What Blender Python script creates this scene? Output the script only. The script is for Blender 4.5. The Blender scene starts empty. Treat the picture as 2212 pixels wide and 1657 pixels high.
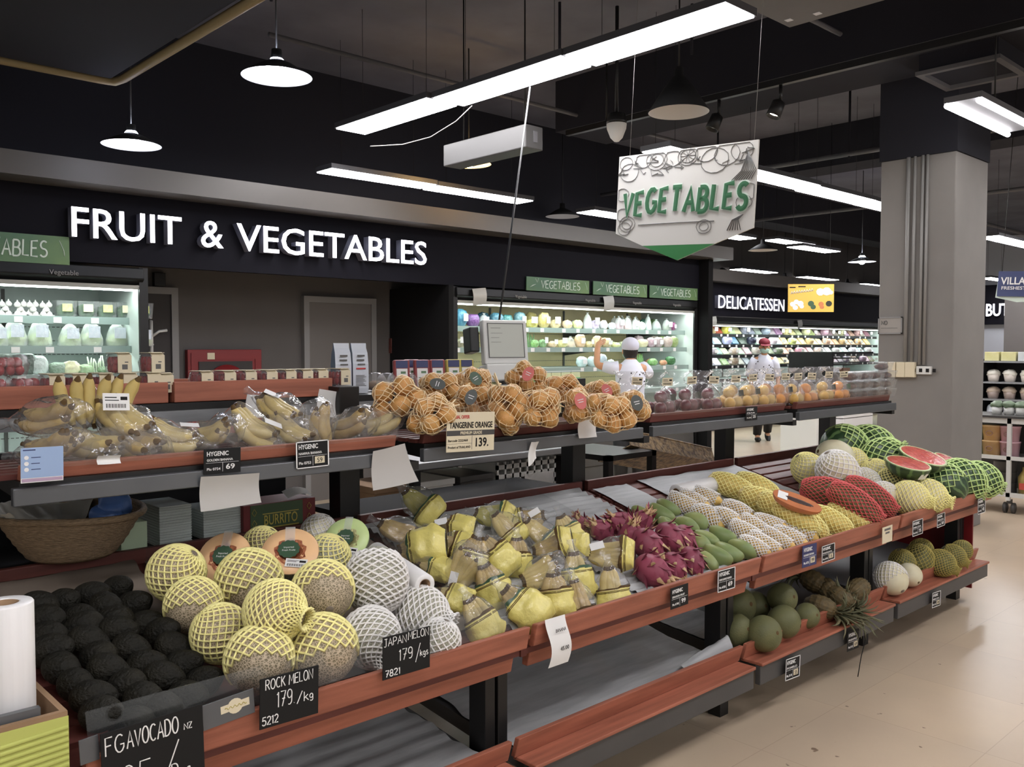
import bpy, bmesh, math, random
from mathutils import Vector, Matrix, Euler, noise

R = math.radians
PI = math.pi
sc = bpy.context.scene

# ---------------------------------------------------------------- camera
W_PX, H_PX, F_PX = 2212.0, 1657.0, 1920.0
YAW, PITCH, EYE = R(46.9), R(-2.33), Vector((0, 0, 1.55))
FWD = Vector((math.cos(PITCH) * math.cos(YAW), math.cos(PITCH) * math.sin(YAW), math.sin(PITCH)))
RGT = Vector((math.sin(YAW), -math.cos(YAW), 0))
UPV = RGT.cross(FWD)
cam_data = bpy.data.cameras.new('camera')
cam = bpy.data.objects.new('camera', cam_data)
sc.collection.objects.link(cam)
cam.location = EYE
cam.rotation_euler = FWD.to_track_quat('-Z', 'Y').to_euler()
cam_data.sensor_fit = 'HORIZONTAL'
cam_data.sensor_width = 36.0
cam_data.lens = 36.0 * F_PX / W_PX
cam_data.clip_start, cam_data.clip_end = 0.05, 100
sc.camera = cam

# ---------------------------------------------------------------- world, exposure
world = bpy.data.worlds.new('world')
sc.world = world
world.use_nodes = True
world.node_tree.nodes['Background'].inputs[0].default_value = (1.0, 0.96, 0.92, 1)
world.node_tree.nodes['Background'].inputs[1].default_value = 0.28
sc.view_settings.view_transform = 'Standard'
sc.view_settings.look = 'None'
sc.view_settings.gamma = 1.0
sc.view_settings.use_curve_mapping = False
sc.view_settings.exposure = 1.1
PANEL_POWER = 17.0      # radiance of the ceiling light panels
FRIDGE_POWER = 9.0     # radiance of the tubes in the open fridges
sc.cycles.transparent_max_bounces = 24
sc.cycles.max_bounces = 8
sc.cycles.sample_clamp_indirect = 6.0

# ---------------------------------------------------------------- pixel -> place in the shop
def ray(u, v):
    return FWD + RGT * ((u - W_PX / 2) / F_PX) + UPV * ((H_PX / 2 - v) / F_PX)
def on_y(u, v, y):
    d = ray(u, v); return EYE + d * (y / d.y)
def on_x(u, v, x):
    d = ray(u, v); return EYE + d * (x / d.x)
def on_z(u, v, z):
    d = ray(u, v); return EYE + d * ((z - EYE.z) / d.z)
def at_t(u, v, t):
    return EYE + ray(u, v) * t
def on_slope(u, v, y0, z0, y1, z1, h=0.0):
    """point h above (square to) the slope that runs from (y0, z0) to (y1, z1)"""
    n = Vector((0, -(z1 - z0), y1 - y0)).normalized()
    d = ray(u, v)
    p0 = Vector((0, y0, z0)) + n * h
    return EYE + d * ((p0 - EYE).dot(n) / d.dot(n))

# ---------------------------------------------------------------- objects
COL = sc.collection
def ob(name, mesh, mat=None, parent=None, loc=(0, 0, 0), rot=(0, 0, 0), scale=(1, 1, 1), mtx=None, bev=0):
    if isinstance(mesh, MB): mesh = mesh.build(name)
    o = bpy.data.objects.new(name, mesh)
    COL.objects.link(o)
    if mat is not None:
        ms = mat if isinstance(mat, (list, tuple)) else [mat]
        if len(mesh.materials) == 0:
            for m in ms: mesh.materials.append(m)
        else:
            for i, m in enumerate(ms):
                if i < len(o.material_slots) and mesh.materials[i] != m:
                    o.material_slots[i].link = 'OBJECT'; o.material_slots[i].material = m
    if parent is not None: o.parent = parent
    if mtx is not None: o.matrix_basis = mtx
    else:
        o.location = loc; o.rotation_euler = rot; o.scale = scale
    if bev:
        b = o.modifiers.new('bevel', 'BEVEL'); b.width = bev; b.segments = 2; b.limit_method = 'ANGLE'; b.angle_limit = R(50)
    return o
def tag(o, label, cat, group=None, kind=None):
    o['label'] = label; o['category'] = cat
    if group: o['group'] = group
    if kind: o['kind'] = kind
    return o
def thing(name, label, cat, loc=(0, 0, 0), rot=(0, 0, 0), group=None, mtx=None, scale=(1, 1, 1)):
    o = bpy.data.objects.new(name, None)
    COL.objects.link(o)
    o.empty_display_size = 0.05
    if mtx is not None: o.matrix_basis = mtx
    else:
        o.location = loc; o.rotation_euler = rot; o.scale = scale
    return tag(o, label, cat, group)
def struct(name, mesh, mat, parent=None, **k):
    o = ob(name, mesh, mat, parent, **k)
    o['kind'] = 'structure'
    return o
ORD = ['first', 'second', 'third', 'fourth', 'fifth', 'sixth', 'seventh', 'eighth', 'ninth', 'tenth', 'eleventh', 'twelfth',
       'thirteenth', 'fourteenth', 'fifteenth', 'sixteenth', 'seventeenth', 'eighteenth', 'nineteenth', 'twentieth']
def nth(i):
    if i < 20: return ORD[i]
    if i < 29: return 'twenty-' + ORD[i - 20]
    if i == 29: return 'thirtieth'
    return 'thirty-' + ORD[i - 30]
def frame(o, right, up):
    """matrix with x = right, y = up, z = towards the viewer of a flat thing"""
    r = Vector(right).normalized(); n = r.cross(Vector(up)).normalized(); u = n.cross(r)
    m = Matrix.Identity(4)
    for i in range(3):
        m[i][0], m[i][1], m[i][2], m[i][3] = r[i], u[i], n[i], o[i]
    return m
def along(o, d, up=(0, 0, 1), roll=0.0):
    """matrix whose z axis lies along d"""
    d = Vector(d).normalized(); u = Vector(up)
    if abs(d.dot(u)) > 0.98: u = Vector((1, 0, 0))
    x = u.cross(d).normalized(); y = d.cross(x)
    m = Matrix.Identity(4)
    for i in range(3):
        m[i][0], m[i][1], m[i][2], m[i][3] = x[i], y[i], d[i], o[i]
    return m @ Matrix.Rotation(roll, 4, 'Z')
def S(x, y=None, z=None):
    return Matrix.Diagonal((x, x if y is None else y, x if z is None else z, 1))

class MB:
    """collects pieces of ONE part and makes one mesh of them"""
    def __init__(s): s.v, s.f, s.mi, s.sm = [], [], [], []
    def add(s, vs, fs, m=0, smooth=False):
        o = len(s.v)
        s.v += [tuple(p) for p in vs]
        for f in fs:
            s.f.append([i + o for i in f]); s.mi.append(m); s.sm.append(smooth)
        return s
    def box(s, x0, x1, y0, y1, z0, z1, m=0, mt=None):
        vs = [Vector((x, y, z)) for x in (x0, x1) for y in (y0, y1) for z in (z0, z1)]
        if mt is not None: vs = [mt @ p for p in vs]
        return s.add(vs, [(0, 1, 3, 2), (4, 6, 7, 5), (0, 4, 5, 1), (2, 3, 7, 6), (0, 2, 6, 4), (1, 5, 7, 3)], m)
    def tube(s, pts, r, seg=8, m=0, closed=False, flat=1.0):
        pts = [Vector(p) for p in pts]; n = len(pts)
        rs = r if isinstance(r, (list, tuple)) else [r] * n
        vs, fs = [], []
        ref = None
        for i, p in enumerate(pts):
            if closed: t = pts[(i + 1) % n] - pts[i - 1]
            else: t = pts[min(i + 1, n - 1)] - pts[max(i - 1, 0)]
            t = t.normalized() if t.length > 1e-9 else Vector((0, 0, 1))
            if ref is None:
                ref = Vector((0, 0, 1)) if abs(t.z) < 0.9 else Vector((1, 0, 0))
            a = (ref - t * ref.dot(t))
            a = a.normalized() if a.length > 1e-6 else t.orthogonal().normalized()
            ref = a; b = t.cross(a)
            for k in range(seg):
                w = 2 * PI * k / seg
                vs.append(p + (a * math.cos(w) + b * math.sin(w) * flat) * rs[i])
        for i in range(n if closed else n - 1):
            j = (i + 1) % n
            for k in range(seg):
                l = (k + 1) % seg
                fs.append((i * seg + k, i * seg + l, j * seg + l, j * seg + k))
        if not closed:
            fs.append(tuple(reversed(range(seg)))); fs.append(tuple((n - 1) * seg + k for k in range(seg)))
        return s.add(vs, fs, m, True)
    def lathe(s, prof, seg=24, m=0, mt=None, smooth=True, fn=None):
        """prof: (radius, z) from one end to the other"""
        vs, fs = [], []
        for (r, z) in prof:
            for k in range(seg):
                w = 2 * PI * k / seg
                p = Vector((r * math.cos(w), r * math.sin(w), z))
                if fn: p = fn(p, w)
                vs.append(mt @ p if mt is not None else p)
        for i in range(len(prof) - 1):
            for k in range(seg):
                l = (k + 1) % seg
                fs.append((i * seg + k, i * seg + l, (i + 1) * seg + l, (i + 1) * seg + k))
        return s.add(vs, fs, m, smooth)
    def ell(s, c=(0, 0, 0), rx=1, ry=1, rz=1, seg=20, rings=12, m=0, fn=None, mt=None):
        prof = [(max(math.sin(PI * i / rings), 1e-4), -math.cos(PI * i / rings)) for i in range(rings + 1)]
        def g(p, w):
            p = Vector((p.x * rx, p.y * ry, p.z * rz))
            if fn: p = fn(p)
            p = p + Vector(c)
            return mt @ p if mt is not None else p
        return s.lathe(prof, seg, m, None, True, g)
    def sheet(s, fn, nu, nv, m=0, smooth=True):
        vs = [fn(i / nu, j / nv) for j in range(nv + 1) for i in range(nu + 1)]
        fs = [(j * (nu + 1) + i, j * (nu + 1) + i + 1, (j + 1) * (nu + 1) + i + 1, (j + 1) * (nu + 1) + i) for j in range(nv) for i in range(nu)]
        return s.add(vs, fs, m, smooth)
    def poly(s, pts, z0, z1, m=0, mt=None):
        """a flat outline (x, y) given a thickness from z0 to z1"""
        n = len(pts)
        vs = [Vector((x, y, z0)) for x, y in pts] + [Vector((x, y, z1)) for x, y in pts]
        if mt is not None: vs = [mt @ p for p in vs]
        return s.add(vs, [tuple(reversed(range(n))), tuple(range(n, 2 * n))] + [(i, (i + 1) % n, n + (i + 1) % n, n + i) for i in range(n)], m)
    def build(s, name):
        me = bpy.data.meshes.new(name)
        me.from_pydata(s.v, [], s.f)
        me.polygons.foreach_set('material_index', s.mi)
        me.polygons.foreach_set('use_smooth', s.sm)
        me.update()
        return me
def pbox(name, mat, parent, x0, x1, y0, y1, z0, z1, bev=0.0, **k):
    return ob(name, MB().box(x0, x1, y0, y1, z0, z1), mat, parent, bev=bev, **k)
def nz(p, f=1.0, seed=0.0):
    return noise.noise(Vector(p) * f + Vector((seed, seed * 1.7, seed * 0.3)))
# ---------------------------------------------------------------- materials (all node-made)
def lin(c):
    return tuple(((x / 255.0) / 12.92 if x / 255.0 <= 0.04045 else ((x / 255.0 + 0.055) / 1.055) ** 2.4) for x in c)
def mat(name, rgb, rough=0.5, metal=0.0, spec=0.5, alpha=1.0, var=0.0, vscale=8.0, rgb2=None, bump=0.0, bscale=40.0, stretch=(1, 1, 1), emit=0.0, trans=0.0, coat=0.0, world_space=False):
    m = bpy.data.materials.new(name); m.use_nodes = True
    nt = m.node_tree; b = nt.nodes['Principled BSDF']
    c = lin(rgb)
    b.inputs['Base Color'].default_value = (*c, 1)
    b.inputs['Roughness'].default_value = rough
    b.inputs['Metallic'].default_value = metal
    b.inputs['Specular IOR Level'].default_value = spec
    b.inputs['Alpha'].default_value = alpha
    b.inputs['Transmission Weight'].default_value = trans
    b.inputs['Coat Weight'].default_value = coat
    if emit:
        b.inputs['Emission Color'].default_value = (*c, 1); b.inputs['Emission Strength'].default_value = emit
    if var or rgb2 or bump:
        tc = nt.nodes.new('ShaderNodeTexCoord'); mp = nt.nodes.new('ShaderNodeMapping')
        mp.inputs['Scale'].default_value = stretch
        if world_space:
            ge = nt.nodes.new('ShaderNodeNewGeometry'); nt.links.new(ge.outputs['Position'], mp.inputs['Vector'])
        else:
            nt.links.new(tc.outputs['Object'], mp.inputs['Vector'])
    if var or rgb2:
        n = nt.nodes.new('ShaderNodeTexNoise'); n.inputs['Scale'].default_value = vscale; n.inputs['Detail'].default_value = 5
        nt.links.new(mp.outputs['Vector'], n.inputs['Vector'])
        r = nt.nodes.new('ShaderNodeValToRGB')
        r.color_ramp.elements[0].position, r.color_ramp.elements[1].position = 0.32, 0.68
        c2 = lin(rgb2) if rgb2 else tuple(min(1, x * (1 + var)) for x in c)
        c1 = c if rgb2 else tuple(x * (1 - var) for x in c)
        r.color_ramp.elements[0].color = (*c1, 1); r.color_ramp.elements[1].color = (*c2, 1)
        nt.links.new(n.outputs['Fac'], r.inputs['Fac']); nt.links.new(r.outputs['Color'], b.inputs['Base Color'])
    if bump:
        n2 = nt.nodes.new('ShaderNodeTexNoise'); n2.inputs['Scale'].default_value = bscale; n2.inputs['Detail'].default_value = 4
        nt.links.new(mp.outputs['Vector'], n2.inputs['Vector'])
        bu = nt.nodes.new('ShaderNodeBump'); bu.inputs['Strength'].default_value = bump; bu.inputs['Distance'].default_value = 0.01
        nt.links.new(n2.outputs['Fac'], bu.inputs['Height']); nt.links.new(bu.outputs['Normal'], b.inputs['Normal'])
    return m
def glow(name, rgb, strength):
    m = bpy.data.materials.new(name); m.use_nodes = True
    nt = m.node_tree; nt.nodes.remove(nt.nodes['Principled BSDF'])
    e = nt.nodes.new('ShaderNodeEmission')
    e.inputs[0].default_value = (*lin(rgb), 1); e.inputs[1].default_value = strength
    nt.links.new(e.outputs[0], nt.nodes['Material Output'].inputs['Surface'])
    return m
M = {}
M['wood'] = mat('terracotta_wood', (154, 93, 73), 0.5, spec=0.35, var=0.22, vscale=3.0, stretch=(1, 14, 14), bump=0.08, bscale=30)
M['wood_dark'] = mat('dark_red_wood', (98, 54, 48), 0.5, spec=0.3, var=0.2, vscale=3.0, stretch=(1, 12, 12))
M['black'] = mat('black_steel', (26, 25, 25), 0.4, spec=0.4, var=0.12)
M['black_matt'] = mat('black_paint', (22, 22, 23), 0.8, spec=0.2)
M['charcoal'] = mat('charcoal_laminate', (72, 70, 69), 0.45, spec=0.4, var=0.08, vscale=4)
M['steel'] = mat('brushed_steel', (150, 152, 155), 0.35, metal=0.7, var=0.1, vscale=5, stretch=(1, 10, 10))
M['fascia_grey'] = mat('grey_shelf_fascia', (96, 98, 101), 0.3, metal=0.4, spec=0.5, var=0.12, vscale=3)
M['red_panel'] = mat('dark_red_perforated_panel', (112, 26, 30), 0.4, spec=0.4)
M['white_paper'] = mat('white_paper', (222, 220, 217), 0.7, spec=0.2)
M['shaded_paper'] = mat('shaded_white_paper', (182, 178, 173), 0.7, spec=0.2)  # shade under the high shelf is put into this paper's grey
M['liner'] = mat('pale_foam_liner', (172, 172, 172), 0.55, spec=0.3, var=0.1, vscale=6, bump=0.15, bscale=10, stretch=(1, 8, 8))
M['brown_paper'] = mat('grey_brown_packing_paper', (124, 112, 101), 0.75, spec=0.2, var=0.12, vscale=5, bump=0.2, bscale=8)
def clear(name, haze, rgb=(235, 235, 235), rough=.1, bump=0.0, bscale=30, gain=1.0):
    m = bpy.data.materials.new(name); m.use_nodes = True
    nt = m.node_tree; nt.nodes.remove(nt.nodes['Principled BSDF'])
    tr = nt.nodes.new('ShaderNodeBsdfTransparent'); gl = nt.nodes.new('ShaderNodeBsdfGlossy'); df = nt.nodes.new('ShaderNodeBsdfDiffuse')
    fr = nt.nodes.new('ShaderNodeLayerWeight'); a = nt.nodes.new('ShaderNodeMixShader'); b = nt.nodes.new('ShaderNodeMixShader')
    tr.inputs[0].default_value = (.97, .97, .97, 1); gl.inputs['Roughness'].default_value = rough; df.inputs[0].default_value = (*lin(rgb), 1); fr.inputs[0].default_value = .5
    if bump:
        tc = nt.nodes.new('ShaderNodeTexCoord'); n = nt.nodes.new('ShaderNodeTexNoise'); bu = nt.nodes.new('ShaderNodeBump')
        n.inputs['Scale'].default_value = bscale; n.inputs['Detail'].default_value = 3; bu.inputs['Strength'].default_value = bump; bu.inputs['Distance'].default_value = .02
        nt.links.new(tc.outputs['Object'], n.inputs['Vector']); nt.links.new(n.outputs['Fac'], bu.inputs['Height'])
        for q in (gl, fr, df): nt.links.new(bu.outputs['Normal'], q.inputs['Normal'])
    po = nt.nodes.new('ShaderNodeMath'); po.operation = 'POWER'; po.inputs[1].default_value = 5
    mu = nt.nodes.new('ShaderNodeMath'); mu.operation = 'MULTIPLY_ADD'; mu.use_clamp = True; mu.inputs[1].default_value = .8 * gain; mu.inputs[2].default_value = .045 * gain
    nt.links.new(fr.outputs['Facing'], po.inputs[0]); nt.links.new(po.outputs[0], mu.inputs[0])
    nt.links.new(mu.outputs[0], a.inputs[0]); nt.links.new(tr.outputs[0], a.inputs[1]); nt.links.new(gl.outputs[0], a.inputs[2])
    b.inputs[0].default_value = haze; nt.links.new(a.outputs[0], b.inputs[1]); nt.links.new(df.outputs[0], b.inputs[2])
    nt.links.new(b.outputs[0], nt.nodes['Material Output'].inputs['Surface'])
    return m
M['film'] = clear('clear_plastic_film', .07, rough=.12, bump=.8, bscale=24, gain=1.5)
M['film_soft'] = clear('cloudy_plastic_film', .30, (238, 240, 238), .2, .5, 8)
M['acrylic'] = clear('clear_acrylic', .018, (190, 196, 194), .1, gain=.7)
M['clam'] = clear('clear_clamshell', .10, (225, 228, 228), .1, .3, 60, 1.3)
M['yellow_film'] = mat('yellow_printed_film', (216, 202, 116), 0.3, spec=0.6, var=0.10, vscale=12, bump=0.9, bscale=24)
M['chalkboard'] = mat('black_chalkboard', (17, 17, 18), 0.55, spec=0.3)
M['chalk'] = mat('white_chalk', (226, 224, 220), 0.9, spec=0.1, var=0.08, vscale=60)
M['ink'] = mat('black_ink', (30, 28, 28), 0.7, spec=0.2)
M['label'] = mat('white_label', (226, 224, 222), 0.5, spec=0.3)
M['cream_label'] = mat('cream_label', (212, 200, 172), 0.6, spec=0.3)
M['red_ink'] = mat('red_ink', (190, 70, 66), 0.6, spec=0.2)
M['white_plastic'] = mat('white_plastic', (214, 213, 209), 0.4, spec=0.4)
M['net_yellow'] = mat('yellow_foam_net', (240, 230, 158), 0.7, spec=0.15)
M['net_shaded'] = mat('shaded_yellow_foam_net', (168, 154, 88), 0.7, spec=0.15)  # yellow net with the bottom tray's shade put into its colour
M['net_white'] = mat('white_foam_net', (228, 224, 220), 0.7, spec=0.15)
M['net_green'] = mat('pale_green_foam_net', (200, 222, 150), 0.7, spec=0.15)
M['net_red'] = mat('red_foam_net', (204, 98, 96), 0.7, spec=0.15)
M['net_string'] = mat('cream_string_net', (236, 212, 172), 0.7, spec=0.2)
M['banana'] = mat('ripe_banana_skin', (208, 188, 122), 0.45, spec=0.35, rgb2=(184, 156, 94), vscale=7)
M['banana_brown'] = mat('spotted_banana_skin', (200, 174, 110), 0.45, spec=0.35, rgb2=(140, 108, 64), vscale=9)
M['banana_green'] = mat('green_tinged_banana_skin', (196, 184, 102), 0.45, spec=0.35, rgb2=(138, 140, 70), vscale=6)
M['stem'] = mat('brown_stem', (86, 66, 40), 0.8, spec=0.2, var=0.2, vscale=30)
M['avocado'] = mat('dark_avocado_skin', (25, 24, 20), 0.6, spec=0.2, rgb2=(36, 33, 25), vscale=14, bump=0.9, bscale=110)
M['mango_green'] = mat('green_mango_skin', (112, 132, 84), 0.4, spec=0.35, rgb2=(144, 150, 92), vscale=7)
M['mango_yellow'] = mat('yellow_mango_skin', (230, 196, 116), 0.4, spec=0.4, rgb2=(222, 180, 100), vscale=8)
M['papaya'] = mat('papaya_skin', (222, 196, 112), 0.4, spec=0.4, rgb2=(204, 178, 100), vscale=9)
M['papaya_flesh'] = mat('orange_papaya_flesh', (184, 112, 72), 0.3, spec=0.5, var=0.12, vscale=20)
M['seed'] = mat('dark_seed_hollow', (52, 26, 20), 0.5, var=0.3, vscale=80)
M['dragon'] = mat('pink_dragon_fruit_skin', (152, 70, 90), 0.5, spec=0.35, rgb2=(122, 56, 72), vscale=9)
M['dragon_tip'] = mat('pale_dragon_scale', (206, 170, 128), 0.5, rgb2=(156, 132, 84), vscale=20)
M['pomelo'] = mat('dull_green_pomelo_skin', (92, 94, 64), 0.5, spec=0.25, rgb2=(110, 108, 72), vscale=9, bump=0.2, bscale=150)
M['honeydew'] = mat('pale_honeydew_rind', (214, 208, 182), 0.4, spec=0.35, rgb2=(200, 190, 156), vscale=10)
M['pineapple'] = mat('brown_pineapple_skin', (104, 86, 54), 0.6, spec=0.3, rgb2=(74, 66, 46), vscale=40, bump=0.4, bscale=60)
M['pine_leaf'] = mat('grey_green_pineapple_leaf', (84, 88, 66), 0.55, spec=0.25, rgb2=(124, 116, 88), vscale=12)
M['tangerine'] = mat('tangerine_peel', (208, 150, 88), 0.4, spec=0.4, rgb2=(188, 144, 84), vscale=14, bump=0.3, bscale=220)
M['orange'] = mat('orange_peel', (222, 146, 82), 0.4, spec=0.4, rgb2=(222, 150, 66), vscale=14, bump=0.3, bscale=220)
M['pear'] = mat('pale_yellow_pear_skin', (222, 190, 112), 0.4, spec=0.4, rgb2=(206, 160, 84), vscale=14)
M['plum'] = mat('dark_red_plum_skin', (122, 36, 46), 0.3, spec=0.5, rgb2=(82, 28, 46), vscale=14)
M['strawberry'] = mat('strawberry_red', (170, 36, 38), 0.35, spec=0.5, rgb2=(128, 24, 30), vscale=60)
M['cantaloupe_flesh'] = mat('orange_melon_flesh', (236, 190, 142), 0.35, spec=0.5, var=0.05, vscale=14)
M['honey_flesh'] = mat('green_melon_flesh', (196, 214, 148), 0.35, spec=0.5, var=0.06, vscale=14)
M['melon_seed'] = mat('melon_seed_hollow', (190, 116, 76), 0.5, rgb2=(128, 60, 42), vscale=60, bump=0.8, bscale=120)
M['honey_seed'] = mat('green_melon_seed_hollow', (212, 206, 150), 0.5, rgb2=(178, 176, 120), vscale=60, bump=0.8, bscale=120)
M['tag_green'] = mat('dark_green_tag', (58, 84, 62), 0.4)
M['tag_dark'] = mat('dark_tag', (44, 48, 40), 0.4)
M['tag_red'] = mat('red_tag', (196, 84, 74), 0.4)
M['watermelon_flesh'] = mat('red_watermelon_flesh', (184, 62, 54), 0.18, spec=0.8, rgb2=(210, 96, 80), vscale=30, bump=0.5, bscale=60)
M['rind'] = mat('pale_rind', (206, 216, 162), 0.4)
M['wicker'] = mat('brown_wicker', (148, 126, 100), 0.7, spec=0.25, var=0.3, vscale=60, stretch=(1, 1, 6), bump=0.8, bscale=70)
M['rattan'] = mat('woven_rattan', (150, 124, 86), 0.6, rgb2=(70, 52, 36), vscale=34, bump=0.9, bscale=60)
M['blue_bag'] = mat('blue_plastic_bag', (92, 128, 196), 0.35, spec=0.5, alpha=0.9, var=0.2, vscale=12, bump=0.5, bscale=20)
M['tissue'] = mat('white_tissue_lining', (198, 196, 186), 0.7, var=0.07, vscale=10, bump=0.3, bscale=14)
M['carton'] = mat('brown_carton', (146, 118, 92), 0.8, spec=0.15, var=0.1, vscale=6)
M['lime'] = mat('lime_green_corrugated_board', (180, 184, 100), 0.6, spec=0.25)
M['burrito_red'] = mat('dark_red_carton', (110, 34, 34), 0.55)
M['burrito_green'] = mat('dark_green_print', (64, 84, 54), 0.55)
M['gold'] = mat('gold_print', (176, 160, 74), 0.5)
M['clear_stack'] = mat('stacked_clear_lids', (206, 214, 210), 0.15, spec=0.7, var=0.15, vscale=9, stretch=(1, 1, 40))
M['mint'] = mat('mint_card', (196, 216, 184), 0.6)
M['navy'] = mat('glow_tinted_header_board', (20, 19, 26), 0.7, spec=0.12)  # dark board with the letters' blue glow put into its colour
M['header_black'] = mat('black_header_board', (20, 19, 20), 0.7, spec=0.12)
M['letter_white'] = glow('lit_white_letter_face', (250, 248, 255), 3.2)
M['letter_side'] = mat('grey_letter_side', (120, 122, 140), 0.5)
M['sign_green'] = mat('green_sign_board', (64, 102, 84), 0.5, rgb2=(108, 136, 84), vscale=1.6)
M['sign_pale'] = mat('pale_sign_lettering', (206, 218, 206), 0.6)
M['hand_green'] = mat('green_sign_lettering', (44, 100, 62), 0.5)
M['tip_green'] = mat('green_sign_tip', (60, 122, 72), 0.3, spec=0.5)
M['sign_white'] = mat('glossy_white_sign', (206, 203, 197), 0.28, spec=0.5)
M['drawing'] = mat('dark_line_drawing', (92, 90, 88), 0.6)
M['case_white'] = mat('white_fridge_interior', (206, 214, 210), 0.4, spec=0.3, var=0.04)
M['case_warm'] = mat('warm_lit_fridge_back', (214, 196, 150), 0.45, var=0.08, vscale=3)  # warm reflected light is put into this back's colour
M['price_rail'] = mat('pale_green_price_rail', (142, 160, 154), 0.35, spec=0.5)
M['price_dark'] = mat('dark_price_rail', (38, 38, 40), 0.4)
M['tile'] = None
M['skin'] = mat('skin', (196, 146, 112), 0.5, spec=0.3)
M['hair'] = mat('black_hair', (28, 24, 22), 0.5)
M['cap_red'] = mat('dark_red_cap', (128, 34, 50), 0.7)
M['cap_white'] = mat('pale_lilac_cap', (206, 206, 220), 0.7)
M['shirt'] = mat('white_cotton_shirt', (218, 220, 232), 0.75)
M['mask'] = mat('pale_green_face_mask', (166, 200, 186), 0.7)
M['trouser'] = mat('black_trousers', (26, 26, 30), 0.7)
M['shoe'] = mat('black_shoes', (24, 23, 22), 0.5)

def floor_mat():
    m = bpy.data.materials.new('polished_floor_tiles'); m.use_nodes = True
    nt = m.node_tree; b = nt.nodes['Principled BSDF']
    ge = nt.nodes.new('ShaderNodeNewGeometry')
    br = nt.nodes.new('ShaderNodeTexBrick'); br.offset = 0.0; br.squash = 1.0
    br.inputs['Scale'].default_value = 1.0
    br.inputs['Brick Width'].default_value = 0.6; br.inputs['Row Height'].default_value = 0.6
    br.inputs['Mortar Size'].default_value = 0.0025; br.inputs['Mortar Smooth'].default_value = 0.3
    br.inputs['Color1'].default_value = (*lin((198, 177, 151)), 1); br.inputs['Color2'].default_value = (*lin((193, 173, 149)), 1)
    br.inputs['Mortar'].default_value = (*lin((182, 160, 136)), 1)
    nt.links.new(ge.outputs['Position'], br.inputs['Vector'])
    n = nt.nodes.new('ShaderNodeTexNoise'); n.inputs['Scale'].default_value = 1.3; n.inputs['Detail'].default_value = 6
    nt.links.new(ge.outputs['Position'], n.inputs['Vector'])
    r = nt.nodes.new('ShaderNodeValToRGB')
    r.color_ramp.elements[0].position, r.color_ramp.elements[0].color = 0.3, (0.82, 0.82, 0.84, 1)
    r.color_ramp.elements[1].position, r.color_ramp.elements[1].color = 0.7, (1, 1, 1, 1)
    mx = nt.nodes.new('ShaderNodeMix'); mx.data_type = 'RGBA'; mx.blend_type = 'MULTIPLY'; mx.inputs[0].default_value = 1.0
    nt.links.new(n.outputs['Fac'], r.inputs['Fac'])
    nt.links.new(br.outputs['Color'], mx.inputs[6]); nt.links.new(r.outputs['Color'], mx.inputs[7])
    # small dark specks and scuffs
    n3 = nt.nodes.new('ShaderNodeTexNoise'); n3.inputs['Scale'].default_value = 16; n3.inputs['Detail'].default_value = 2
    nt.links.new(ge.outputs['Position'], n3.inputs['Vector'])
    r3 = nt.nodes.new('ShaderNodeValToRGB')
    r3.color_ramp.elements[0].position, r3.color_ramp.elements[0].color = 0.735, (1, 1, 1, 1)
    r3.color_ramp.elements[1].position, r3.color_ramp.elements[1].color = 0.76, (0.35, 0.3, 0.27, 1)
    nt.links.new(n3.outputs['Fac'], r3.inputs['Fac'])
    m2 = nt.nodes.new('ShaderNodeMix'); m2.data_type = 'RGBA'; m2.blend_type = 'MULTIPLY'; m2.inputs[0].default_value = 1.0
    nt.links.new(mx.outputs[2], m2.inputs[6]); nt.links.new(r3.outputs['Color'], m2.inputs[7])
    nt.links.new(m2.outputs[2], b.inputs['Base Color'])
    b.inputs['Roughness'].default_value = 0.3; b.inputs['Specular IOR Level'].default_value = 0.35
    return m
M['tile'] = floor_mat()

def voronoi_skin(name, dark, pale, scale, rough=0.55, width=0.08):
    """netted melon rind: pale corky lines on a darker ground"""
    m = bpy.data.materials.new(name); m.use_nodes = True
    nt = m.node_tree; b = nt.nodes['Principled BSDF']
    tc = nt.nodes.new('ShaderNodeTexCoord')
    v = nt.nodes.new('ShaderNodeTexVoronoi'); v.feature = 'DISTANCE_TO_EDGE'; v.inputs['Scale'].default_value = scale
    nt.links.new(tc.outputs['Object'], v.inputs['Vector'])
    r = nt.nodes.new('ShaderNodeValToRGB')
    r.color_ramp.elements[0].position, r.color_ramp.elements[0].color = width * 0.6, (*lin(pale), 1)
    r.color_ramp.elements[1].position, r.color_ramp.elements[1].color = width * 1.8, (*lin(dark), 1)
    nt.links.new(v.outputs['Distance'], r.inputs['Fac']); nt.links.new(r.outputs['Color'], b.inputs['Base Color'])
    bu = nt.nodes.new('ShaderNodeBump'); bu.inputs['Strength'].default_value = 0.5; bu.inputs['Distance'].default_value = 0.004; bu.invert = True
    nt.links.new(v.outputs['Distance'], bu.inputs['Height']); nt.links.new(bu.outputs['Normal'], b.inputs['Normal'])
    b.inputs['Roughness'].default_value = rough
    return m
M['rock_melon'] = voronoi_skin('netted_rock_melon_rind', (122, 110, 86), (186, 168, 142), 150)
M['half_rind'] = voronoi_skin('grey_green_netted_rind', (88, 98, 74), (140, 140, 116), 150)
M['japan_melon'] = voronoi_skin('netted_green_melon_rind', (122, 122, 104), (178, 172, 154), 170)

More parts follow.
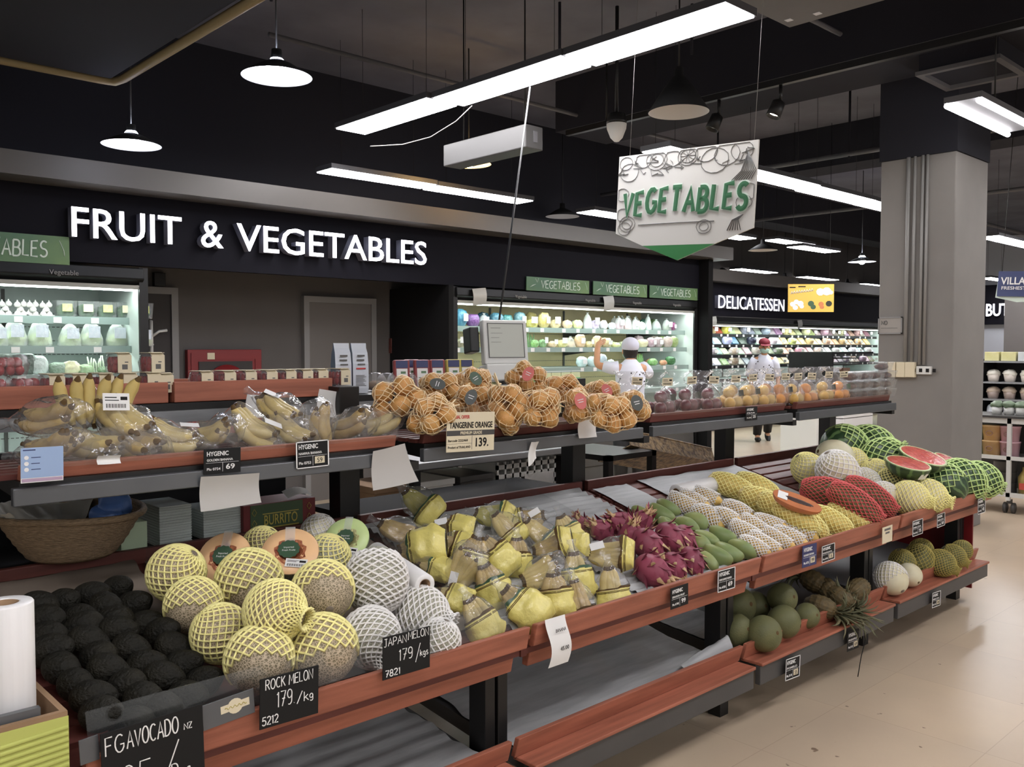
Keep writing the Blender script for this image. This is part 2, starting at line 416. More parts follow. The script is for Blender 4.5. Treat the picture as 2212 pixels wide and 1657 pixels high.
def stripe_skin():
    m = bpy.data.materials.new('striped_watermelon_rind'); m.use_nodes = True
    nt = m.node_tree; b = nt.nodes['Principled BSDF']
    tc = nt.nodes.new('ShaderNodeTexCoord')
    sp = nt.nodes.new('ShaderNodeSeparateXYZ'); nt.links.new(tc.outputs['Object'], sp.inputs[0])
    at = nt.nodes.new('ShaderNodeMath'); at.operation = 'ARCTAN2'
    nt.links.new(sp.outputs['X'], at.inputs[0]); nt.links.new(sp.outputs['Y'], at.inputs[1])
    n = nt.nodes.new('ShaderNodeTexNoise'); n.inputs['Scale'].default_value = 30; n.inputs['Detail'].default_value = 4
    nt.links.new(tc.outputs['Object'], n.inputs['Vector'])
    a1 = nt.nodes.new('ShaderNodeMath'); a1.operation = 'MULTIPLY_ADD'; a1.inputs[1].default_value = 0.5
    nt.links.new(n.outputs['Fac'], a1.inputs[0]); nt.links.new(at.outputs[0], a1.inputs[2])
    m1 = nt.nodes.new('ShaderNodeMath'); m1.operation = 'MULTIPLY'; m1.inputs[1].default_value = 11
    nt.links.new(a1.outputs[0], m1.inputs[0])
    s = nt.nodes.new('ShaderNodeMath'); s.operation = 'SINE'; nt.links.new(m1.outputs[0], s.inputs[0])
    r = nt.nodes.new('ShaderNodeValToRGB')
    r.color_ramp.elements[0].position, r.color_ramp.elements[0].color = 0.3, (*lin((44, 66, 40)), 1)
    r.color_ramp.elements[1].position, r.color_ramp.elements[1].color = 0.75, (*lin((96, 122, 76)), 1)
    nt.links.new(s.outputs[0], r.inputs['Fac']); nt.links.new(r.outputs['Color'], b.inputs['Base Color'])
    b.inputs['Roughness'].default_value = 0.35
    return m
M['watermelon'] = stripe_skin()

def screen_mat():
    return mat('grey_screen', (146, 146, 138), 0.25, emit=0.22)
M['screen'] = screen_mat()
# ---------------------------------------------------------------- the shell of the shop
M['wall_grey'] = mat('dull_grey_wall_paint', (94, 90, 88), 0.7, spec=0.2, var=0.05, vscale=2)
M['pillar_grey'] = mat('mid_grey_pillar_paint', (126, 122, 118), 0.7, spec=0.2, var=0.05, vscale=3)
M['ceiling_dark'] = mat('black_ceiling_paint', (106, 106, 114), 0.9, spec=0.1, var=0.15, vscale=1.5)
M['ceiling_black'] = mat('black_upper_wall', (42, 42, 48), 0.85, spec=0.15)
M['soffit'] = mat('satin_grey_soffit', (88, 84, 81), 0.35, spec=0.4, metal=0.2)
M['door_grey'] = mat('grey_door_paint', (106, 101, 97), 0.6)
M['door_dark'] = mat('dark_doorway', (52, 48, 47), 0.7)
M['frame_pale'] = mat('pale_grey_door_frame', (132, 130, 129), 0.6)
M['conduit'] = mat('grey_conduit', (134, 131, 128), 0.5)
M['duct'] = mat('dark_grey_duct', (86, 84, 86), 0.6, var=0.08, vscale=3)
M['pipe_ochre'] = mat('ochre_pipe', (134, 118, 84), 0.6)
M['white_wall'] = mat('white_wall_paint', (198, 200, 208), 0.6)
def sbox(name, mt, x0, x1, y0, y1, z0, z1, bev=0):
    return struct(name, MB().box(x0, x1, y0, y1, z0, z1), mt, bev=bev)

sbox('floor', M['tile'], -6, 26, -8, 12, -0.1, 0)
sbox('ceiling', M['ceiling_dark'], -6, 26, -8, 12, 4.3, 4.4)
sbox('wall_back', M['wall_grey'], -3, 9.81, 7.9, 8.0, 0, 2.9)
sbox('wall_back_upper', M['ceiling_black'], -3, 9.95, 7.9, 8.0, 2.9, 4.3)
sbox('wall_header', M['navy'], -3, 9.83, 6.9, 6.96, 2.17, 2.70)
sbox('ceiling_alcove', M['header_black'], -3, 9.83, 6.96, 7.9, 2.3, 2.36)
sbox('wall_header_end', M['header_black'], 9.83, 9.93, 6.75, 10.45, 0, 2.70)
sbox('trim_1', M['soffit'], -3, 10.17, 6.6, 7.9, 2.70, 2.86)
sbox('wall_deli', M['wall_grey'], 9.93, 24, 10.45, 10.55, 0, 4.3)
sbox('wall_deli_header', M['navy'], 9.93, 24, 9.4, 9.46, 2.13, 2.74)
sbox('trim_2', M['soffit'], 9.93, 24, 9.15, 9.9, 2.74, 2.95)
sbox('wall_far', M['white_wall'], 24, 24.1, -8, 10.55, 0, 4.3)
sbox('wall_far_header', M['navy'], 23.86, 24, -8, 10.4, 2.12, 3.1)

# doors in the back wall
def door(n, x0, x1, ztop, leaf, frm, fw):
    d = struct('door_%d' % n, MB().box(x0, x1, 7.86, 7.9, 0, ztop), leaf)
    f = MB()
    f.box(x0 - fw, x0, 7.84, 7.9, 0, ztop + fw).box(x1, x1 + fw, 7.84, 7.9, 0, ztop + fw).box(x0, x1, 7.84, 7.9, ztop, ztop + fw)
    ob('door_frame', f, frm, d)
    return d
d1 = door(1, 2.45, 3.20, 2.02, M['door_dark'], M['frame_pale'], 0.06)
hm = MB().tube([(3.0, 7.83, 1.42), (3.0, 7.80, 1.42), (3.0, 7.80, 1.78), (3.0, 7.83, 1.78)], 0.016)
hm.tube([(3.0, 7.8, 1.64), (3.06, 7.78, 1.69), (3.13, 7.78, 1.70)], 0.012)
ob('door_handle', hm, M['white_plastic'], d1)
p = on_y(650, 646, 7.9); q = on_y(806, 650, 7.9)
d2 = door(2, p.x + 0.06, q.x - 0.06, 2.0, M['door_grey'], M['frame_pale'], 0.06)
# fire hose cabinet
p = on_y(405, 757, 7.84); q = on_y(565, 757, 7.84)
fh = thing('fire_hose_cabinet', 'dark red fire hose cabinet on the grey back wall', 'cabinet', (p.x, 7.9, 0))
w = q.x - p.x
M['fire_red'] = mat('dark_red_enamel', (126, 34, 36), 0.4)
fb = MB().box(0, w, -0.06, 0, 0.75, 1.53)
ob('body', fb, M['fire_red'], fh, bev=0.006)
ob('glass_pane', MB().box(0.1, w - 0.1, -0.07, -0.06, 0.82, 1.42), M['door_dark'], fh)
ob('door_frame', MB().box(0.03, w - 0.03, -0.068, -0.06, 1.44, 1.5).box(0.03, 0.07, -0.068, -0.06, 0.78, 1.44).box(w - 0.07, w - 0.03, -0.068, -0.06, 0.78, 1.44), M['fire_red'], fh)
rl = MB(); rl.lathe([(0.001, 0), (0.2, 0), (0.2, 0.02), (0.001, 0.02)], 32, mt=Matrix.Translation((w / 2, -0.07, 1.19)) @ Matrix.Rotation(R(90), 4, 'X'))
ob('hose_reel', rl, M['fire_red'], fh)
ob('notice', MB().box(0.18, 0.25, -0.072, -0.068, 1.44, 1.5), M['cream_label'], fh)
# small dark control boxes
p = on_y(343, 604, 7.88)
cb = ob('control_box', MB().box(-0.05, 0.05, -0.05, 0, -0.06, 0.06), M['black'], None, (p.x, 7.9, p.z), bev=0.005)
tag(cb, 'small black control box high on the wall above the dark door', 'control box')
p = on_y(850, 747, 7.88)
cb = ob('alarm_box', MB().box(-0.05, 0.05, -0.05, 0, -0.08, 0.08), M['wood_dark'], None, (p.x, 7.9, p.z), bev=0.005)
tag(cb, 'small dark red box on the wall beside the black fridge side', 'alarm box')

# pillar: X 7.58-8.28, Y 2.84-3.46
sbox('pillar_1', M['pillar_grey'], 7.58, 8.28, 2.84, 3.46, 0, 3.14, bev=0.01)
sbox('pillar_1_upper', M['ceiling_black'], 7.57, 8.29, 2.83, 3.47, 3.14, 4.3)
for k, (u, u2, r_) in enumerate([(1979, 1979, 0.012), (1996, 1996, 0.012), (2006, 2006, 0.012), (1965, 1960, 0.016)]):
    a = on_x(u, 330, 7.58); b = on_x(u2, 788, 7.58)
    c = ob('conduit', MB().tube([(7.565, a.y, 3.14), (7.565, a.y, b.z)], r_, 10), M['conduit'])
    tag(c, ['thin grey conduit on the pillar, middle one of the close three', 'thin grey conduit on the pillar, second of the close three', 'thin grey conduit on the pillar nearest the corner', 'thicker grey conduit on the pillar above the switch boxes'][k] if k else 'thin grey conduit on the pillar, first of the close three', 'conduit')
def on_pillar(name, u0, u1, v0, v1, mt, label, cat, th=0.03):
    a = on_x(u0, v0, 7.58); b = on_x(u1, v1, 7.58)
    o = ob(name, MB().box(-th, 0, -abs(a.y - b.y) / 2, abs(a.y - b.y) / 2, -abs(a.z - b.z) / 2, abs(a.z - b.z) / 2), mt, None, (7.58, (a.y + b.y) / 2, (a.z + b.z) / 2), bev=0.004)
    return tag(o, label, cat)
for k, (u0, u1) in enumerate([(1923, 1939), (1941, 1959), (1960, 1980)]):
    o = on_pillar('switch_box', u0, u1, 782, 815, M['cream_label'], 'cream switch box on the pillar, ' + ['first', 'middle', 'last'][k] + ' of three in a row', 'switch box', 0.05)
o = on_pillar('socket_strip', 1982, 2014, 791, 809, M['white_plastic'], 'white socket strip at the foot of the pillar conduits', 'socket')
for k in range(4):
    ob('socket_hole', MB().box(-0.034, -0.03, -0.1 + k * 0.055, -0.075 + k * 0.055, -0.015, 0.015), M['ink'], o)
nt_ = thing('framed_notice', 'small framed handwritten notice taped to the grey pillar', 'notice', mtx=frame(on_x(1897, 722, 7.57), (0, -1, 0), (0, 0, 1)))
a = on_x(1897, 722, 7.57); b = on_x(1950, 684, 7.57)
nw, nh = a.y - b.y, b.z - a.z
ob('sheet', MB().box(0, nw, 0, nh, 0, 0.004), mat('grey_notice_sheet', (150, 144, 138), 0.6), nt_)
ob('frame', MB().box(0, nw, 0, 0.012, 0.003, 0.008).box(0, nw, nh - 0.012, nh, 0.003, 0.008).box(0, 0.012, 0, nh, 0.003, 0.008).box(nw - 0.012, nw, 0, nh, 0.003, 0.008), M['frame_pale'], nt_)

# far grey pillar in front of the butchery
a = on_x(2169, 700, 16); b = on_x(2230, 700, 16)
sbox('pillar_2', M['wall_grey'], 16, 16.8, b.y, a.y, 0, 2.55)

# ---------------------------------------------------------------- ceiling services
sbox('ceiling_beam_1', M['ceiling_black'], 6.7, 7.5, -6, 6.5, 3.78, 4.3)
sbox('ceiling_beam_2', M['ceiling_black'], 10.5, 11.0, -6, 9, 3.8, 4.3)
sbox('ceiling_beam_3', M['ceiling_black'], -3, 22, 8.2, 8.7, 3.7, 4.3)
du = ob('air_duct', MB().box(4.25, 5.06, -1.5, 2.9, 3.52, 3.95), M['duct'], bev=0.01); tag(du, 'wide grey box duct under the ceiling beside the near light strip', 'duct')
for k in range(2):
    p = on_z([1704, 1766][k], [43, 29][k], 3.52)
    ob('plaster_chip', MB().box(-0.02, 0.02, -0.02, 0.02, -0.003, 0.002), M['white_wall'], du, (p.x, p.y, 3.52))
du = ob('air_duct', MB().box(-2.5, 2.25, 1.5, 6.5, 3.42, 3.85), M['ceiling_black'], bev=0.01); tag(du, 'black box duct above the leafy vegetable fridge', 'duct')
pp = ob('pipe', MB().tube([(2.31, 2.0, 3.42), (2.31, 6.42, 3.42), (2.29, 6.54, 3.42), (2.2, 6.56, 3.42), (-2.5, 6.56, 3.42)], 0.03, 10), M['pipe_ochre']); tag(pp, 'ochre pipe bending round the corner of the black duct', 'pipe')
# sprinkler and cable runs
for k, (a, b, z, r_) in enumerate([((8.9, -3), (8.9, 7.8), 3.55, 0.025), ((9.1, -3), (9.1, 7.8), 3.6, 0.02), ((2.6, 3.4), (9.5, 3.4), 4.0, 0.02), ((3.3, 6.2), (9.5, 6.2), 3.9, 0.02), ((11.5, -3), (11.5, 9), 3.4, 0.025), ((12, 5.2), (22, 5.2), 3.5, 0.03)]):
    o = ob('ceiling_pipe', MB().tube([(*a, z), (*b, z)], r_, 8), M['duct'])
    tag(o, ['dark pipe run above the vegetables sign', 'thinner dark pipe beside the run above the vegetables sign', 'dark conduit crossing under the ceiling over the produce stand', 'dark conduit under the ceiling near the long soffit', 'dark pipe run beyond the pillar', 'dark pipe under the ceiling along the deli aisle'][k], 'pipe')
for k, (x, y) in enumerate([(3.4, 4.2), (5.2, 5.0), (3.0, 5.6), (6.0, 4.3), (8.9, 4.4), (8.9, 6.0)]):
    o = ob('hanger_rod', MB().tube([(x, y, 3.5 if k > 3 else 3.9), (x, y, 4.32)], 0.012, 6), M['ceiling_black'])
    tag(o, 'thin black hanger rod from the dark ceiling, ' + nth(k) + ' of six counted along the aisle', 'rod')
# track rail with spotlights
tr = thing('track_rail', 'black lighting track hanging along the ceiling beam', 'track', (6.35, 0, 3.6))
ob('rail', MB().box(-0.025, 0.025, -2, 6.0, 0, 0.05), M['black'], tr)
for y in (1.5, 5.5): ob('rail_hanger', MB().tube([(0, y, 0.05), (0, y, 0.72)], 0.01, 6), M['black'], tr)
a = on_x(1686, 236, 6.35); b = on_x(1553, 250, 6.35)
M['spot_glow'] = glow('lit_spot_face', (255, 244, 225), 9)
for k, (p, lit) in enumerate([(a, 1), (b, 0)]):
    s = thing('spotlight', ['lit black track spotlight beside the vegetables sign', 'unlit black track spotlight above the vegetables sign'][k], 'spotlight', (6.35, p.y, 3.6))
    ob('arm', MB().tube([(0, 0, 0), (0, 0, -0.12)], 0.014, 8).tube([(0, 0, -0.12), (-0.03, 0.05, -0.2)], 0.02, 8), M['black'], s)
    mt = along((-0.02, 0.02, -0.17), (-0.35, 0.25, -1))
    ob('head', MB().lathe([(0.02, -0.06), (0.05, -0.04), (0.058, 0.08), (0.05, 0.08), (0.045, 0.02), (0.001, 0.02)], 20, mt=mt), M['black'], s)
    ob('bulb_face', MB().lathe([(0.001, 0.05), (0.048, 0.05), (0.001, 0.066)], 20, mt=mt), M['spot_glow'] if lit else M['steel'], s)
# ceiling air vent by the pillar
av = thing('ceiling_vent', 'square air vent frame beside the top of the pillar', 'vent', (7.25, 2.62, 3.62))
ob('frame', MB().box(-0.3, 0.3, -0.3, -0.25, 0, 0.03).box(-0.3, 0.3, 0.25, 0.3, 0, 0.03).box(-0.3, -0.25, -0.25, 0.25, 0, 0.03).box(0.25, 0.3, -0.25, 0.25, 0, 0.03), M['duct'], av)
ob('box', MB().box(-0.28, 0.28, -0.28, 0.28, 0.03, 0.16), M['ceiling_black'], av)
# camera dome and white housing
p = on_x(1332, 252, 5.6)
dc = thing('security_camera', 'white dome security camera on a black stem beside the vegetables sign', 'camera', p)
ob('stem', MB().tube([(0, 0, 0), (0, 0, 4.3 - p.z)], 0.015, 8), M['black'], dc)
ob('mount', MB().lathe([(0.001, 0.02), (0.07, 0.02), (0.085, -0.04), (0.08, -0.06), (0.001, -0.06)], 20), M['black'], dc)
ob('dome', MB().lathe([(0.082, -0.06), (0.078, -0.1), (0.05, -0.17), (0.02, -0.2), (0.001, -0.205)], 20), M['white_plastic'], dc)
p = on_z(1173, 326, 3.0)
wh = thing('ceiling_unit', 'long white housing hanging beside the warm pendant lamp', 'ceiling unit', (p.x, p.y, 3.0))
ob('body', MB().box(-0.18, 0.0, 0, 0.95, 0, 0.17), mat('grey_white_housing', (62, 60, 59), 0.5), wh, bev=0.008)
ob('end_plate', MB().box(-0.10, -0.06, -0.004, 0, 0.05, 0.13), M['duct'], wh)
for y in (0.1, 0.8): ob('hanger', MB().tube([(-0.09, y, 0.17), (-0.09, y, 1.3)], 0.006, 6), M['black'], wh)
# ---------------------------------------------------------------- lamps
M['panel_glow'] = glow('lit_panel_diffuser', (248, 247, 250), PANEL_POWER)
M['housing'] = mat('panel_housing', (70, 70, 74), 0.5)
def panel(p1, p2, axis, z, w, label, length=None, from_end=False):
    a, b = on_z(*p1, z), on_z(*p2, z)
    if axis == 'y':
        x = (a.x + b.x) / 2; y0, y1 = sorted((a.y, b.y))
        if length: y0, y1 = (y1 - length, y1) if from_end else (y0, y0 + length)
        x0, x1 = sorted((x, x + w))
    else:
        y = (a.y + b.y) / 2; x0, x1 = sorted((a.x, b.x))
        if length: x0, x1 = (x1 - length, x1) if from_end else (x0, x0 + length)
        y0, y1 = sorted((y, y + w))
    return panel_at(x0, x1, y0, y1, z, label)
def panel_at(x0, x1, y0, y1, z, label):
    t = thing('ceiling_light_panel', label, 'ceiling light', ((x0 + x1) / 2, (y0 + y1) / 2, z))
    hx, hy = (x1 - x0) / 2, (y1 - y0) / 2
    ob('housing', MB().box(-hx - .012, hx + .012, -hy - .012, hy + .012, 0.002, 0.045), M['housing'], t)
    ob('diffuser', MB().box(-hx, hx, -hy, hy, -0.006, 0.002), M['panel_glow'], t)
    w = MB()
    for sx in (-0.7, 0.7):
        lx = (hx * sx, 0) if hx > hy else (0, hy * sx)
        w.tube([(*lx, 0.045), (*lx, 4.3 - z)], 0.002, 5)
    ob('hanger_wire', w, M['black'], t)
    return t
N = 'bright ceiling panel '
panel((720, 276), (928, 214), 'y', 3.35, 0.28, N + 'at the low end of the strip over the bananas')
panel((936, 212), (1212, 122), 'y', 3.35, 0.28, N + 'in the middle of the strip over the bananas')
panel((1226, 121), (1562, 5), 'y', 3.35, 0.28, N + 'at the high end of the strip next to the grey duct')
panel((683, 373), (910, 406), 'x', 3.12, -0.25, N + 'above the soffit over the word FRUIT, first of the pair')
panel((922, 407), (1108, 441), 'x', 3.12, -0.25, N + 'above the soffit behind the hanging wire, second of the pair')
panel((1600, 380), (1714, 409), 'x', 3.17, -0.28, N + 'half hidden by the vegetables sign, start of the strip to the pillar', 1.25, True)
panel((1718, 411), (1839, 440), 'x', 3.17, -0.28, N + 'in the middle of the strip between sign and pillar')
panel((1842, 441), (1897, 454), 'x', 3.17, -0.28, N + 'half hidden by the pillar, end of the strip from the sign', 1.25)
panel((1389, 329), (1446, 316), 'y', 3.15, 0.24, 'short bright ceiling panel just above the vegetables sign')
panel((1249, 459), (1330, 473), 'x', 3.15, -0.28, N + 'low over the soffit, cut by the pointed sign edge', 1.25)
panel((1571, 515), (1600, 518), 'x', 3.15, -0.28, N + 'peeping out under the tip side of the vegetables sign', 1.25, True)
panel((1700, 534), (1781, 546), 'x', 3.15, -0.28, N + 'over the deli aisle, above the yellow poster')
panel((1582, 582), (1650, 591), 'x', 3.15, -0.28, N + 'above the word DELICATESSEN')
panel((1718, 599), (1790, 606), 'x', 3.15, -0.28, N + 'touching the top of the yellow poster')
panel((1846, 614), (1887, 618), 'x', 3.15, -0.28, N + 'small and far, beside the pillar over the deli', 1.25)
panel((2118, 512), (2212, 537), 'x', 3.15, -0.28, N + 'in the far aisle just beyond the pillar', 2.5)
panel((2112, 601), (2150, 606), 'x', 3.15, -0.28, N + 'far off beside the blue promotion sign', 1.25)
# the same rows go on over the customer's aisle and beyond the pillar
k = 0
for x, y0, where in ((3.98, 0.05, 'over the front aisle'), (3.98, 1.32, 'over the front aisle near the duct')):
    pass
for i, (x0, y0) in enumerate([(0.6, 0.3), (3.2, -0.2), (5.8, -0.2), (8.4, -0.6), (8.4, 1.6), (11.6, 1.2), (14.5, 3.5), (-1.0, 0.6), (13.0, 7.6), (1.8, -2.6), (-2.5, -4.4), (.5, -4.4), (3.5, -4.4), (6.5, -4.4), (-2.5, -6.8), (.5, -6.8), (3.5, -6.8), (6.5, -6.8)]):  # rearmost rows are added to brighten things under the high shelf
    panel_at(x0, x0 + 1.2, y0, y0 + 0.28, 3.3, 'ceiling panel assumed over the customer aisle, ' + nth(i) + ' beyond the view')

# fluorescent fitting at the upper right
a = on_z(2045, 233, 3.15); b = on_z(2205, 290, 3.15)
t = thing('fluorescent_fitting', 'twin tube fluorescent fitting beside the pillar top', 'ceiling light', ((a.x + b.x) / 2, a.y, 3.15))
hx = abs(b.x - a.x) / 2
ob('reflector', MB().box(-hx, hx, -0.22, 0.02, 0.03, 0.07), M['duct'], t)
for y in (0.0, -0.2):
    ob('tube', MB().tube([(-hx, y, 0.012), (hx, y, 0.012)], 0.018, 10), M['panel_glow'], t)
ob('hanger', MB().tube([(0, -0.1, 0.07), (0, -0.1, 1.15)], 0.006, 6), M['black'], t)

# pendant lamps
M['bulb_cold'] = glow('lit_cold_bulb', (225, 232, 255), 60)
M['bulb_warm'] = glow('lit_warm_bulb', (255, 205, 130), 60)
M['shade_in'] = mat('white_shade_lining', (210, 208, 206), 0.4, spec=0.4)
def pendant(u, v, wpx, d, label, bulb=None, deep=0.16):
    tt = d * F_PX / wpx
    p = at_t(u, v, tt)
    t = thing('pendant_lamp', label, 'pendant lamp', p)
    r = d / 2
    out = [(0.03, deep + 0.06), (0.035, deep), (r * 0.45, deep * 0.72), (r, 0), (r * 0.985, 0.0)]
    ob('shade', MB().lathe(out, 40), M['black_matt'], t)
    ob('shade_lining', MB().lathe([(r * 0.985, 0.001), (r * 0.44, deep * 0.68), (0.03, deep * 0.95), (0.001, deep * 0.95)], 40), M['shade_in'], t)
    if bulb: ob('bulb', MB().ell((0, 0, deep * 0.45), 0.06, 0.06, 0.075, 16, 10), bulb, t)
    ob('flex', MB().tube([(0, 0, deep + 0.05), (0, 0, 4.3 - p.z)], 0.006, 6), M['black'], t)
    return t
pendant(598, 166, 152, 0.42, 'lit cold white pendant lamp, the bigger one over the fruit letters', M['bulb_cold'], 0.10)
pendant(284, 314, 124, 0.42, 'lit cold white pendant lamp over the letters of FRUIT, the smaller one', M['bulb_cold'], 0.09)
pendant(1013, 355, 98, 0.42, 'lit warm yellow pendant lamp beside the white housing', M['bulb_warm'], 0.09)
pendant(1466, 243, 132, 0.44, 'unlit deep black pendant lamp above the vegetables sign', None, 0.26)
pendant(1215, 468, 74, 0.42, 'unlit pendant lamp low over the grey soffit', None, 0.10)
pendant(1648, 541, 62, 0.42, 'unlit pendant lamp beyond the vegetables sign', None, 0.10)
pendant(1556, 588, 44, 0.42, 'unlit pendant lamp at the end of the soffit', None, 0.10)
pendant(1695, 606, 42, 0.42, 'unlit pendant lamp just above the yellow poster', None, 0.10)
pendant(1830, 618, 40, 0.42, 'unlit pendant lamp over the deli fridge end', None, 0.10)
pendant(1862, 566, 58, 0.42, 'lit small pendant lamp beside the pillar', M['bulb_cold'], 0.08)
# ---------------------------------------------------------------- the produce stand, four bays of 1.30 m
X0 = [0.57, 1.87, 3.17, 4.47, 5.77]
DECK = (1.95, 0.625, 2.87, 0.872)        # main slope: front y, z, rear y, z
LOWD = (2.0, 0.255, 2.92, 0.35)          # bottom slope
def on_deck(u, v, h=0.0): return on_slope(u, v, *DECK, h)
def on_low(u, v, h=0.0): return on_slope(u, v, *LOWD, h)
def deck_z(y): return DECK[1] + (y - DECK[0]) * (DECK[3] - DECK[1]) / (DECK[2] - DECK[0])
DECK_N = Vector((0, -(DECK[3] - DECK[1]), DECK[2] - DECK[0])).normalized()
bay_label = ['first produce stand bay with avocados and rock melons', 'second produce stand bay with bagged bananas and dragon fruit',
             'third produce stand bay with netted mangoes and papayas', 'last produce stand bay with watermelons, at the end of the stand']
def quad_board(mb, x0, x1, prof):
    """a board along x with the (y, z) outline prof"""
    n = len(prof)
    vs = [(x0, y, z) for y, z in prof] + [(x1, y, z) for y, z in prof]
    mb.add(vs, [tuple(range(n)), tuple(reversed(range(n, 2 * n)))] + [(i, n + i, n + (i + 1) % n, (i + 1) % n) for i in range(n)])
for k in range(4):
    a, b = X0[k], X0[k + 1]
    t = thing('produce_stand', bay_label[k], 'produce stand', (a, 0, 0))
    L = b - a
    g = 0.014
    m = MB(); quad_board(m, g, L - g, [(1.915, 0.635), (1.94, 0.632), (1.925, 0.703), (1.90, 0.706)]); ob('front_lip', m, M['wood'], t, bev=0.004)
    m = MB(); quad_board(m, g + 0.02, L - g - 0.02, [(1.965, 0.555), (1.99, 0.555), (1.985, 0.645), (1.945, 0.645)]); ob('front_fascia', m, M['wood'], t, bev=0.003)
    m = MB()
    n = 12
    for i in range(n):
        y0 = 1.95 + 0.92 * i / n; y1 = y0 + 0.058
        quad_board(m, g, L - g, [(y0, deck_z(y0) - 0.022), (y1, deck_z(y1) - 0.022), (y1, deck_z(y1) - 0.004), (y0, deck_z(y0) - 0.004)])
    ob('deck_slats', m, M['wood_dark'], t)
    m = MB()
    for x in (.06, L / 2, L - .09):
        quad_board(m, x, x + 0.03, [(1.97, 0.56), (2.87, 0.80), (2.87, deck_z(2.87) - 0.023), (1.97, deck_z(1.97) - 0.023)])
    ob('deck_bearer', m, M['black'], t)
    ob('rear_rail', MB().box(.02, L - .02, 2.87, 2.895, 0.845, 0.905), M['wood_dark'], t, bev=0.003)
    # posts
    for x in ((0.0, L) if k == 0 else (L,)):
        if k == 3 and x == L: x = L - 0.06
        if k == 0 and x == 0.0: x = -0.05
        ob('front_post', MB().box(x - 0.048, x - 0.006, 2.07, 2.15, 0.06, 0.60).box(x + 0.006, x + 0.048, 2.07, 2.15, 0.06, 0.60), M['black'], t, bev=0.003)
        ob('foot', MB().box(x - 0.03, x + 0.03, 2.08, 2.14, 0.0, 0.06), M['black'], t)
        ob('rear_post', MB().box(x - 0.045, x + 0.045, 2.91, 2.99, 0.0, 1.40 if k < 2 else 1.16), M['black'], t, bev=0.003)
        ob('bracket', MB().box(x - 0.02, x + 0.02, 2.5, 2.93, 1.12, 1.15), M['black'], t)
    # bottom tray
    m = MB(); quad_board(m, g + 0.01, L - g - 0.01, [(1.925, 0.165), (1.95, 0.165), (1.95, 0.245), (1.925, 0.245)]); ob('tray_front', m, M['charcoal'], t, bev=0.003)
    m = MB(); quad_board(m, g + 0.01, L - g - 0.01, [(1.915, 0.245), (2.02, 0.245), (2.02, 0.258), (1.915, 0.258)]); ob('tray_ledge', m, M['wood'], t, bev=0.003)
    m = MB(); quad_board(m, g, L - g, [(2.0, 0.258), (2.02, 0.258), (2.0, 0.325), (1.98, 0.325)]); ob('tray_lip', m, M['wood'], t, bev=0.003)
    m = MB(); quad_board(m, .055, L - .055, [(2.0, 0.2), (2.92, 0.3), (2.92, 0.345), (2.0, 0.25)]); ob('tray_floor', m, M['charcoal'], t)
    # upper shelf
    us = MB(); quad_board(us, 0.035, L - 0.035, [(2.49, 1.145), (2.515, 1.145), (2.515, 1.192), (2.49, 1.192)]); ob('shelf_fascia', us, M['fascia_grey'], t, bev=0.003)
    us = MB(); quad_board(us, 0.055, L - 0.055, [(2.515, 1.155), (2.95, 1.18), (2.95, 1.2), (2.515, 1.205)]); ob('shelf_floor', us, M['black'], t)
    us = MB(); quad_board(us, 0.06, L - 0.06, [(2.53, 1.205), (2.555, 1.205), (2.545, 1.245), (2.52, 1.245)]); ob('shelf_lip', us, M['wood_dark'] if k else M['wood'], t, bev=0.003)
    us = MB()
    for i in range(6):
        y0 = 2.56 + i * 0.062
        us.box(0.05 if k else -0.03, L - 0.05, y0, y0 + 0.042, 1.206, 1.22)
    ob('shelf_slats', us, M['wood_dark'], t)
    if k < 2:
        ob('top_shelf', MB().box(0.03, L - 0.03, 2.99, 3.34, 1.335, 1.36), M['black'], t)
        ob('top_shelf_fascia', MB().box(0.05, L - 0.05, 2.975, 2.99, 1.295, 1.335), M['steel'], t)
        ob('back_shelf', MB().box(0.055, L - 0.055, 2.90, 3.30, 0.862, 0.884), M['black_matt'], t)
        ob('back_brace', MB().box(0.055, L - 0.055, 2.955, 2.985, 1.205, 1.235), M['black'], t)
    if k == 0: ob('back_panel', MB().box(0.055, L - 0.055, 3.31, 3.325, 0.1, 1.19), M['black_matt'], t)
    if k == 3:
        ob('back_panel', MB().box(0.03, L - 0.03, 2.93, 2.945, 0.1, 0.80), M['red_panel'], t)
        m = MB().box(L - 0.012, L + 0.0, 2.02, 2.95, 0.07, 0.62)
        ob('end_panel', m, M['red_panel'], t)
        m = MB()
        for i in range(4):
            for j in range(4): m.box(0.155 + i * 0.035, 0.175 + i * 0.035, 2.926, 2.93, 0.50 + j * 0.035, 0.52 + j * 0.035)
        for j in range(9): m.box(0.93, 0.945, 2.926, 2.93, 0.42 + j * 0.03, 0.435 + j * 0.03)
        ob('lit_perforation', m, M['white_paper'], t)  # white squares stand for light passing through the panel's holes
    if k:   # bin dividers at the bay joint
        ob('joint_bracket', MB().box(-0.012, 0.012, 1.945, 1.985, 0.60, 0.66), M['wood_dark'], t)
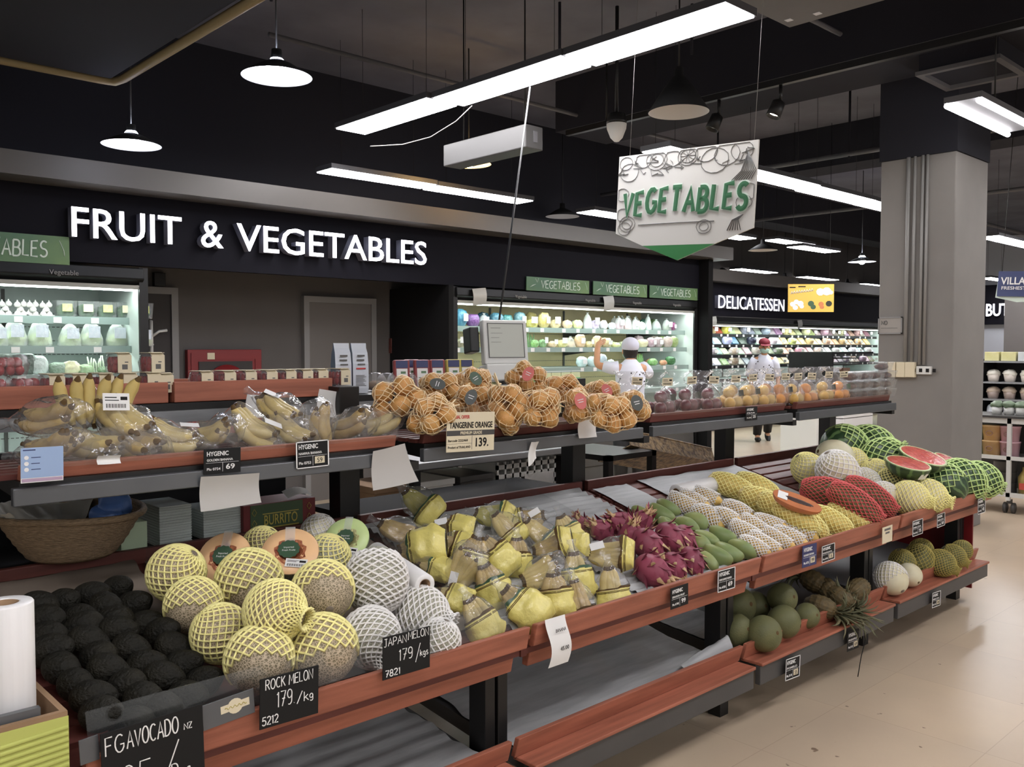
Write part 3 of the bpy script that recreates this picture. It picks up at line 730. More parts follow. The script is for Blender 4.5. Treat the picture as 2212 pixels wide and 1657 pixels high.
# ---------------------------------------------------------------- lettering
_txt = {}
def text_mesh(s, bold=0.0, ext=0.02):
    key = (s, bold, ext)
    if key in _txt: return _txt[key]
    cu = bpy.data.curves.new('lettering', 'FONT'); cu.body = s; cu.size = 1.0; cu.extrude = ext; cu.offset = bold; cu.resolution_u = 3
    tmp = bpy.data.objects.new('lettering_curve', cu)
    COL.objects.link(tmp)
    me = bpy.data.meshes.new_from_object(tmp.evaluated_get(bpy.context.evaluated_depsgraph_get()))
    bpy.data.objects.remove(tmp); bpy.data.curves.remove(cu)
    xs = [v.co.x for v in me.vertices]; ys = [v.co.y for v in me.vertices]
    _txt[key] = (me, min(xs), max(xs), min(ys), max(ys))
    return _txt[key]
def text(parent, s, x, y, h, mt, w=None, align='L', z=0.004, bold=0.0, depth=0.001, name='lettering', slant=0.0):
    """one line of lettering: x, y of its lower corner (or middle), cap height h, optional width w"""
    me, x0, x1, y0, y1 = text_mesh(s, bold)
    sy = h / 0.7; sx = (w / (x1 - x0)) if w else sy
    ww = (x1 - x0) * sx
    ox = x - (x0 * sx if align == 'L' else (x0 * sx + ww / 2) if align == 'C' else (x0 * sx + ww))
    m = Matrix.Translation((ox, y, z)) @ Matrix(((sx, slant * sy, 0, 0), (0, sy, 0, 0), (0, 0, depth / 0.02, 0), (0, 0, 0, 1)))
    return ob(name, me, mt, parent, mtx=m)
# hand lettering: every glyph as pen strokes on a 4 x 6 grid
def _arc(cx, cy, rx, ry, a0, a1, n=10):
    return [(cx + rx * math.cos(R(a0 + (a1 - a0) * i / n)), cy + ry * math.sin(R(a0 + (a1 - a0) * i / n))) for i in range(n + 1)]
GL = {
    'A': (4, [[(0, 0), (2, 6), (4, 0)], [(0.8, 2.2), (3.2, 2.2)]]),
    'B': (3.6, [[(0, 0), (0, 6)], [(0, 6), (1.6, 6)] + _arc(1.6, 4.6, 1.4, 1.4, 90, -90) + [(0, 3.2)], [(0, 3.2), (1.8, 3.2)] + _arc(1.8, 1.6, 1.7, 1.6, 90, -90) + [(0, 0)]]),
    'C': (3.8, [_arc(2.1, 3, 2.1, 3, 50, 310)]),
    'D': (3.8, [[(0, 0), (0, 6), (1.2, 6)] + _arc(1.2, 3, 2.5, 3, 90, -90) + [(0, 0)]]),
    'E': (3.2, [[(3.1, 6), (0, 5.8), (0, 0.1), (3.2, 0)], [(0, 3.1), (2.6, 3.2)]]),
    'F': (3.2, [[(3.1, 6), (0, 6), (0, 0)], [(0, 3.2), (2.5, 3.3)]]),
    'G': (4, [_arc(2.1, 3, 2.1, 3, 50, 330) + [(4, 2.6), (2.4, 2.6)]]),
    'I': (0.8, [[(0.4, 0), (0.4, 6)]]),
    'J': (3, [[(0.4, 6), (3, 6)], [(2, 6), (2, 1.4)] + _arc(1, 1.3, 1, 1.3, 0, -150)]),
    'K': (3.4, [[(0, 0), (0, 6)], [(3.2, 6), (0, 2.6)], [(1, 3.4), (3.4, 0)]]),
    'L': (3, [[(0, 6), (0, 0.1), (3, 0)]]),
    'M': (4.6, [[(0, 0), (0.4, 6), (2.3, 2), (4.2, 6), (4.6, 0)]]),
    'N': (3.8, [[(0, 0), (0, 6), (3.8, 0), (3.8, 6)]]),
    'O': (4, [_arc(2, 3, 2, 3, 90, 450, 18)]),
    'P': (3.4, [[(0, 0), (0, 6), (1.6, 6)] + _arc(1.6, 4.4, 1.7, 1.6, 90, -90) + [(0, 2.8)]]),
    'R': (3.6, [[(0, 0), (0, 6), (1.6, 6)] + _arc(1.6, 4.5, 1.6, 1.5, 90, -90) + [(0, 3)], [(1.4, 3), (3.6, 0)]]),
    'S': (3.4, [_arc(1.8, 4.5, 1.6, 1.5, 40, 250, 10) + _arc(1.7, 1.5, 1.7, 1.5, 80, -150, 12)]),
    'T': (3.8, [[(0, 6), (3.8, 6)], [(1.9, 6), (1.9, 0)]]),
    'V': (3.8, [[(0, 6), (1.9, 0), (3.8, 6)]]),
    'Z': (3.4, [[(0.1, 6), (3.3, 6), (0, 0), (3.4, 0)]]),
    '0': (3.4, [_arc(1.7, 3, 1.7, 3, 90, 450, 16)]),
    '1': (1.4, [[(0, 5), (0.9, 6), (0.9, 0)]]),
    '2': (3.4, [_arc(1.6, 4.4, 1.6, 1.6, 160, -30, 10) + [(0, 0.1), (3.4, 0)]]),
    '5': (3.4, [[(3.2, 6), (0.5, 6), (0.2, 3.3)] + _arc(1.5, 1.9, 1.8, 1.9, 110, -150, 12)]),
    '7': (3.2, [[(0, 6), (3.2, 6), (1, 0)], [(0.9, 3), (2.8, 3)]]),
    '8': (3.2, [_arc(1.6, 4.5, 1.3, 1.5, -90, 270, 14), _arc(1.6, 1.5, 1.6, 1.5, 90, 450, 14)]),
    '9': (3.2, [_arc(1.6, 4.3, 1.5, 1.7, 0, 360, 14) + [(3.0, 2)] + _arc(1.5, 1.6, 1.5, 1.6, 10, -120, 8)]),
    '/': (3, [[(0, -0.6), (3, 6.6)]]),
    '.': (0.8, [[(0.3, 0), (0.5, 0.2)]]),
    ' ': (1.6, []),
    'g': (2.8, [_arc(1.3, 2, 1.3, 1.6, 30, 390, 12) + [(2.6, 0)] + _arc(1.4, -0.6, 1.2, 1.2, 0, -150, 8)]),
    'c': (2.4, [_arc(1.3, 1.8, 1.3, 1.8, 50, 310)]),
    's': (2.2, [_arc(1.2, 2.7, 1, 0.9, 40, 250, 8) + _arc(1.1, 0.9, 1.1, 0.9, 80, -150, 8)]),
    'k': (2.6, [[(0, 0), (0, 5.6)], [(2.2, 3.6), (0, 1.6)], [(0.8, 2.2), (2.6, 0)]]),
}
def hand(parent, s, x, y, h, mt, r=0.0015, w=None, z=0.004, name='lettering', gap=1.1, slant=0.0, wob=0.0, flat=0.4):
    """hand-drawn lettering made of pen strokes"""
    tot = sum(GL[c][0] + gap for c in s) - gap
    sy = h / 6.0; sx = (w / tot) if w else sy
    mb = MB(); cx = 0.0
    rnd = random.Random(len(s) * 7 + int(h * 1e4))
    for c in s:
        gw, st = GL[c]
        dy = rnd.uniform(-wob, wob) * h
        for line in st:
            mb.tube([((cx + px) * sx + x + slant * py * sy, py * sy + y + dy, z) for px, py in line], r, 6)
        cx += gw + gap
    # flatten on the board
    mb.v = [(p[0], p[1], z + (p[2] - z) * flat) for p in mb.v]; mb.sm = [False] * len(mb.f)
    return ob(name, mb, mt, parent)
# ---------------------------------------------------------------- fruit makers (long axis = local z unless said)
def sdir(ax, ay, toward=0.0):
    """direction given by how it looks in the picture: ax to the right, ay up, toward the viewer"""
    return (RGT * ax + UPV * ay - FWD * toward).normalized()
def net_mesh(prof, m, th, fn=None, twist=0.0):
    """diamond net over a surface of revolution; prof: (radius, z) rows"""
    bm = bmesh.new()
    n = len(prof) - 1
    vs = []
    for i, (r, z) in enumerate(prof):
        o = (i % 2) * 0.5
        row = []
        for j in range(m):
            w = 2 * PI * (j + o) / m + twist * i
            p = Vector((r * math.cos(w), r * math.sin(w), z))
            row.append(bm.verts.new(fn(p) if fn else p))
        vs.append(row)
    for i in range(1, n):
        odd = i % 2
        for j in range(m):
            k = (j + 1) % m if odd else j
            try: bm.faces.new((vs[i][j], vs[i + 1][k], vs[i][(j + 1) % m], vs[i - 1][k]))
            except ValueError: pass
    loose = [v for v in bm.verts if not v.link_faces]
    bmesh.ops.delete(bm, geom=loose, context='VERTS')
    bm.normal_update()
    bmesh.ops.wireframe(bm, faces=bm.faces[:], thickness=th, offset=0.0, use_replace=True, use_boundary=True, use_even_offset=False)
    me = bpy.data.meshes.new('net'); bm.to_mesh(me); bm.free()
    me.polygons.foreach_set('use_smooth', [True] * len(me.polygons))
    return me
def rounded(rows, r, zr, t0, t1):
    return [(max(r * math.sin(R(t0 + (t1 - t0) * i / rows)), 0.004), -zr * math.cos(R(t0 + (t1 - t0) * i / rows))) for i in range(rows + 1)]
def interp(prof, n):
    """resample a profile to n+1 rows, evenly by length"""
    d = [0.0]
    for a, b in zip(prof, prof[1:]): d.append(d[-1] + math.hypot(b[0] - a[0], b[1] - a[1]))
    out = []
    for i in range(n + 1):
        s = d[-1] * i / n; k = 0
        while k < len(d) - 2 and d[k + 1] < s: k += 1
        f = (s - d[k]) / max(d[k + 1] - d[k], 1e-9)
        out.append((prof[k][0] + (prof[k + 1][0] - prof[k][0]) * f, prof[k][1] + (prof[k + 1][1] - prof[k][1]) * f))
    return out
def lump(amp, f, seed):
    def g(p):
        q = p.normalized() if p.length > 1e-6 else p
        return p * (1 + amp * nz(q, f, seed))
    return g
_CACHE = {}
def cached(key, make):
    if key not in _CACHE: _CACHE[key] = make()
    return _CACHE[key]

# netted melons: radius 1 unit = scaled; built at r = 0.08
def melon_skin_mesh(zr=1.0):
    return cached(('melon', zr), lambda: MB().ell((0, 0, 0), .08, .08, .08 * zr, 28, 18, fn=lump(0.02, 1.5, 3)).build('rind'))
def melon_net(kind, zr, m, th):
    r, z = 0.0815, 0.0815 * zr
    if kind == 'cap': prof = rounded(13, r, z, 8, 116)
    elif kind == 'half': prof = rounded(14, r, z, 8, 96)
    elif kind == 'full': prof = rounded(19, r, z, 10, 170)
    else:  # sleeve: pinched to a collar at the far end
        body = rounded(26, r, z, 38, 158)
        prof = body + [(0.030, z * 1.02), (0.022, z * 1.12), (0.026, z * 1.2), (0.031, z * 1.27)]
        prof = interp(prof, 23)
    return net_mesh(prof, m, th)
def melon(P, d, r, label, group=None, skin='rock_melon', net='net_yellow', kind='cap', zr=1.0, m=18, th=0.0075, name='netted_melon', cat='melon', scar=True, roll=0.0):
    t = thing(name, label, cat, mtx=along(P, d, roll=roll) @ S(r / 0.08), group=group)
    ob('rind', melon_skin_mesh(zr), M[skin], t)
    if scar: ob('stem_scar', cached(('scar', zr), lambda: MB().ell((0, 0, .08 * zr), .011, .011, .003, 12, 6).build('stem_scar')), M['net_white'] if skin == 'none' else M['brown_paper'], t)
    if kind: ob('foam_net', cached(('mnet', kind, zr, m, th), lambda: melon_net(kind, zr, m, th)), M[net], t)
    return t

def half_melon(P, n, r, label, flesh='cantaloupe_flesh', seed='melon_seed', skin='rock_melon', lab_off=(0.012, 0.0), price=True):
    """cut face normal n; local y = up along the face"""
    mt = along(P, n)
    t = thing('halved_melon', label, 'melon half', mtx=mt @ S(r / 0.08))
    ob('rind', cached('hrind', lambda: MB().lathe([(max(.08 * math.sin(R(a)), 1e-4), -.078 * math.cos(R(a))) for a in range(0, 91, 6)], 32).build('rind')), M[skin], t)
    ob('flesh', cached('hflesh', lambda: MB().lathe([(.0802, -.003), (.079, .0005), (.04, .0015), (.034, 0.0)], 32).build('flesh')), M[flesh], t)
    ob('seed_hollow', cached('hseed', lambda: MB().lathe([(.044, .0022), (.034, .001), (.03, -.006), (.02, -.013), (.001, -.016)], 24, fn=lambda p, w: Vector((p.x * (1 + .10 * math.sin(9 * w) + .06 * math.sin(23 * w)), p.y * (1 + .10 * math.sin(9 * w) + .06 * math.sin(23 * w)), p.z))).build('seed_hollow')), M[seed], t)
    def badge():
        mb = MB(); mb.poly([(.030 * (1 + .05 * math.sin(12 * a)) * math.cos(a), .030 * (1 + .05 * math.sin(12 * a)) * math.sin(a)) for a in [2 * PI * i / 48 for i in range(48)]], .003, .0045)
        return mb.build('badge')
    lx, ly = lab_off
    bd = ob('badge', cached('badge', badge), M['tag_green'], t, loc=(lx, ly, 0))
    for i, s in enumerate(('Imported', 'Fresh Fruits')):
        text(bd, s, 0, .003 - .010 * i, .0055, M['label'], w=.036 if i else .028, align='C', z=.0048, depth=.0003)
    ob('clear_strap', cached('strap', lambda: MB().sheet(lambda u, v: Vector((-.014 + .028 * u, .02 + .062 * v, .0035)), 1, 4).build('clear_strap')), M['film_soft'], t, loc=(lx * 0.5, 0, 0))
    if price:
        pl = ob('price_label', MB().box(-.03, .03, -.014, .014, 0, .0008), M['label'], t, mtx=Matrix.Translation((.022 + lx, -.05 + ly, .004)) @ Matrix.Rotation(R(-8), 4, 'Z'))
        mb = MB()
        for i in range(22): mb.box(-.024 + i * .0022, -.024 + i * .0022 + (.0009 if i % 3 else .0016), -.011, -.003, .0008, .001)
        mb.box(-.026, .0, .003, .0045, .0008, .001).box(-.026, .006, .007, .0085, .0008, .001).box(.008, .026, .002, .009, .0008, .001)
        ob('barcode', mb, M['ink'], pl)
    return t

# bananas: stem at the origin, fruit bends along +x
def banana_mesh(v):
    def make():
        rnd = random.Random(v)
        Rb, n = rnd.uniform(.12, .16), 12
        pts = []; rad = []
        for i in range(n + 1):
            s = i / n; ph = s * .165 / Rb * 1.05
            pts.append((Rb * math.sin(ph), 0, Rb * (1 - math.cos(ph)) ))
            rad.append(.0065 if s < .1 else .0195 * min(1, .55 + (s - .1) * 2.6) if s < .3 else .0195 if s < .78 else .0195 * max(.25, 1 - (s - .78) * 3.6))
        mb = MB().tube(pts, rad, 8)
        mb.mi = [1 if i < 8 * 1 or i >= 8 * (n - 0) - 8 else 0 for i in range(len(mb.f))]
        return mb.build('banana')
    return cached(('banana', v), make)
def banana_hand(parent, n, skin, spread=14, rnd=None, s=1.0, base=Matrix.Identity(4), tier2=0):
    rnd = rnd or random
    for row in range(2 if tier2 else 1):
        nn = tier2 if row else n
        for i in range(nn):
            a = (i - (nn - 1) / 2) * spread
            mt = base @ Matrix.Rotation(R(a), 4, 'Z') @ Matrix.Translation((0, (i - (nn - 1) / 2) * .010, .030 * row)) @ Matrix.Rotation(R(rnd.uniform(-8, 8) + 12 * row), 4, 'X') @ S(s * rnd.uniform(.92, 1.05))
            ob('banana', banana_mesh(rnd.randrange(4)), [M[skin], M['stem']], parent, mtx=mt)
def bag_shape(v, a=.1, b=.065, c=.05):
    """lumpy bag along x with a gathered end at -x"""
    def pt(u, w, k=1.0):
        # u 0..1 from gathered end to closed end
        if u < .12: rr = .16 + .9 * (.12 - u)
        else:
            q = (u - .12) / .88
            rr = .16 + .86 * math.sin(min(1, q * 1.5) * PI / 2) if q < .74 else 1.02 * max(0.0, 1 - ((q - .74) / .262) ** 2.4) ** .5
        x = -a * 1.25 + 2.25 * a * u
        ry = rr if u < .77 else 1.02 - .22 * ((u - .77) / .23) ** 2   # the far end is sealed flat
        p = Vector((x, ry * b * math.cos(w), rr * c * math.sin(w)))
        l = nz((p.x * 9, p.y * 14, p.z * 14), 2.2, v * 3.1) * .015 + (.3 - abs(nz((p.x * 16, p.y * 16, p.z * 16), 1.0, v * 1.3))) * .020 + nz((p.x * 40, p.y * 40, p.z * 40), 1.0, v) * .004
        rad = Vector((0, math.cos(w), math.sin(w)))
        return Vector((p.x, p.y * k, p.z * k)) + rad * l * min(1, rr * 1.5)
    return pt
def bag_mesh(v, u0=0.0, u1=1.0, k=1.0, w0=0, w1=2 * PI, nu=18, nw=26):
    def make():
        pt = bag_shape(v); mb = MB()
        full = w1 - w0 > 6
        def f(i, j):
            u = u0 + (u1 - u0) * i; w = w0 + (w1 - w0) * j
            return pt(u + (.05 * nz((w * 2, v, 0), 1.0, 2) if 0.05 < u0 and i == 0 else 0), w, k)
        mb.sheet(f, nu, nw); return mb.build('bag')
    return cached(('bag', v, u0, u1, k, w0, w1), make)
def bagged_bananas(P, d, up, label, group=None, v=0, skin='banana_brown', cover=.45, s=1.0, n=4, tier2=0, price=False):
    """bag lies along d; yellow printed film covers the part from u = cover on"""
    x = Vector(d).normalized(); z = (Vector(up) - x * Vector(up).dot(x)).normalized(); y = z.cross(x)
    m = Matrix.Identity(4)
    for i in range(3): m[i][0], m[i][1], m[i][2], m[i][3] = x[i], y[i], z[i], P[i]
    t = thing('bagged_bananas', label, 'bag of bananas', mtx=m @ S(s), group=group)
    rnd = random.Random(v * 13 + 5)
    banana_hand(t, n, skin, 6, rnd, .90, Matrix.Translation((-.075, 0, .004)) @ Matrix.Rotation(R(31), 4, 'Y'), tier2)
    ob('clear_bag', bag_mesh(v % 5), M['film'], t)
    if cover is not None:
        ob('yellow_print', bag_mesh(v % 5, cover, .995, 1.025, nu=12), M['yellow_film'], t)
        ob('dark_border', bag_mesh(v % 5, cover - .035, cover, 1.03, nu=2), M['tag_green' if v % 3 == 0 else 'stem'], t)
        mb = MB()
        pt = bag_shape(v % 5)
        for q in (0.012, 0.03):
            mb.tube([pt(cover + q + .02, w * .25, 1.04) for w in range(0, 26)], .0012, 4)
        ob('print_lines', mb, M['stem'], t)
    if price:
        pt = bag_shape(v % 5)
        c = pt(.4, PI / 2, 1.06)
        ob('price_label', MB().box(-.026, .026, -.015, .015, 0, .001), M['label'], t, mtx=Matrix.Translation(c + Vector((0, 0, .003))) @ Matrix.Rotation(R(20), 4, 'Z'))
    return t

def avocado_mesh(v):
    def make():
        rnd = random.Random(v)
        def sh(p):
            k = 1 - .14 * (p.z / .05)
            q = Vector((p.x * k, p.y * k, p.z))
            return q * (1 + .03 * nz(q, 30, v))
        return MB().ell((0, 0, 0), .0365, .0365, .050, 20, 14, fn=sh).build('avocado')
    return cached(('avo', v), make)
def mango_mesh(v, L=.062, w=.036):
    def make():
        def sh(p):
            q = Vector(p); q.x += .012 * (p.z / L) ** 2 - .004
            q.x *= 1 + .12 * (p.z / L)
            return q * (1 + .03 * nz(q, 20, v))
        return MB().ell((0, 0, 0), w, w * .86, L, 20, 14, fn=sh).build('mango')
    return cached(('mango', v, L, w), make)
def green_mango(P, d, label, v, s=1.0):
    t = thing('green_mango', label, 'mango', mtx=along(P, d, roll=v * 1.3) @ S(s))
    ob('fruit', mango_mesh(v % 3), M['mango_green'], t)
    ob('stem_end', cached('mstem', lambda: MB().tube([(0.006, 0, .058), (0.008, 0, .066)], [.004, .003], 7).build('stem_end')), M['stem'], t)
    return t
def netted_mango(P, d, label, v, s=1.0):
    t = thing('netted_mango', label, 'mango', mtx=along(P, d, roll=v * 1.1) @ S(s))
    ob('fruit', mango_mesh(v % 3, .074, .035), M['mango_yellow'], t)
    def mk():
        prof = interp([(.022, -.070), (.033, -.05), (.0385, -.02), (.0395, 0.0), (.0375, .025), (.033, .045), (.034, .052)], 22)
        return net_mesh(interp(prof, 16), 14, .0058, fn=lambda p: Vector((p.x * 1.0 + .012 * (p.z / .074) ** 2 - .004, p.y * .9, p.z)))
    ob('foam_net', cached('mangonet', mk), M['net_white'], t)
    ob('stem_end', cached('mstem2', lambda: MB().tube([(0.008, 0, .068), (0.01, 0.004, .084)], [.003, .002], 7).build('stem_end')), M['stem'], t)
    return t
PAP = [(.004, -.125), (.028, -.115), (.045, -.085), (.056, -.04), (.058, 0.0), (.054, .045), (.045, .085), (.030, .112), (.014, .124), (.004, .127)]
def papaya(P, d, label, net='net_yellow', s=1.0, m=14, th=.006, skin='papaya', name='netted_papaya', ends=(.10, .96)):
    t = thing(name, label, 'papaya', mtx=along(P, d) @ S(s))
    ob('fruit', cached('papaya', lambda: MB().lathe(interp(PAP, 18), 24, fn=lambda p, w: Vector((p.x, p.y, p.z)) * (1 + .02 * math.sin(5 * w))).build('fruit')), M[skin], t)
    def mk():
        full = interp([(r * 1.04 + .001, z) for r, z in PAP], 40)
        a, b = int(40 * ends[0]), int(40 * ends[1])
        return net_mesh(interp(full[a:b + 1] + [(full[b][0] * .95 + .004, full[b][1] + .012)], 20), m, th)
    ob('foam_net', cached(('papnet', m, th, ends), mk), M[net], t)
    return t
def dragon_fruit(P, d, label, v, s=1.0):
    t = thing('dragon_fruit', label, 'dragon fruit', mtx=along(P, d, roll=v * .9) @ S(s))
    ob('fruit', cached('dragon', lambda: MB().ell((0, 0, 0), .047, .047, .058, 22, 14, fn=lump(.04, 3, 8)).build('fruit')), M['dragon'], t)
    def scales():
        mb = MB(); rnd = random.Random(3)
        for ring, (th, n) in enumerate([(50, 5), (80, 6), (108, 6), (135, 5), (160, 4)]):
            for k in range(n):
                w = 2 * PI * (k + .5 * (ring % 2)) / n + rnd.uniform(-.1, .1)
                c = Vector((.047 * math.sin(R(th)) * math.cos(w), .047 * math.sin(R(th)) * math.sin(w), -.058 * math.cos(R(th))))
                nn = c.normalized(); up = (Vector((0, 0, 1)) - nn * nn.z).normalized(); sd = up.cross(nn)
                L = .036 + .018 * (ring >= 3) + rnd.uniform(-.008, .010); W = .0145
                q = [c - nn * .003 - sd * W, c - nn * .003 + sd * W, c + nn * .004 + up * L * .45 + sd * W * .6, c + nn * (.004 + .007 * rnd.random()) + up * L + nn * .012, c + nn * .004 + up * L * .45 - sd * W * .6, c + nn * .007 + up * L * .3]
                mb.add(q, [(0, 1, 5), (1, 2, 5), (4, 0, 5)], 0, True); mb.add(q, [(2, 3, 5), (3, 4, 5)], int(rnd.random() < .6), True)
                mb.add([p - nn * .0025 for p in q], [(1, 0, 5), (2, 1, 5), (3, 2, 5), (4, 3, 5), (0, 4, 5)], 0, True)
        return mb.build('scales')
    ob('scales', cached('dscale', scales), [M['dragon'], M['dragon_tip']], t)
    ob('tip_leaves', cached('dtip', lambda: (lambda mb: [mb.tube([(.012 * math.cos(a), .012 * math.sin(a), .05), (.018 * math.cos(a), .018 * math.sin(a), .07), (.026 * math.cos(a + .3), .026 * math.sin(a + .3), .088)], [.007, .006, .001], 6, flat=.5) for a in (0, 1.3, 2.5, 3.8, 5.1)] and mb)(MB()).build('tip_leaves')), M['dragon_tip'], t)
    return t
def watermelon(P, d, r, label, kind='full', m=15, th=.0082, roll=0.0):
    t = thing('netted_watermelon', label, 'watermelon', mtx=along(P, d, roll=roll) @ S(r / .1))
    ob('rind', cached('wm', lambda: MB().ell((0, 0, 0), .1, .1, .118, 32, 20).build('rind')), M['watermelon'], t)
    def mk():
        k = rounded(11, .1035, .122, 12, 116) if kind == 'cap' else interp(rounded(20, .1035, .122, 20, 162) + [(.028, .126), (.036, .136)], 15)
        return net_mesh(k, m, th)
    ob('foam_net', cached(('wnet', kind, m, th), mk), M['net_green'], t)
    return t
def cut_watermelon(P, n, r, label, price=False):
    t = thing('cut_watermelon', label, 'watermelon piece', mtx=along(P, n) @ S(r / .1))
    ob('rind', cached('cwr', lambda: MB().lathe([(max(.1 * math.sin(R(a)), 1e-4), -.075 * math.cos(R(a))) for a in range(0, 91, 6)], 32).build('rind')), M['watermelon'], t)
    ob('pale_rim', cached('cwp', lambda: MB().lathe([(.1002, -.003), (.0985, .001), (.090, .001)], 32).build('pale_rim')), M['rind'], t)
    ob('flesh', cached('cwf', lambda: MB().lathe([(.0915, .001), (.07, .004), (.03, .006), (.001, .006)], 32).build('flesh')), M['watermelon_flesh'], t)
    if price:
        ob('price_label', MB().box(-.025, .025, -.016, .016, 0, .001), M['label'], t, mtx=along((.0, -.088, -.035), (0, -.9, -.4)))
    return t
def pineapple(P, d, label, s=1.0):
    t = thing('pineapple', label, 'pineapple', mtx=along(P, d) @ S(s))
    def body():
        mb = MB()
        def sh(p):
            w = math.atan2(p.y, p.x); return p * (1 + .035 * math.sin(9 * w + 110 * p.z) * math.sin(9 * w - 110 * p.z) * 2)
        mb.ell((0, 0, 0), .058, .058, .085, 54, 30, fn=sh); return mb.build('body')
    ob('body', cached('pine', body), M['pineapple'], t)
    def crown():
        mb = MB(); rnd = random.Random(5)
        for ring, (n, tilt, L) in enumerate([(9, 75, .10), (9, 52, .13), (8, 30, .15), (6, 12, .16)]):
            for k in range(n):
                w = 2 * PI * (k + .5 * (ring % 2)) / n; rr = .022 - .004 * ring
                pts = []
                for q in range(6):
                    f = q / 5; a = R(tilt * (0.3 + .9 * f)); l = L * f
                    pts.append((math.cos(w) * (rr + l * math.sin(a)), math.sin(w) * (rr + l * math.sin(a)), .078 + .01 * ring + l * math.cos(a)))
                mb.tube(pts, [.010, .011, .010, .008, .005, .001], 5, flat=.25)
        return mb.build('crown')
    ob('crown', cached('pcrown', crown), M['pine_leaf'], t)
    return t
def plain_fruit(name, P, d, rr, mt, label, cat, group=None, rz=1.0, scar=None):
    t = thing(name, label, cat, mtx=along(P, d) @ S(rr / .08), group=group)
    ob('rind', melon_skin_mesh(rz), mt, t)
    ob('stem_end', cached(('pfs', rz), lambda: MB().lathe([(.001, .0815 * rz), (.008, .081 * rz), (.011, .078 * rz)], 10).build('stem_end')), M['stem'], t)
    return t
def relax(items, n=80, plane=None, grow=1.0, front=None):
    """items: dicts with u, v, t (distance along the view ray), r. Shifts depths until the balls no longer run into each other."""
    y0, z0, y1, z1 = plane or DECK
    nn = Vector((0, -(z1 - z0), y1 - y0)).normalized(); p0 = Vector((0, y0, z0))
    for it in items:
        it['d'] = ray(it['u'], it['v'])
        it['tm'] = ((p0 - EYE).dot(nn) + it['r'] * 1.05 + .006) / it['d'].dot(nn)   # may not sink into the slope
        it['tf'] = min(((front or y0 + .015) + it['r'] * .72) / it['d'].y, it['tm'])      # nor come through the front board
        it['t'] = max(min(it['t'], it['tm']), it['tf'])
    for _ in range(n):
        moved = False
        for i in range(len(items)):
            for j in range(i + 1, len(items)):
                a, b = items[i], items[j]
                dv = a['d'] * a['t'] - b['d'] * b['t']
                need = (a['r'] + b['r']) * grow
                if dv.length < need:
                    if a['t'] > b['t']: a, b = b, a
                    e = min(.004, (need - dv.length) * .5)
                    a['t'] = max(a['t'] - e, a['tf']); b['t'] = min(b['t'] + e * .8, b['tm']); moved = True
        if not moved: break
    return items
def deck_t(P):
    return (P - EYE).dot(FWD)
# wrinkled sheet lying on the slope
def liner(name, x0, x1, y0, y1, zf, mt, label, cat='liner', wav=.004, per=20, seed=0, rag=.02, h=.003, group=None):
    def f(u, v):
        y = y0 + (y1 - y0) * v + rag * nz((u * 5, v, seed), 1.0, seed) * (1 if v in (0, 1) else 0)
        x = x0 + (x1 - x0) * u + rag * nz((v * 5, u, seed), 1.0, seed + 3) * (1 if u in (0, 1) else 0)
        return Vector((x, y, zf(y) + h + wav * (1 + math.sin(per * y * 2 * PI / .9 + 2 * nz((x, y, 0), 3, seed))) + .006 * abs(nz((x, y, seed), 5, seed))))
    o = ob(name, MB().sheet(f, 24, int(90 + 60 * (per > 18))), mt)
    return tag(o, label, cat, group)
# ---------------------------------------------------------------- bay A: avocados, melons
ab = lambda x, y: (x * .2535, 1237 + y * .2535)
AVO = [[(335, 275), (545, 250), (790, 190), (1005, 135)], [(395, 400), (690, 385), (910, 295), (1145, 275)], [(430, 545), (700, 465), (965, 410), (1270, 440)],
       [(440, 660), (760, 590), (1010, 490), (1390, 510)], [(530, 820), (830, 715), (1120, 650), (1490, 640)], [(660, 970), (930, 830), (1255, 785), (1560, 790)],
       [(800, 1060), (1060, 970), (1400, 890), (1740, 930)], [(870, 1200), (1240, 1090), (1600, 1060)], [(1120, 1300), (1420, 1190)]]
rnd = random.Random(4)
av = []
for ri, row in enumerate(AVO):
    for ci, (x, y) in enumerate(row):
        u, v = ab(x, y)
        P = on_deck(u, v, .040)
        av.append(dict(u=u, v=v, t=deck_t(P), r=.038, ri=ri, ci=ci))
relax(av, grow=1.06)
for k, it in enumerate(av):
    d = sdir(math.cos(R(rnd.uniform(-25, 40))), math.sin(R(rnd.uniform(-25, 30))), rnd.uniform(-.3, .5))
    if rnd.random() < .4: d = -d
    o = ob('avocado', avocado_mesh(k % 4), M['avocado'], mtx=along(EYE + it['d'] * it['t'], d) @ S(rnd.uniform(1.02, 1.12)))
    tag(o, 'dark avocado, %s from the left in the %s row from the back' % (nth(it['ci']), nth(it['ri'])), 'avocado', 'avocados heaped in the first bay')

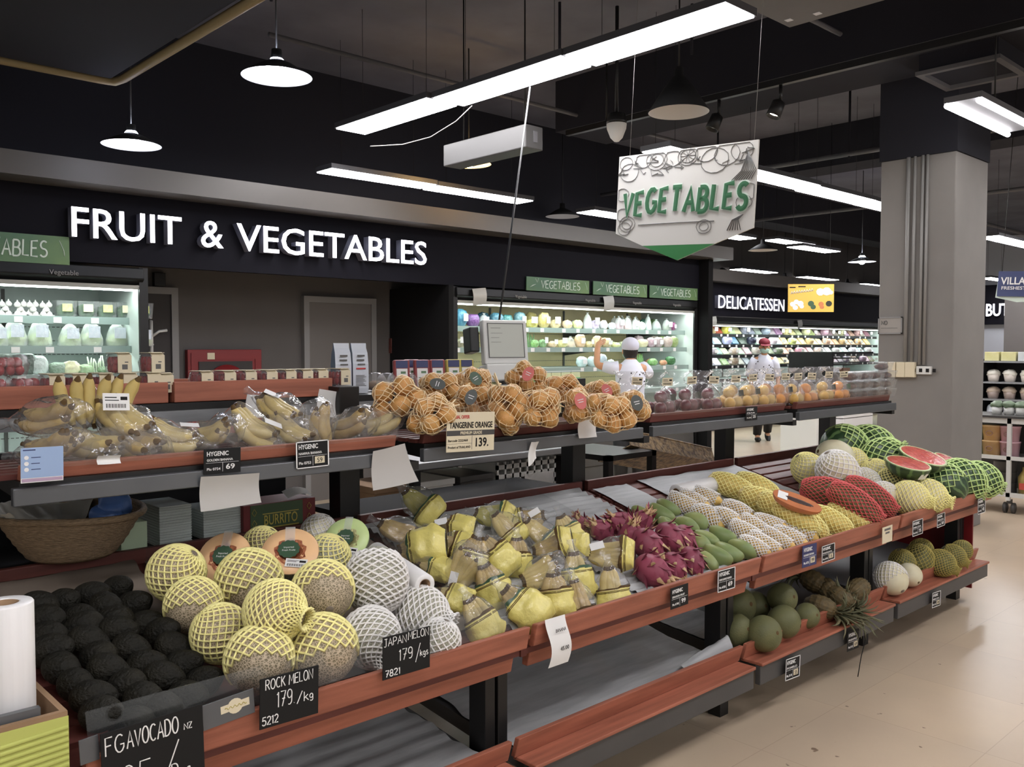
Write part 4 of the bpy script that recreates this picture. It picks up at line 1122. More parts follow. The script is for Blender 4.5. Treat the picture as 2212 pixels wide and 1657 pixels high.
MEL = [  # u, v, radius in px, height over the slope, direction of the open end, net kind, net colour, skin, label
    (381, 1238, 60, .15, (.65, .7, .08), 'full', 'net_yellow', 'rock_melon', 'rock melon wholly in yellow net, top of the pile beside the avocados'),
    (418, 1308, 60, .10, (.15, -.75, .65), 'cap', 'net_yellow', 'rock_melon', 'rock melon with bare lower half against the avocado divider'),
    (538, 1257, 70, .13, (.42, -.75, .35), 'cap', 'net_yellow', 'rock_melon', 'rock melon in yellow net right in front of the first halved melon'),
    (594, 1320, 66, .20, (.86, -.12, .35), 'sleeve', 'net_yellow', 'rock_melon', 'rock melon whose yellow net ends in a pinched collar, middle of the pile'),
    (697, 1277, 66, .14, (.38, -.38, .8), 'cap', 'net_yellow', 'rock_melon', 'rock melon showing its round stem scar below the halved melons'),
    (477, 1368, 62, .09, (-.65, .7, .05), 'full', 'net_yellow', 'rock_melon', 'rock melon in yellow net low at the divider above the brand sheet'),
    (560, 1424, 72, .085, (.25, -.62, .72), 'cap', 'net_yellow', 'rock_melon', 'rock melon with big bare patch just above the ROCK MELON board'),
    (695, 1404, 76, .085, (.4, -.72, .55), 'cap', 'net_yellow', 'rock_melon', 'largest front rock melon between the two chalk price boards'),
    (566, 1180, 42, .09, (.5, .8, 0), 'full', 'net_yellow', 'rock_melon', 'rock melon half hidden between the two orange halved melons'),
    (706, 1205, 50, .09, (.6, .75, 0), 'full', 'net_yellow', 'japan_melon', 'greenish melon in yellow net under the green halved melon'),
    (688, 1152, 38, .07, (.4, .9, 0), 'full', 'net_white', 'honeydew', 'pale melon in white net behind the halved melons'),
    (813, 1253, 67, .17, (.05, -.9, .42), 'sleeve', 'net_white', 'japan_melon', 'melon in white net standing on its pinched end beside the plastic roll'),
    (802, 1376, 62, .09, (.5, -.62, .55), 'sleeve', 'net_white', 'japan_melon', 'melon in white net half behind the JAPAN MELON board'),
    (908, 1325, 58, .085, (.93, -.2, .25), 'sleeve', 'net_white', 'japan_melon', 'melon in white net with its collar towards the bananas'),
    (946, 1388, 48, .075, (.35, .9, .05), 'full', 'net_white', 'japan_melon', 'melon in white net behind the clear guard beside the JAPAN MELON board'),
]
HALF = [(484, 1203, 58, .11, (-.05, .55, .8), 'cantaloupe_flesh', 'melon_seed', 'half_rind', 'orange halved melon wrapped in film, the one next to the avocados', False),
        (627, 1190, 61, .14, (.12, .72, .66), 'cantaloupe_flesh', 'melon_seed', 'half_rind', 'orange halved melon with white price label, top of the pile', True),
        (748, 1164, 50, .14, (-.1, .55, .8), 'honey_flesh', 'honey_seed', 'half_rind', 'green halved melon with price label at the back of the pile', True)]
items = []
for m in MEL + HALF:
    t0 = deck_t(on_deck(m[0], m[1], m[3]))
    items.append(dict(u=m[0], v=m[1], t=t0, r=m[2] * t0 / F_PX))
relax(items)
for it, m in zip(items, MEL + HALF):
    P = EYE + it['d'] * it['t']; r = m[2] * it['t'] / F_PX
    if len(m) == 9:
        white = m[6] == 'net_white'
        melon(P, sdir(*m[4]), r, m[8], None, m[7], m[6], m[5], 1.08 if white else 1.0, 15 if white else 18, .008 if white else .0075)
    else:
        half_melon(P, sdir(*m[4]), r, m[8], m[5], m[6], m[7], (-.004, .004), m[9])

def roll(P, d, r, L, hole, label, name='plastic_bag_roll', mt='film_white'):
    t = thing(name, label, 'plastic roll', mtx=along(P, d))
    ob('rolled_film', MB().lathe([(hole, 0), (hole, L), (hole + .003, L + .0005), (r - .002, L), (r, L - .003), (r, .003), (r - .002, 0), (hole, 0)], 32), M[mt], t)
    ob('core', MB().lathe([(hole * .99, L - .001), (hole * .86, L - .001), (hole * .86, .002), (hole * .99, .002)], 24), M['carton'], t)
    return t
M['film_white'] = mat('milky_plastic_roll', (224, 221, 219), 0.35, spec=0.45, var=0.03, vscale=3, stretch=(30, 30, 1))
a = on_deck(812, 1192, .10); b = on_deck(918, 1264, .175)
roll(a, b - a, .033, (b - a).length, .018, 'milky plastic bag roll lying between white netted melons and bananas')
a = on_deck(1553, 1044, .05); b = on_deck(1460, 1064, .05)
roll(a, b - a, .040, (b - a).length, .02, 'milky plastic bag roll lying behind the netted mangoes')

# clear dividers and guards
def pane(x, y0, y1, h, label):
    n = Vector((0, -(DECK[3] - DECK[1]), DECK[2] - DECK[0])).normalized()
    a, b = Vector((x, y0, deck_z(y0))), Vector((x, y1, deck_z(y1)))
    mb = MB()
    pts = [a, b, b + n * h, a + n * h]
    mb.add([p + Vector((s, 0, 0)) for s in (-.0015, .0015) for p in pts], [(0, 1, 2, 3), (7, 6, 5, 4), (0, 4, 5, 1), (1, 5, 6, 2), (2, 6, 7, 3), (3, 7, 4, 0)])
    return tag(ob('acrylic_divider', mb, M['acrylic']), label, 'divider')
pane(1.045, 1.98, 2.8, .10, 'clear acrylic divider between avocados and rock melons')
pane(1.80, 1.98, 2.8, .10, 'clear acrylic divider between the melons and the first bananas')
pane(2.62, 2.35, 2.86, .13, 'clear acrylic divider between bananas and dragon fruit')
g = MB()
quad_board(g, .60, 1.80, [(1.927, .703), (1.930, .703), (1.955, .785), (1.952, .785)])
tag(ob('acrylic_guard', g, M['acrylic']), 'long clear acrylic guard along the front of the melon bay', 'guard')

# papers on the slope
def dz(y): return deck_z(y)
liner('packing_paper', .585, 1.03, 2.40, 2.86, dz, M['brown_paper'], 'grey brown packing paper behind the avocados', 'paper', .003, 9, 1, .03)
liner('packing_paper', 1.06, 1.84, 2.10, 2.85, dz, M['brown_paper'], 'grey brown packing paper under the melons', 'paper', .002, 9, 5, .02)
liner('foam_liner', 1.90, 2.60, 2.02, 2.84, dz, M['liner'], 'wavy pale foam liner under the bagged bananas', 'liner', .0055, 22, 2)
liner('foam_liner', 2.50, 3.10, 1.99, 2.85, lambda y: dz(y) + .008, M['liner'], 'wavy pale foam liner under dragon fruit and green mangoes', 'liner', .0055, 22, 3)
liner('foam_liner', 3.19, 3.44, 2.02, 2.84, dz, M['liner'], 'narrow flat pale liner at the joint beside the green mangoes', 'liner', .0005, 10, 4, .01)
liner('foam_liner', 3.55, 4.43, 1.99, 2.85, dz, M['liner'], 'flat pale liner under netted mangoes and papayas', 'liner', .001, 12, 6, .015)

# things on the back shelf of bay A: basket, stacks of lids, boxes
P = on_y(150, 1205, 2.95); P.z = .887
bk = thing('wicker_basket', 'round brown wicker basket lined with white tissue', 'basket', (P.x, 2.92, .907))
def basket_wall(mb, r0, r1, h, seg, rows):
    prof = [(r0 * .96, .006), (r0, 0.0)] + [(r0 + (r1 - r0) * (i / rows) ** .8 + .003 * (i % 2), h * i / rows) for i in range(1, rows + 1)]
    mb.lathe(prof + [(p[0] - .007, p[1]) for p in reversed(prof[2:])], seg)
mb = MB(); basket_wall(mb, .115, .205, .135, 48, 12); mb.lathe([(.001, .006), (.115, .006)], 48)
ob('body', mb, M['wicker'], bk)
ob('rim', MB().tube([(.206 * math.cos(a), .206 * math.sin(a), .135 + .006 * math.sin(2 * a)) for a in [2 * PI * i / 48 for i in range(48)]], .011, 8, closed=True), M['wicker'], bk)
def tis(u, v):
    a = PI * (.30 + .85 * u)
    rr = .215 - .17 * v + .008 * nz((a * 4, v * 3, 1), 1.5)
    return Vector((rr * math.cos(a), rr * math.sin(a), .150 - .085 * math.sin(v * 1.5) + .014 * abs(nz((a * 5, v * 2, 0), 1.2)) + (.012 if v < .1 else 0)))
ob('tissue_lining', MB().sheet(tis, 60, 16), M['tissue'], bk)
def tis2(u, v):
    a = PI * (1.02 + .80 * u)
    rr = .215 - .16 * v + .012 * nz((a * 4, v * 3, 4), 1.5)
    return Vector((rr * math.cos(a), rr * math.sin(a), .147 - (.03 if v < .12 else 0) - .07 * max(0, v - .25) + .02 * abs(nz((a * 6, v * 2, 3), 1.2))))
P2 = on_y(248, 1092, 2.88)
bb = MB(); bb.ell((0, 0, 0), .05, .04, .07, 26, 18, fn=lambda p: p * (1 + .28 * nz(p, 22, 2) + .1 * nz(p, 60, 3)))
bb.ell((-.03, 0, -.035), .05, .04, .045, 24, 16, fn=lambda p: p * (1 + .28 * nz(p, 20, 5)))
tag(ob('plastic_bag', bb, M['blue_bag'], loc=P2), 'crumpled blue plastic bag sticking out of the wicker basket', 'plastic bag')
def lid_stack(x0, x1, y0, y1, z0, z1, label):
    n = int((z1 - z0) / .0045)
    t = thing('plastic_lid_pack', label, 'lid pack', ((x0 + x1) / 2, (y0 + y1) / 2, z0))
    hx, hy = (x1 - x0) / 2, (y1 - y0) / 2
    mb = MB()
    for i in range(n):
        o = .0015 * (i % 2); mb.box(-hx + o, hx - o, -hy + o, hy - o, i * .0045, i * .0045 + .0036)
    ob('lids_plate', mb, M['clear_stack'], t)
    return t
def xz(u0, u1, v0, v1, y):
    a, b = on_y(u0, v1, y), on_y(u1, v1, y); c = on_y((u0 + u1) / 2, v0, y)
    return a.x, b.x, a.z, c.z
x0, x1, z0, z1 = xz(345, 415, 1090, 1172, 2.93)
lid_stack(x0, x1, 2.93, 3.12, .886, z1, 'pack of clear plastic box lids nearer the basket')
x0, x1, z0, z1 = xz(440, 522, 1098, 1160, 2.95)
lid_stack(x0, x1, 2.95, 3.14, .886, z1, 'pack of clear plastic box lids beside the BURRITO carton')
x0, x1, z0, z1 = xz(262, 305, 1130, 1185, 2.93)
tag(ob('card', MB().box(x0, x1 + .02, 2.93, 2.99, .886, z1), M['mint']), 'pale mint green card behind the basket rim', 'card')
x0, x1, z0, z1 = xz(526, 682, 1084, 1145, 2.93)
z0 = .886
bx = thing('burrito_carton', 'dark red and green carton printed BURRITO', 'carton', ((x0 + x1) / 2, 2.93, z0))
hw, hh = (x1 - x0) / 2, z1 - z0
ob('body', MB().box(-hw, hw, 0, .16, 0, hh), M['burrito_red'], bx, bev=.003)
fr = ob('front_print', MB().box(-hw * .82, hw * .62, -.002, 0, .004, hh * .98), M['burrito_green'], bx)
fm = Matrix.Translation((0, -.003, 0)) @ Matrix.Rotation(R(90), 4, 'X')
tf = ob('print_frame', MB().box(-hw * .5, hw * .5, .012, .016, 0, .0006).box(-hw * .5, hw * .5, hh * .62, hh * .65, 0, .0006), M['gold'], bx, mtx=fm)
text(tf, 'BURRITO', 0, .024, .036, M['gold'], w=hw * .92, align='C', z=.0006, depth=.0006, bold=.01)
for sx in (-.72, .8):
    dm = MB()
    for q in range(2): dm.tube([(hw * sx, .02 + q * .04, 0), (hw * sx + .009, .033 + q * .04, 0), (hw * sx, .046 + q * .04, 0), (hw * sx - .009, .033 + q * .04, 0)], .0013, 4, closed=True)
    ob('diamond_print', dm, M['gold'], bx, mtx=fm)
P = on_y(640, 1070, 2.98)
tag(ob('paper_slip', MB().sheet(lambda u, v: Vector((-.05 + .10 * u, .05 * v, .012 * math.sin(u * 3) + .02 * v)), 6, 4), M['white_paper'], loc=(P.x, 2.95, z1 + .004)), 'folded white paper slip on top of the BURRITO carton', 'paper')

# lime box with a roll at the near corner
lb = thing('lime_box', 'lime green corrugated box in the near corner of the stand', 'box', (0, 0, 0))
P = on_x(146, 1535, .545)
lx1, ly0, lz = P.x, P.y, P.z
lb.location = (lx1, ly0, lz - .70)
m = MB().box(-.55, 0, 0, .012, .0, .70).box(-.012, 0, .012, .40, 0, .70).box(-.55, -.012, .388, .40, 0, .70).box(-.55, -.012, .012, .388, .58, .59)
m.box(-.3, -.1, .05, .25, -(lz - .70), 0)
ob('body', m, M['carton'], lb)
cm = MB()
for i in range(52):
    z = .03 + i * .0125
    cm.tube([(-.55, -.002, z - .03), (0.0, -.002, z)], .0046, 6, flat=.6)
ob('corrugated_cover', cm, M['lime'], lb)
ob('cover_sheet', MB().box(-.55, .001, -.002, 0, 0, .69), M['lime'], lb)
ob('grey_flap', MB().box(-.55, -.045, .015, .03, .66, .715), M['fascia_grey'], lb)
a = on_y(15, 1505, ly0 + .10)
top = on_y(15, 1300, ly0 + .10)
a.z = lz - .105
roll(a, (0, 0, 1), .052, top.z - a.z, .026, 'milky plastic bag roll standing upright in the lime green box')
# ---------------------------------------------------------------- bay B: bagged bananas, dragon fruit, green mangoes
BAN = [  # u, v, screen angle tail->print, height, cover, skin, scale, where
    (905, 1086, -38, .10, .62, 'banana_green', .88, 'propped up at the very back of the bananas'),
    (975, 1142, -25, .08, .50, 'banana_brown', .80, 'behind the big yellow bag near the back'),
    (858, 1148, 8, .05, None, 'banana_brown', .85, 'with no print, next to the green halved melon'),
    (905, 1183, -12, .09, .38, 'banana_brown', .92, 'big yellow one beside the plastic roll'),
    (972, 1176, -8, .07, .60, 'banana_brown', .75, 'in the dip behind the clear bag'),
    (1000, 1232, 75, .08, None, 'banana', .85, 'with no print showing a clean hand of bananas'),
    (936, 1222, -50, .06, .45, 'banana', .62, 'small, tucked under the clear bag'),
    (1022, 1200, -75, .09, .42, 'banana_brown', .78, 'in the middle, left one of a yellow pair'),
    (1072, 1195, -60, .09, .42, 'banana_brown', .82, 'in the middle, right one of a yellow pair'),
    (1062, 1112, -20, .08, .70, 'banana_green', .80, 'at the back with green tips in clear film'),
    (1092, 1138, -18, .08, .62, 'banana', .78, 'at the back crossing in front of the green tips'),
    (1140, 1122, 160, .07, .60, 'banana_brown', .80, 'at the back with its pointed yellow end up'),
    (1165, 1150, -25, .08, .66, 'banana', .80, 'slanting behind the middle of the heap'),
    (1118, 1200, -80, .08, .46, 'banana_brown', .72, 'narrow yellow one in the middle of the heap'),
    (1188, 1180, -10, .08, .72, 'banana_brown', .80, 'mostly brown one beside the dragon fruit'),
    (1226, 1146, -30, .07, .40, 'banana', .75, 'highest yellow one beside the dragon fruit'),
    (1228, 1184, -12, .08, .44, 'banana', .76, 'with printed code below the highest yellow one'),
    (1170, 1240, 20, .09, None, 'banana', .85, 'crumpled clear one in the middle of the heap'),
    (1245, 1238, -58, .08, .42, 'banana', .85, 'tall yellow one with green border'),
    (1312, 1196, -35, .10, .74, 'banana', .90, 'clear one with white label before the dragon fruit'),
    (1322, 1268, -55, .06, .52, 'banana', .82, 'at the front lip beside the dragon fruit'),
    (1062, 1262, -70, .07, .44, 'banana_brown', .80, 'yellow one leaning in the front middle'),
    (978, 1288, -35, .04, .40, 'banana', .62, 'flat yellow one beside the white netted melon'),
    (1036, 1335, -25, .05, .48, 'banana', .78, 'behind the clear guard at the front'),
    (1128, 1306, -68, .07, .36, 'banana_brown', .90, 'big yellow one bulging over the front joint'),
    (1200, 1284, -72, .06, .40, 'banana_brown', .80, 'yellow one at the front lip above the BANANA slip'),
    (1250, 1292, -60, .04, .70, 'banana_brown', .72, 'brown one low at the front lip'),
]
def udir(ang, tow=0.25): return sdir(math.cos(R(ang)), math.sin(R(ang)), tow)
items = [dict(u=b[0], v=b[1], t=deck_t(on_deck(b[0], b[1], b[3])), r=.052 * b[6] * 1.18) for b in BAN]
relax(items, 40)
for k, (it, (u, v, a, h, cov, sk, s, where)) in enumerate(zip(items, BAN)):
    P = EYE + it['d'] * it['t']
    d = udir(a + 34 * math.sin(k * 2.4), .2 if a < 0 else 0)
    bagged_bananas(P, d, (DECK_N * .6 - FWD * .6), 'bagged bananas, ' + where, 'bagged bananas heaped in the second bay', k, sk, cov and cov + .07, s * 1.12, 4 + k % 2, price=(k in (11, 19, 5, 1)))
DRA = [(1253, 1136, 110, .04, .75, 'half hidden behind the yellow banana bags'), (1300, 1148, 140, .05, .9, 'lowest of the back row with its crown up'), (1345, 1134, 150, .07, 1.05, 'at the back with pointed leaves'), (1384, 1130, 60, .07, .95, 'at the back next to the green mangoes'),
       (1362, 1160, 80, .09, 1.0, 'in the middle row over the banana bags'), (1398, 1176, -50, .10, 1.1, 'big one in the middle of the heap'), (1446, 1160, -50, .10, 1.05, 'middle row towards the green mangoes'), (1478, 1162, -75, .07, .9, 'touching the green mangoes'),
       (1408, 1232, -30, .05, 1.15, 'large dark one at the front lip'), (1456, 1222, -60, .04, .9, 'with dry pale leaves at the front'), (1494, 1212, -70, .04, .95, 'at the front lip next to the mangoes')]
items = []
for u, v, a, h, s, w in DRA: items.append(dict(u=u, v=v, t=deck_t(on_deck(u, v, h)), r=.048 * s))
relax(items)
for k, (it, (u, v, a, h, s, w)) in enumerate(zip(items, DRA)):
    dragon_fruit(EYE + it['d'] * it['t'], udir(a, .45), 'pink dragon fruit ' + w, k, s * 1.08)
GM = [(1443, 1096, 'top one at the back'), (1428, 1110, 'second from the top at the back'), (1390, 1114, 'leftmost at the back'), (1504, 1124, 'in the second row beside the netted mangoes'), (1484, 1136, 'in the second row, middle'), (1446, 1138, 'in the second row behind the dragon fruit'),
      (1560, 1156, 'large one on top of the front heap'), (1527, 1164, 'in the third row, middle'), (1510, 1174, 'in the third row touching the dragon fruit'), (1603, 1186, 'at the front end beside the netted mangoes'), (1573, 1193, 'yellowish one in the front row'), (1550, 1200, 'second of the front row'), (1524, 1210, 'first of the front row by the dragon fruit')]
items = [dict(u=u, v=v, t=deck_t(on_deck(u, v, .055 if k in (6, 7) else .036)), r=.034) for k, (u, v, w) in enumerate(GM)]
relax(items)
rnd = random.Random(9)
for k, (it, (u, v, w)) in enumerate(zip(items, GM)):
    green_mango(EYE + it['d'] * it['t'], udir(-28 + rnd.uniform(-8, 8), .55), 'green mango ' + w, k, rnd.uniform(.98, 1.1))
# ---------------------------------------------------------------- bay C
WM = [(1524, 1072, 'at the very back under the plastic roll'), (1476, 1088, 'at the back beside the green mangoes'), (1500, 1082, 'at the back, second from the green mangoes'), (1595, 1105, 'in the second row below the papayas'), (1530, 1117, 'in the second row, first one'), (1566, 1118, 'in the second row, middle one'),
      (1612, 1150, 'in the third row beside a green mango'), (1632, 1140, 'in the third row with a loose net'), (1664, 1132, 'on top with a bare yellow side'), (1694, 1142, 'in the third row, last but one'), (1730, 1150, 'last in the row beside the papayas'),
      (1631, 1184, 'first at the front lip'), (1652, 1178, 'second at the front lip'), (1680, 1168, 'third at the front lip'), (1707, 1162, 'fourth at the front lip')]
items = [dict(u=u, v=v, t=deck_t(on_deck(u, v, .06 if k in (8, 5) else .04)), r=.036) for k, (u, v, w) in enumerate(WM)]
relax(items)
for k, (it, (u, v, w)) in enumerate(zip(items, WM)):
    netted_mango(EYE + it['d'] * it['t'], udir(-24 + rnd.uniform(-8, 8), .5), 'yellow mango in white net ' + w, k, rnd.uniform(1.10, 1.2))
PA = [(1580, 1050, -20, .06, .92, 'highest one beside the plastic roll'), (1634, 1052, -24, .06, .95, 'second at the back towards the slats'), (1652, 1086, -22, .07, 1.0, 'in the second row behind the netted mangoes'), (1688, 1100, -28, .10, .95, 'lying across under the cut papaya'),
      (1718, 1118, -34, .08, .9, 'leaning down to the netted mangoes'), (1736, 1126, -36, .06, .95, 'first at the front lip'), (1790, 1124, -26, .055, .9, 'second at the front lip with a bare end'), (1838, 1118, -30, .06, .92, 'third at the front lip beside the red net')]
items = [dict(u=p[0], v=p[1], t=deck_t(on_deck(p[0], p[1], p[3])), r=.055) for p in PA]
relax(items)
for it, p in zip(items, PA):
    papaya(EYE + it['d'] * it['t'], udir(p[2], .35), 'papaya in yellow foam net, ' + p[5], s=p[4] * 1.06)
# cut papaya
P = on_deck(1722, 1082, .19)
x = udir(-20, .2); n = (DECK_N * .8 - FWD * .5 + UPV * .3)
cp = thing('cut_papaya', 'halved papaya in film with dark seeds and a price label', 'papaya half', mtx=along(P, x, n) @ Matrix.Rotation(R(90), 4, 'Z') @ S(.9))
hp = interp(PAP, 18)
mb = MB()
vs, fs = [], []
for r_, z_ in hp:
    for k in range(13):
        w = PI + PI * k / 12
        vs.append((r_ * math.cos(w), r_ * math.sin(w), z_))
for i in range(18):
    for k in range(12): fs.append((i * 13 + k, i * 13 + k + 1, (i + 1) * 13 + k + 1, (i + 1) * 13 + k))
cp.matrix_basis = along(P, x, n) @ S(.9)
mb.add(vs, fs, 0, True); ob('skin', mb, M['papaya_flesh'], cp)
mb = MB(); mb.poly([(-r_, z_) for r_, z_ in hp] + [(r_, z_) for r_, z_ in reversed(hp)], -.001, .001, mt=Matrix(((1, 0, 0, 0), (0, 0, 1, 0), (0, 1, 0, 0), (0, 0, 0, 1)))); ob('flesh', mb, M['papaya_flesh'], cp)
mb = MB(); mb.ell((0, .0, 0), .018, .006, .085, 12, 16, fn=lambda p: p * (1 + .15 * nz(p, 90, 1))); ob('seeds', mb, M['seed'], cp)
ob('price_label', MB().box(-.03, .03, .0025, .004, -.10, -.05), M['label'], cp)
RP = [(1795, 1066, -12, .10, 1.12, 'back one lying behind the others'), (1846, 1088, -36, .13, 1.05, 'front one hanging to the lip'), (1878, 1072, -34, .12, 1.05, 'the one with a bare pale end')]
items = [dict(u=p[0], v=p[1], t=deck_t(on_deck(p[0], p[1], p[3])), r=.06) for p in RP]
relax(items)
for it, p in zip(items, RP):
    papaya(EYE + it['d'] * it['t'], udir(p[2], .3), 'long melon in red foam net, ' + p[5], 'net_red', p[4] * 1.14, 20, .0058, 'pomelo', 'red_netted_melon', (.06, .90))
# ---------------------------------------------------------------- bay D
DM = [(1746, 1014, 35, .09, (-.6, .7, .1), 'full', 'net_yellow', 'honeydew', 1.15, 'melon in yellow net, first one on the bare slats'),
      (1804, 986, 36, .10, (-.85, .25, .2), None, 'net_white', 'honeydew', 1.2, 'bare pale melon with brown scars'),
      (1843, 997, 30, .09, (.75, -.55, .4), 'sleeve', 'net_yellow', 'honeydew', 1.1, 'melon in yellow net with its collar beside the watermelon'),
      (1810, 1022, 46, .12, (-.5, .85, .1), 'full', 'net_white', 'honeydew', 1.15, 'big melon in white net above the red netted ones'),
      (1868, 1040, 30, .10, (.8, -.3, .4), 'sleeve', 'net_white', 'honeydew', 1.15, 'melon in white net with a long stem'),
      (1893, 1027, 34, .10, (-.4, .9, .05), 'full', 'net_yellow', 'honeydew', 1.1, 'melon in yellow net under the cut watermelon'),
      (1921, 1040, 28, .08, (.3, .9, .1), 'full', 'net_yellow', 'pomelo', 1.1, 'greener melon in yellow net behind the others'),
      (1910, 1070, 30, .04, (.7, -.45, .5), 'cap', 'net_white', 'honeydew', 1.1, 'melon in white net between red and yellow nets'),
      (1965, 1076, 38, .09, (.8, -.15, .5), 'sleeve', 'net_yellow', 'honeydew', 1.1, 'melon in yellow net at the front lip, first of two'),
      (2004, 1072, 38, .09, (.75, -.2, .55), 'sleeve', 'net_yellow', 'honeydew', 1.1, 'melon in yellow net at the front lip, second of two')]
WA = [(1822, 962, 44, .10, (-.85, -.05, .3), 'cap', 'watermelon in pale green net with a bare dark end, highest at the back'), (1880, 966, 46, .10, (.9, -.3, .2), 'full', 'watermelon in pale green net, second at the back'), (1906, 992, 44, .10, (.6, .4, .5), 'full', 'watermelon in pale green net behind the cut wedge'),
      (2040, 1044, 42, .09, (.62, -.5, .45), 'cap', 'watermelon in pale green net with a striped bare end at the front'), (2078, 1036, 42, .09, (.8, -.5, .3), 'full', 'watermelon in pale green net, last but one at the front'), (2116, 1036, 38, .08, (.9, -.35, .2), 'full', 'watermelon in pale green net at the very end of the stand')]
CW = [(1962, 1000, 47, .26, (.12, .95, .25), 'wedge of watermelon with a price label on its rind', True), (1994, 984, 50, .26, (.2, .92, .32), 'halved watermelon with a bright glossy red face', False), (2054, 996, 36, .12, (.3, .8, .3), 'halved watermelon partly behind the glossy one', False)]
allm = DM + WA + CW
items = []
for p in allm:
    t0 = deck_t(on_deck(p[0], p[1], p[3])); items.append(dict(u=p[0], v=p[1], t=t0, r=p[2] * t0 / F_PX))
relax(items)
for it, p in zip(items, allm):
    P = EYE + it['d'] * it['t']; r = p[2] * it['t'] / F_PX
    if len(p) == 10:
        if p[5]: melon(P, sdir(*p[4]), r * .96, p[9], None, p[7], p[6], p[5], p[8], 16, .0072)
        else: plain_fruit('pale_melon', P, sdir(*p[4]), r, M['honeydew'], p[9], 'melon', rz=1.2)
    elif isinstance(p[6], bool): cut_watermelon(P, sdir(*p[4]), r, p[5], p[6])
    else: watermelon(P, sdir(*p[4]), r, p[6], p[5])
# crate behind the watermelons
P = on_y(2098, 1003, 2.98)
cr = thing('carton_tray', 'brown carton tray behind the watermelons', 'carton', (P.x, 2.99, P.z - .06))
ob('body', MB().box(-.16, .16, 0, .012, -.2, .08).box(-.16, .16, .238, .25, -.2, .08).box(-.16, -.148, 0, .25, -.2, .08).box(.148, .16, 0, .25, -.2, .08).box(-.16, .16, 0, .25, -.2, -.19), M['carton'], cr)
ob('stand_leg', MB().box(-.1, .1, .08, .18, -(P.z - .06), -.2), M['black'], cr)
# ---------------------------------------------------------------- bottom trays
cc = lambda x, y: (1500 + x * .3219, 1150 + y * .3219)
PO = [(285, 490, 52, .12, 'back one beside the black post'), (590, 440, 33, .18, 'top one of the heap'), (280, 655, 36, .09, 'half hidden by the black post'), (465, 680, 39, .09, 'largest one at the front lip'), (600, 600, 36, .09, 'front one with a round stem spot'), (755, 560, 28, .09, 'last one beside the pineapples'), (400, 500, 34, .09, 'behind the front ones')]
items = []
for x, y, pr, h, w in PO:
    u, v = cc(x, y); t0 = deck_t(on_low(u, v, h)); items.append(dict(u=u, v=v, t=t0, r=min(pr * t0 / F_PX, .085), w=w))
relax(items, plane=LOWD)
for it in items:
    plain_fruit('green_pomelo', EYE + it['d'] * it['t'], sdir(.4, .2, .6) if 'spot' not in it['w'] else sdir(.8, -.1, .5), it['r'], M['pomelo'], 'dull green pomelo in the bottom tray, ' + it['w'], 'pomelo')
PI_ = [(800, 330, .12, (-.5, .3, -.5), 'highest one behind the others'), (1095, 385, .10, (-.7, -.25, .5), 'its body towards the pale melons'), (900, 400, .09, (.15, -.6, .6), 'middle one'), (850, 500, .07, (.8, -.25, .4), 'front one beside the pomelos'), (975, 445, .08, (.5, -.4, .6), 'front one in the middle')]
for k, (x, y, h, d, w) in enumerate(PI_):
    u, v = cc(x, y)
    pineapple(on_low(u, v, h), sdir(*d), 'brown pineapple with leafy crown in the bottom tray, ' + w, .90)
LM = [(1320, 310, 34, .09, (.3, -.5, .7), 'cap', 'net_white', 'honeydew', 'pale melon half in white net in the bottom tray'), (1445, 285, 25, .08, (.3, -.4, .8), None, '', 'honeydew', 'bare pale melon in the bottom tray'),
      (1395, 205, 27, .09, (-.3, .9, .05), 'full', 'net_shaded', 'pomelo', 'melon in dim yellow net, first in the bottom tray'), (1500, 185, 32, .11, (.3, .9, .05), 'full', 'net_shaded', 'pomelo', 'melon in dim yellow net, behind the front ones'), (1520, 130, 26, .12, (.2, .9, .05), 'full', 'net_shaded', 'pomelo', 'melon in dim yellow net at the back by the perforated panel'),
      (1655, 205, 28, .085, (.75, -.4, .4), 'sleeve', 'net_shaded', 'pomelo', 'melon in yellow net nearest the silver tag'), (1735, 160, 25, .085, (.75, -.4, .4), 'sleeve', 'net_shaded', 'pomelo', 'melon in yellow net, second from the tray end'), (1790, 125, 22, .085, (.7, .7, 0), 'full', 'net_shaded', 'pomelo', 'melon in yellow net at the end of the bottom tray')]
items = []
for p in LM:
    u, v = cc(p[0], p[1]); t0 = deck_t(on_low(u, v, p[3])); items.append(dict(u=u, v=v, t=t0, r=p[2] * t0 / F_PX))
relax(items, plane=LOWD)
for it, p in zip(items, LM):
    P = EYE + it['d'] * it['t']
    if p[5]: melon(P, sdir(*p[4]), it['r'], p[8], None, p[7], p[6], p[5], 1.1, 20, .0055)
    else: plain_fruit('pale_melon', P, sdir(*p[4]), it['r'], M['honeydew'], p[8], 'melon', rz=1.1)
def lowz(y): return LOWD[1] + (y - LOWD[0]) * (LOWD[3] - LOWD[1]) / (LOWD[2] - LOWD[0])
liner('foam_liner', 1.93, 3.12, 2.03, 2.88, lowz, M['liner'], 'wide grey liner covering the empty bottom tray under the bananas', 'liner', .001, 7, 11, .03)
liner('foam_liner', .70, 1.79, 2.03, 2.85, lowz, M['liner'], 'wavy grey liner in the empty bottom tray under the melons', 'liner', .003, 11, 12, .04)
liner('foam_liner', 3.22, 3.5, 2.03, 2.6, lowz, M['liner'], 'pale liner scrap under the pomelos', 'liner', .001, 12, 13, .02)
a = on_y(1490, 1440, 2.03); b = on_y(1588, 1392, 2.03)
def fold(u, v):
    x = a.x + (b.x - a.x) * u
    return Vector((x, 2.025 + .06 * v + .01 * nz((u * 4, v, 0), 1, 2), .262 + .085 * (.35 + .65 * u) * math.sin(v * 2.0) + .006 * nz((u * 6, v * 3, 1), 1)))
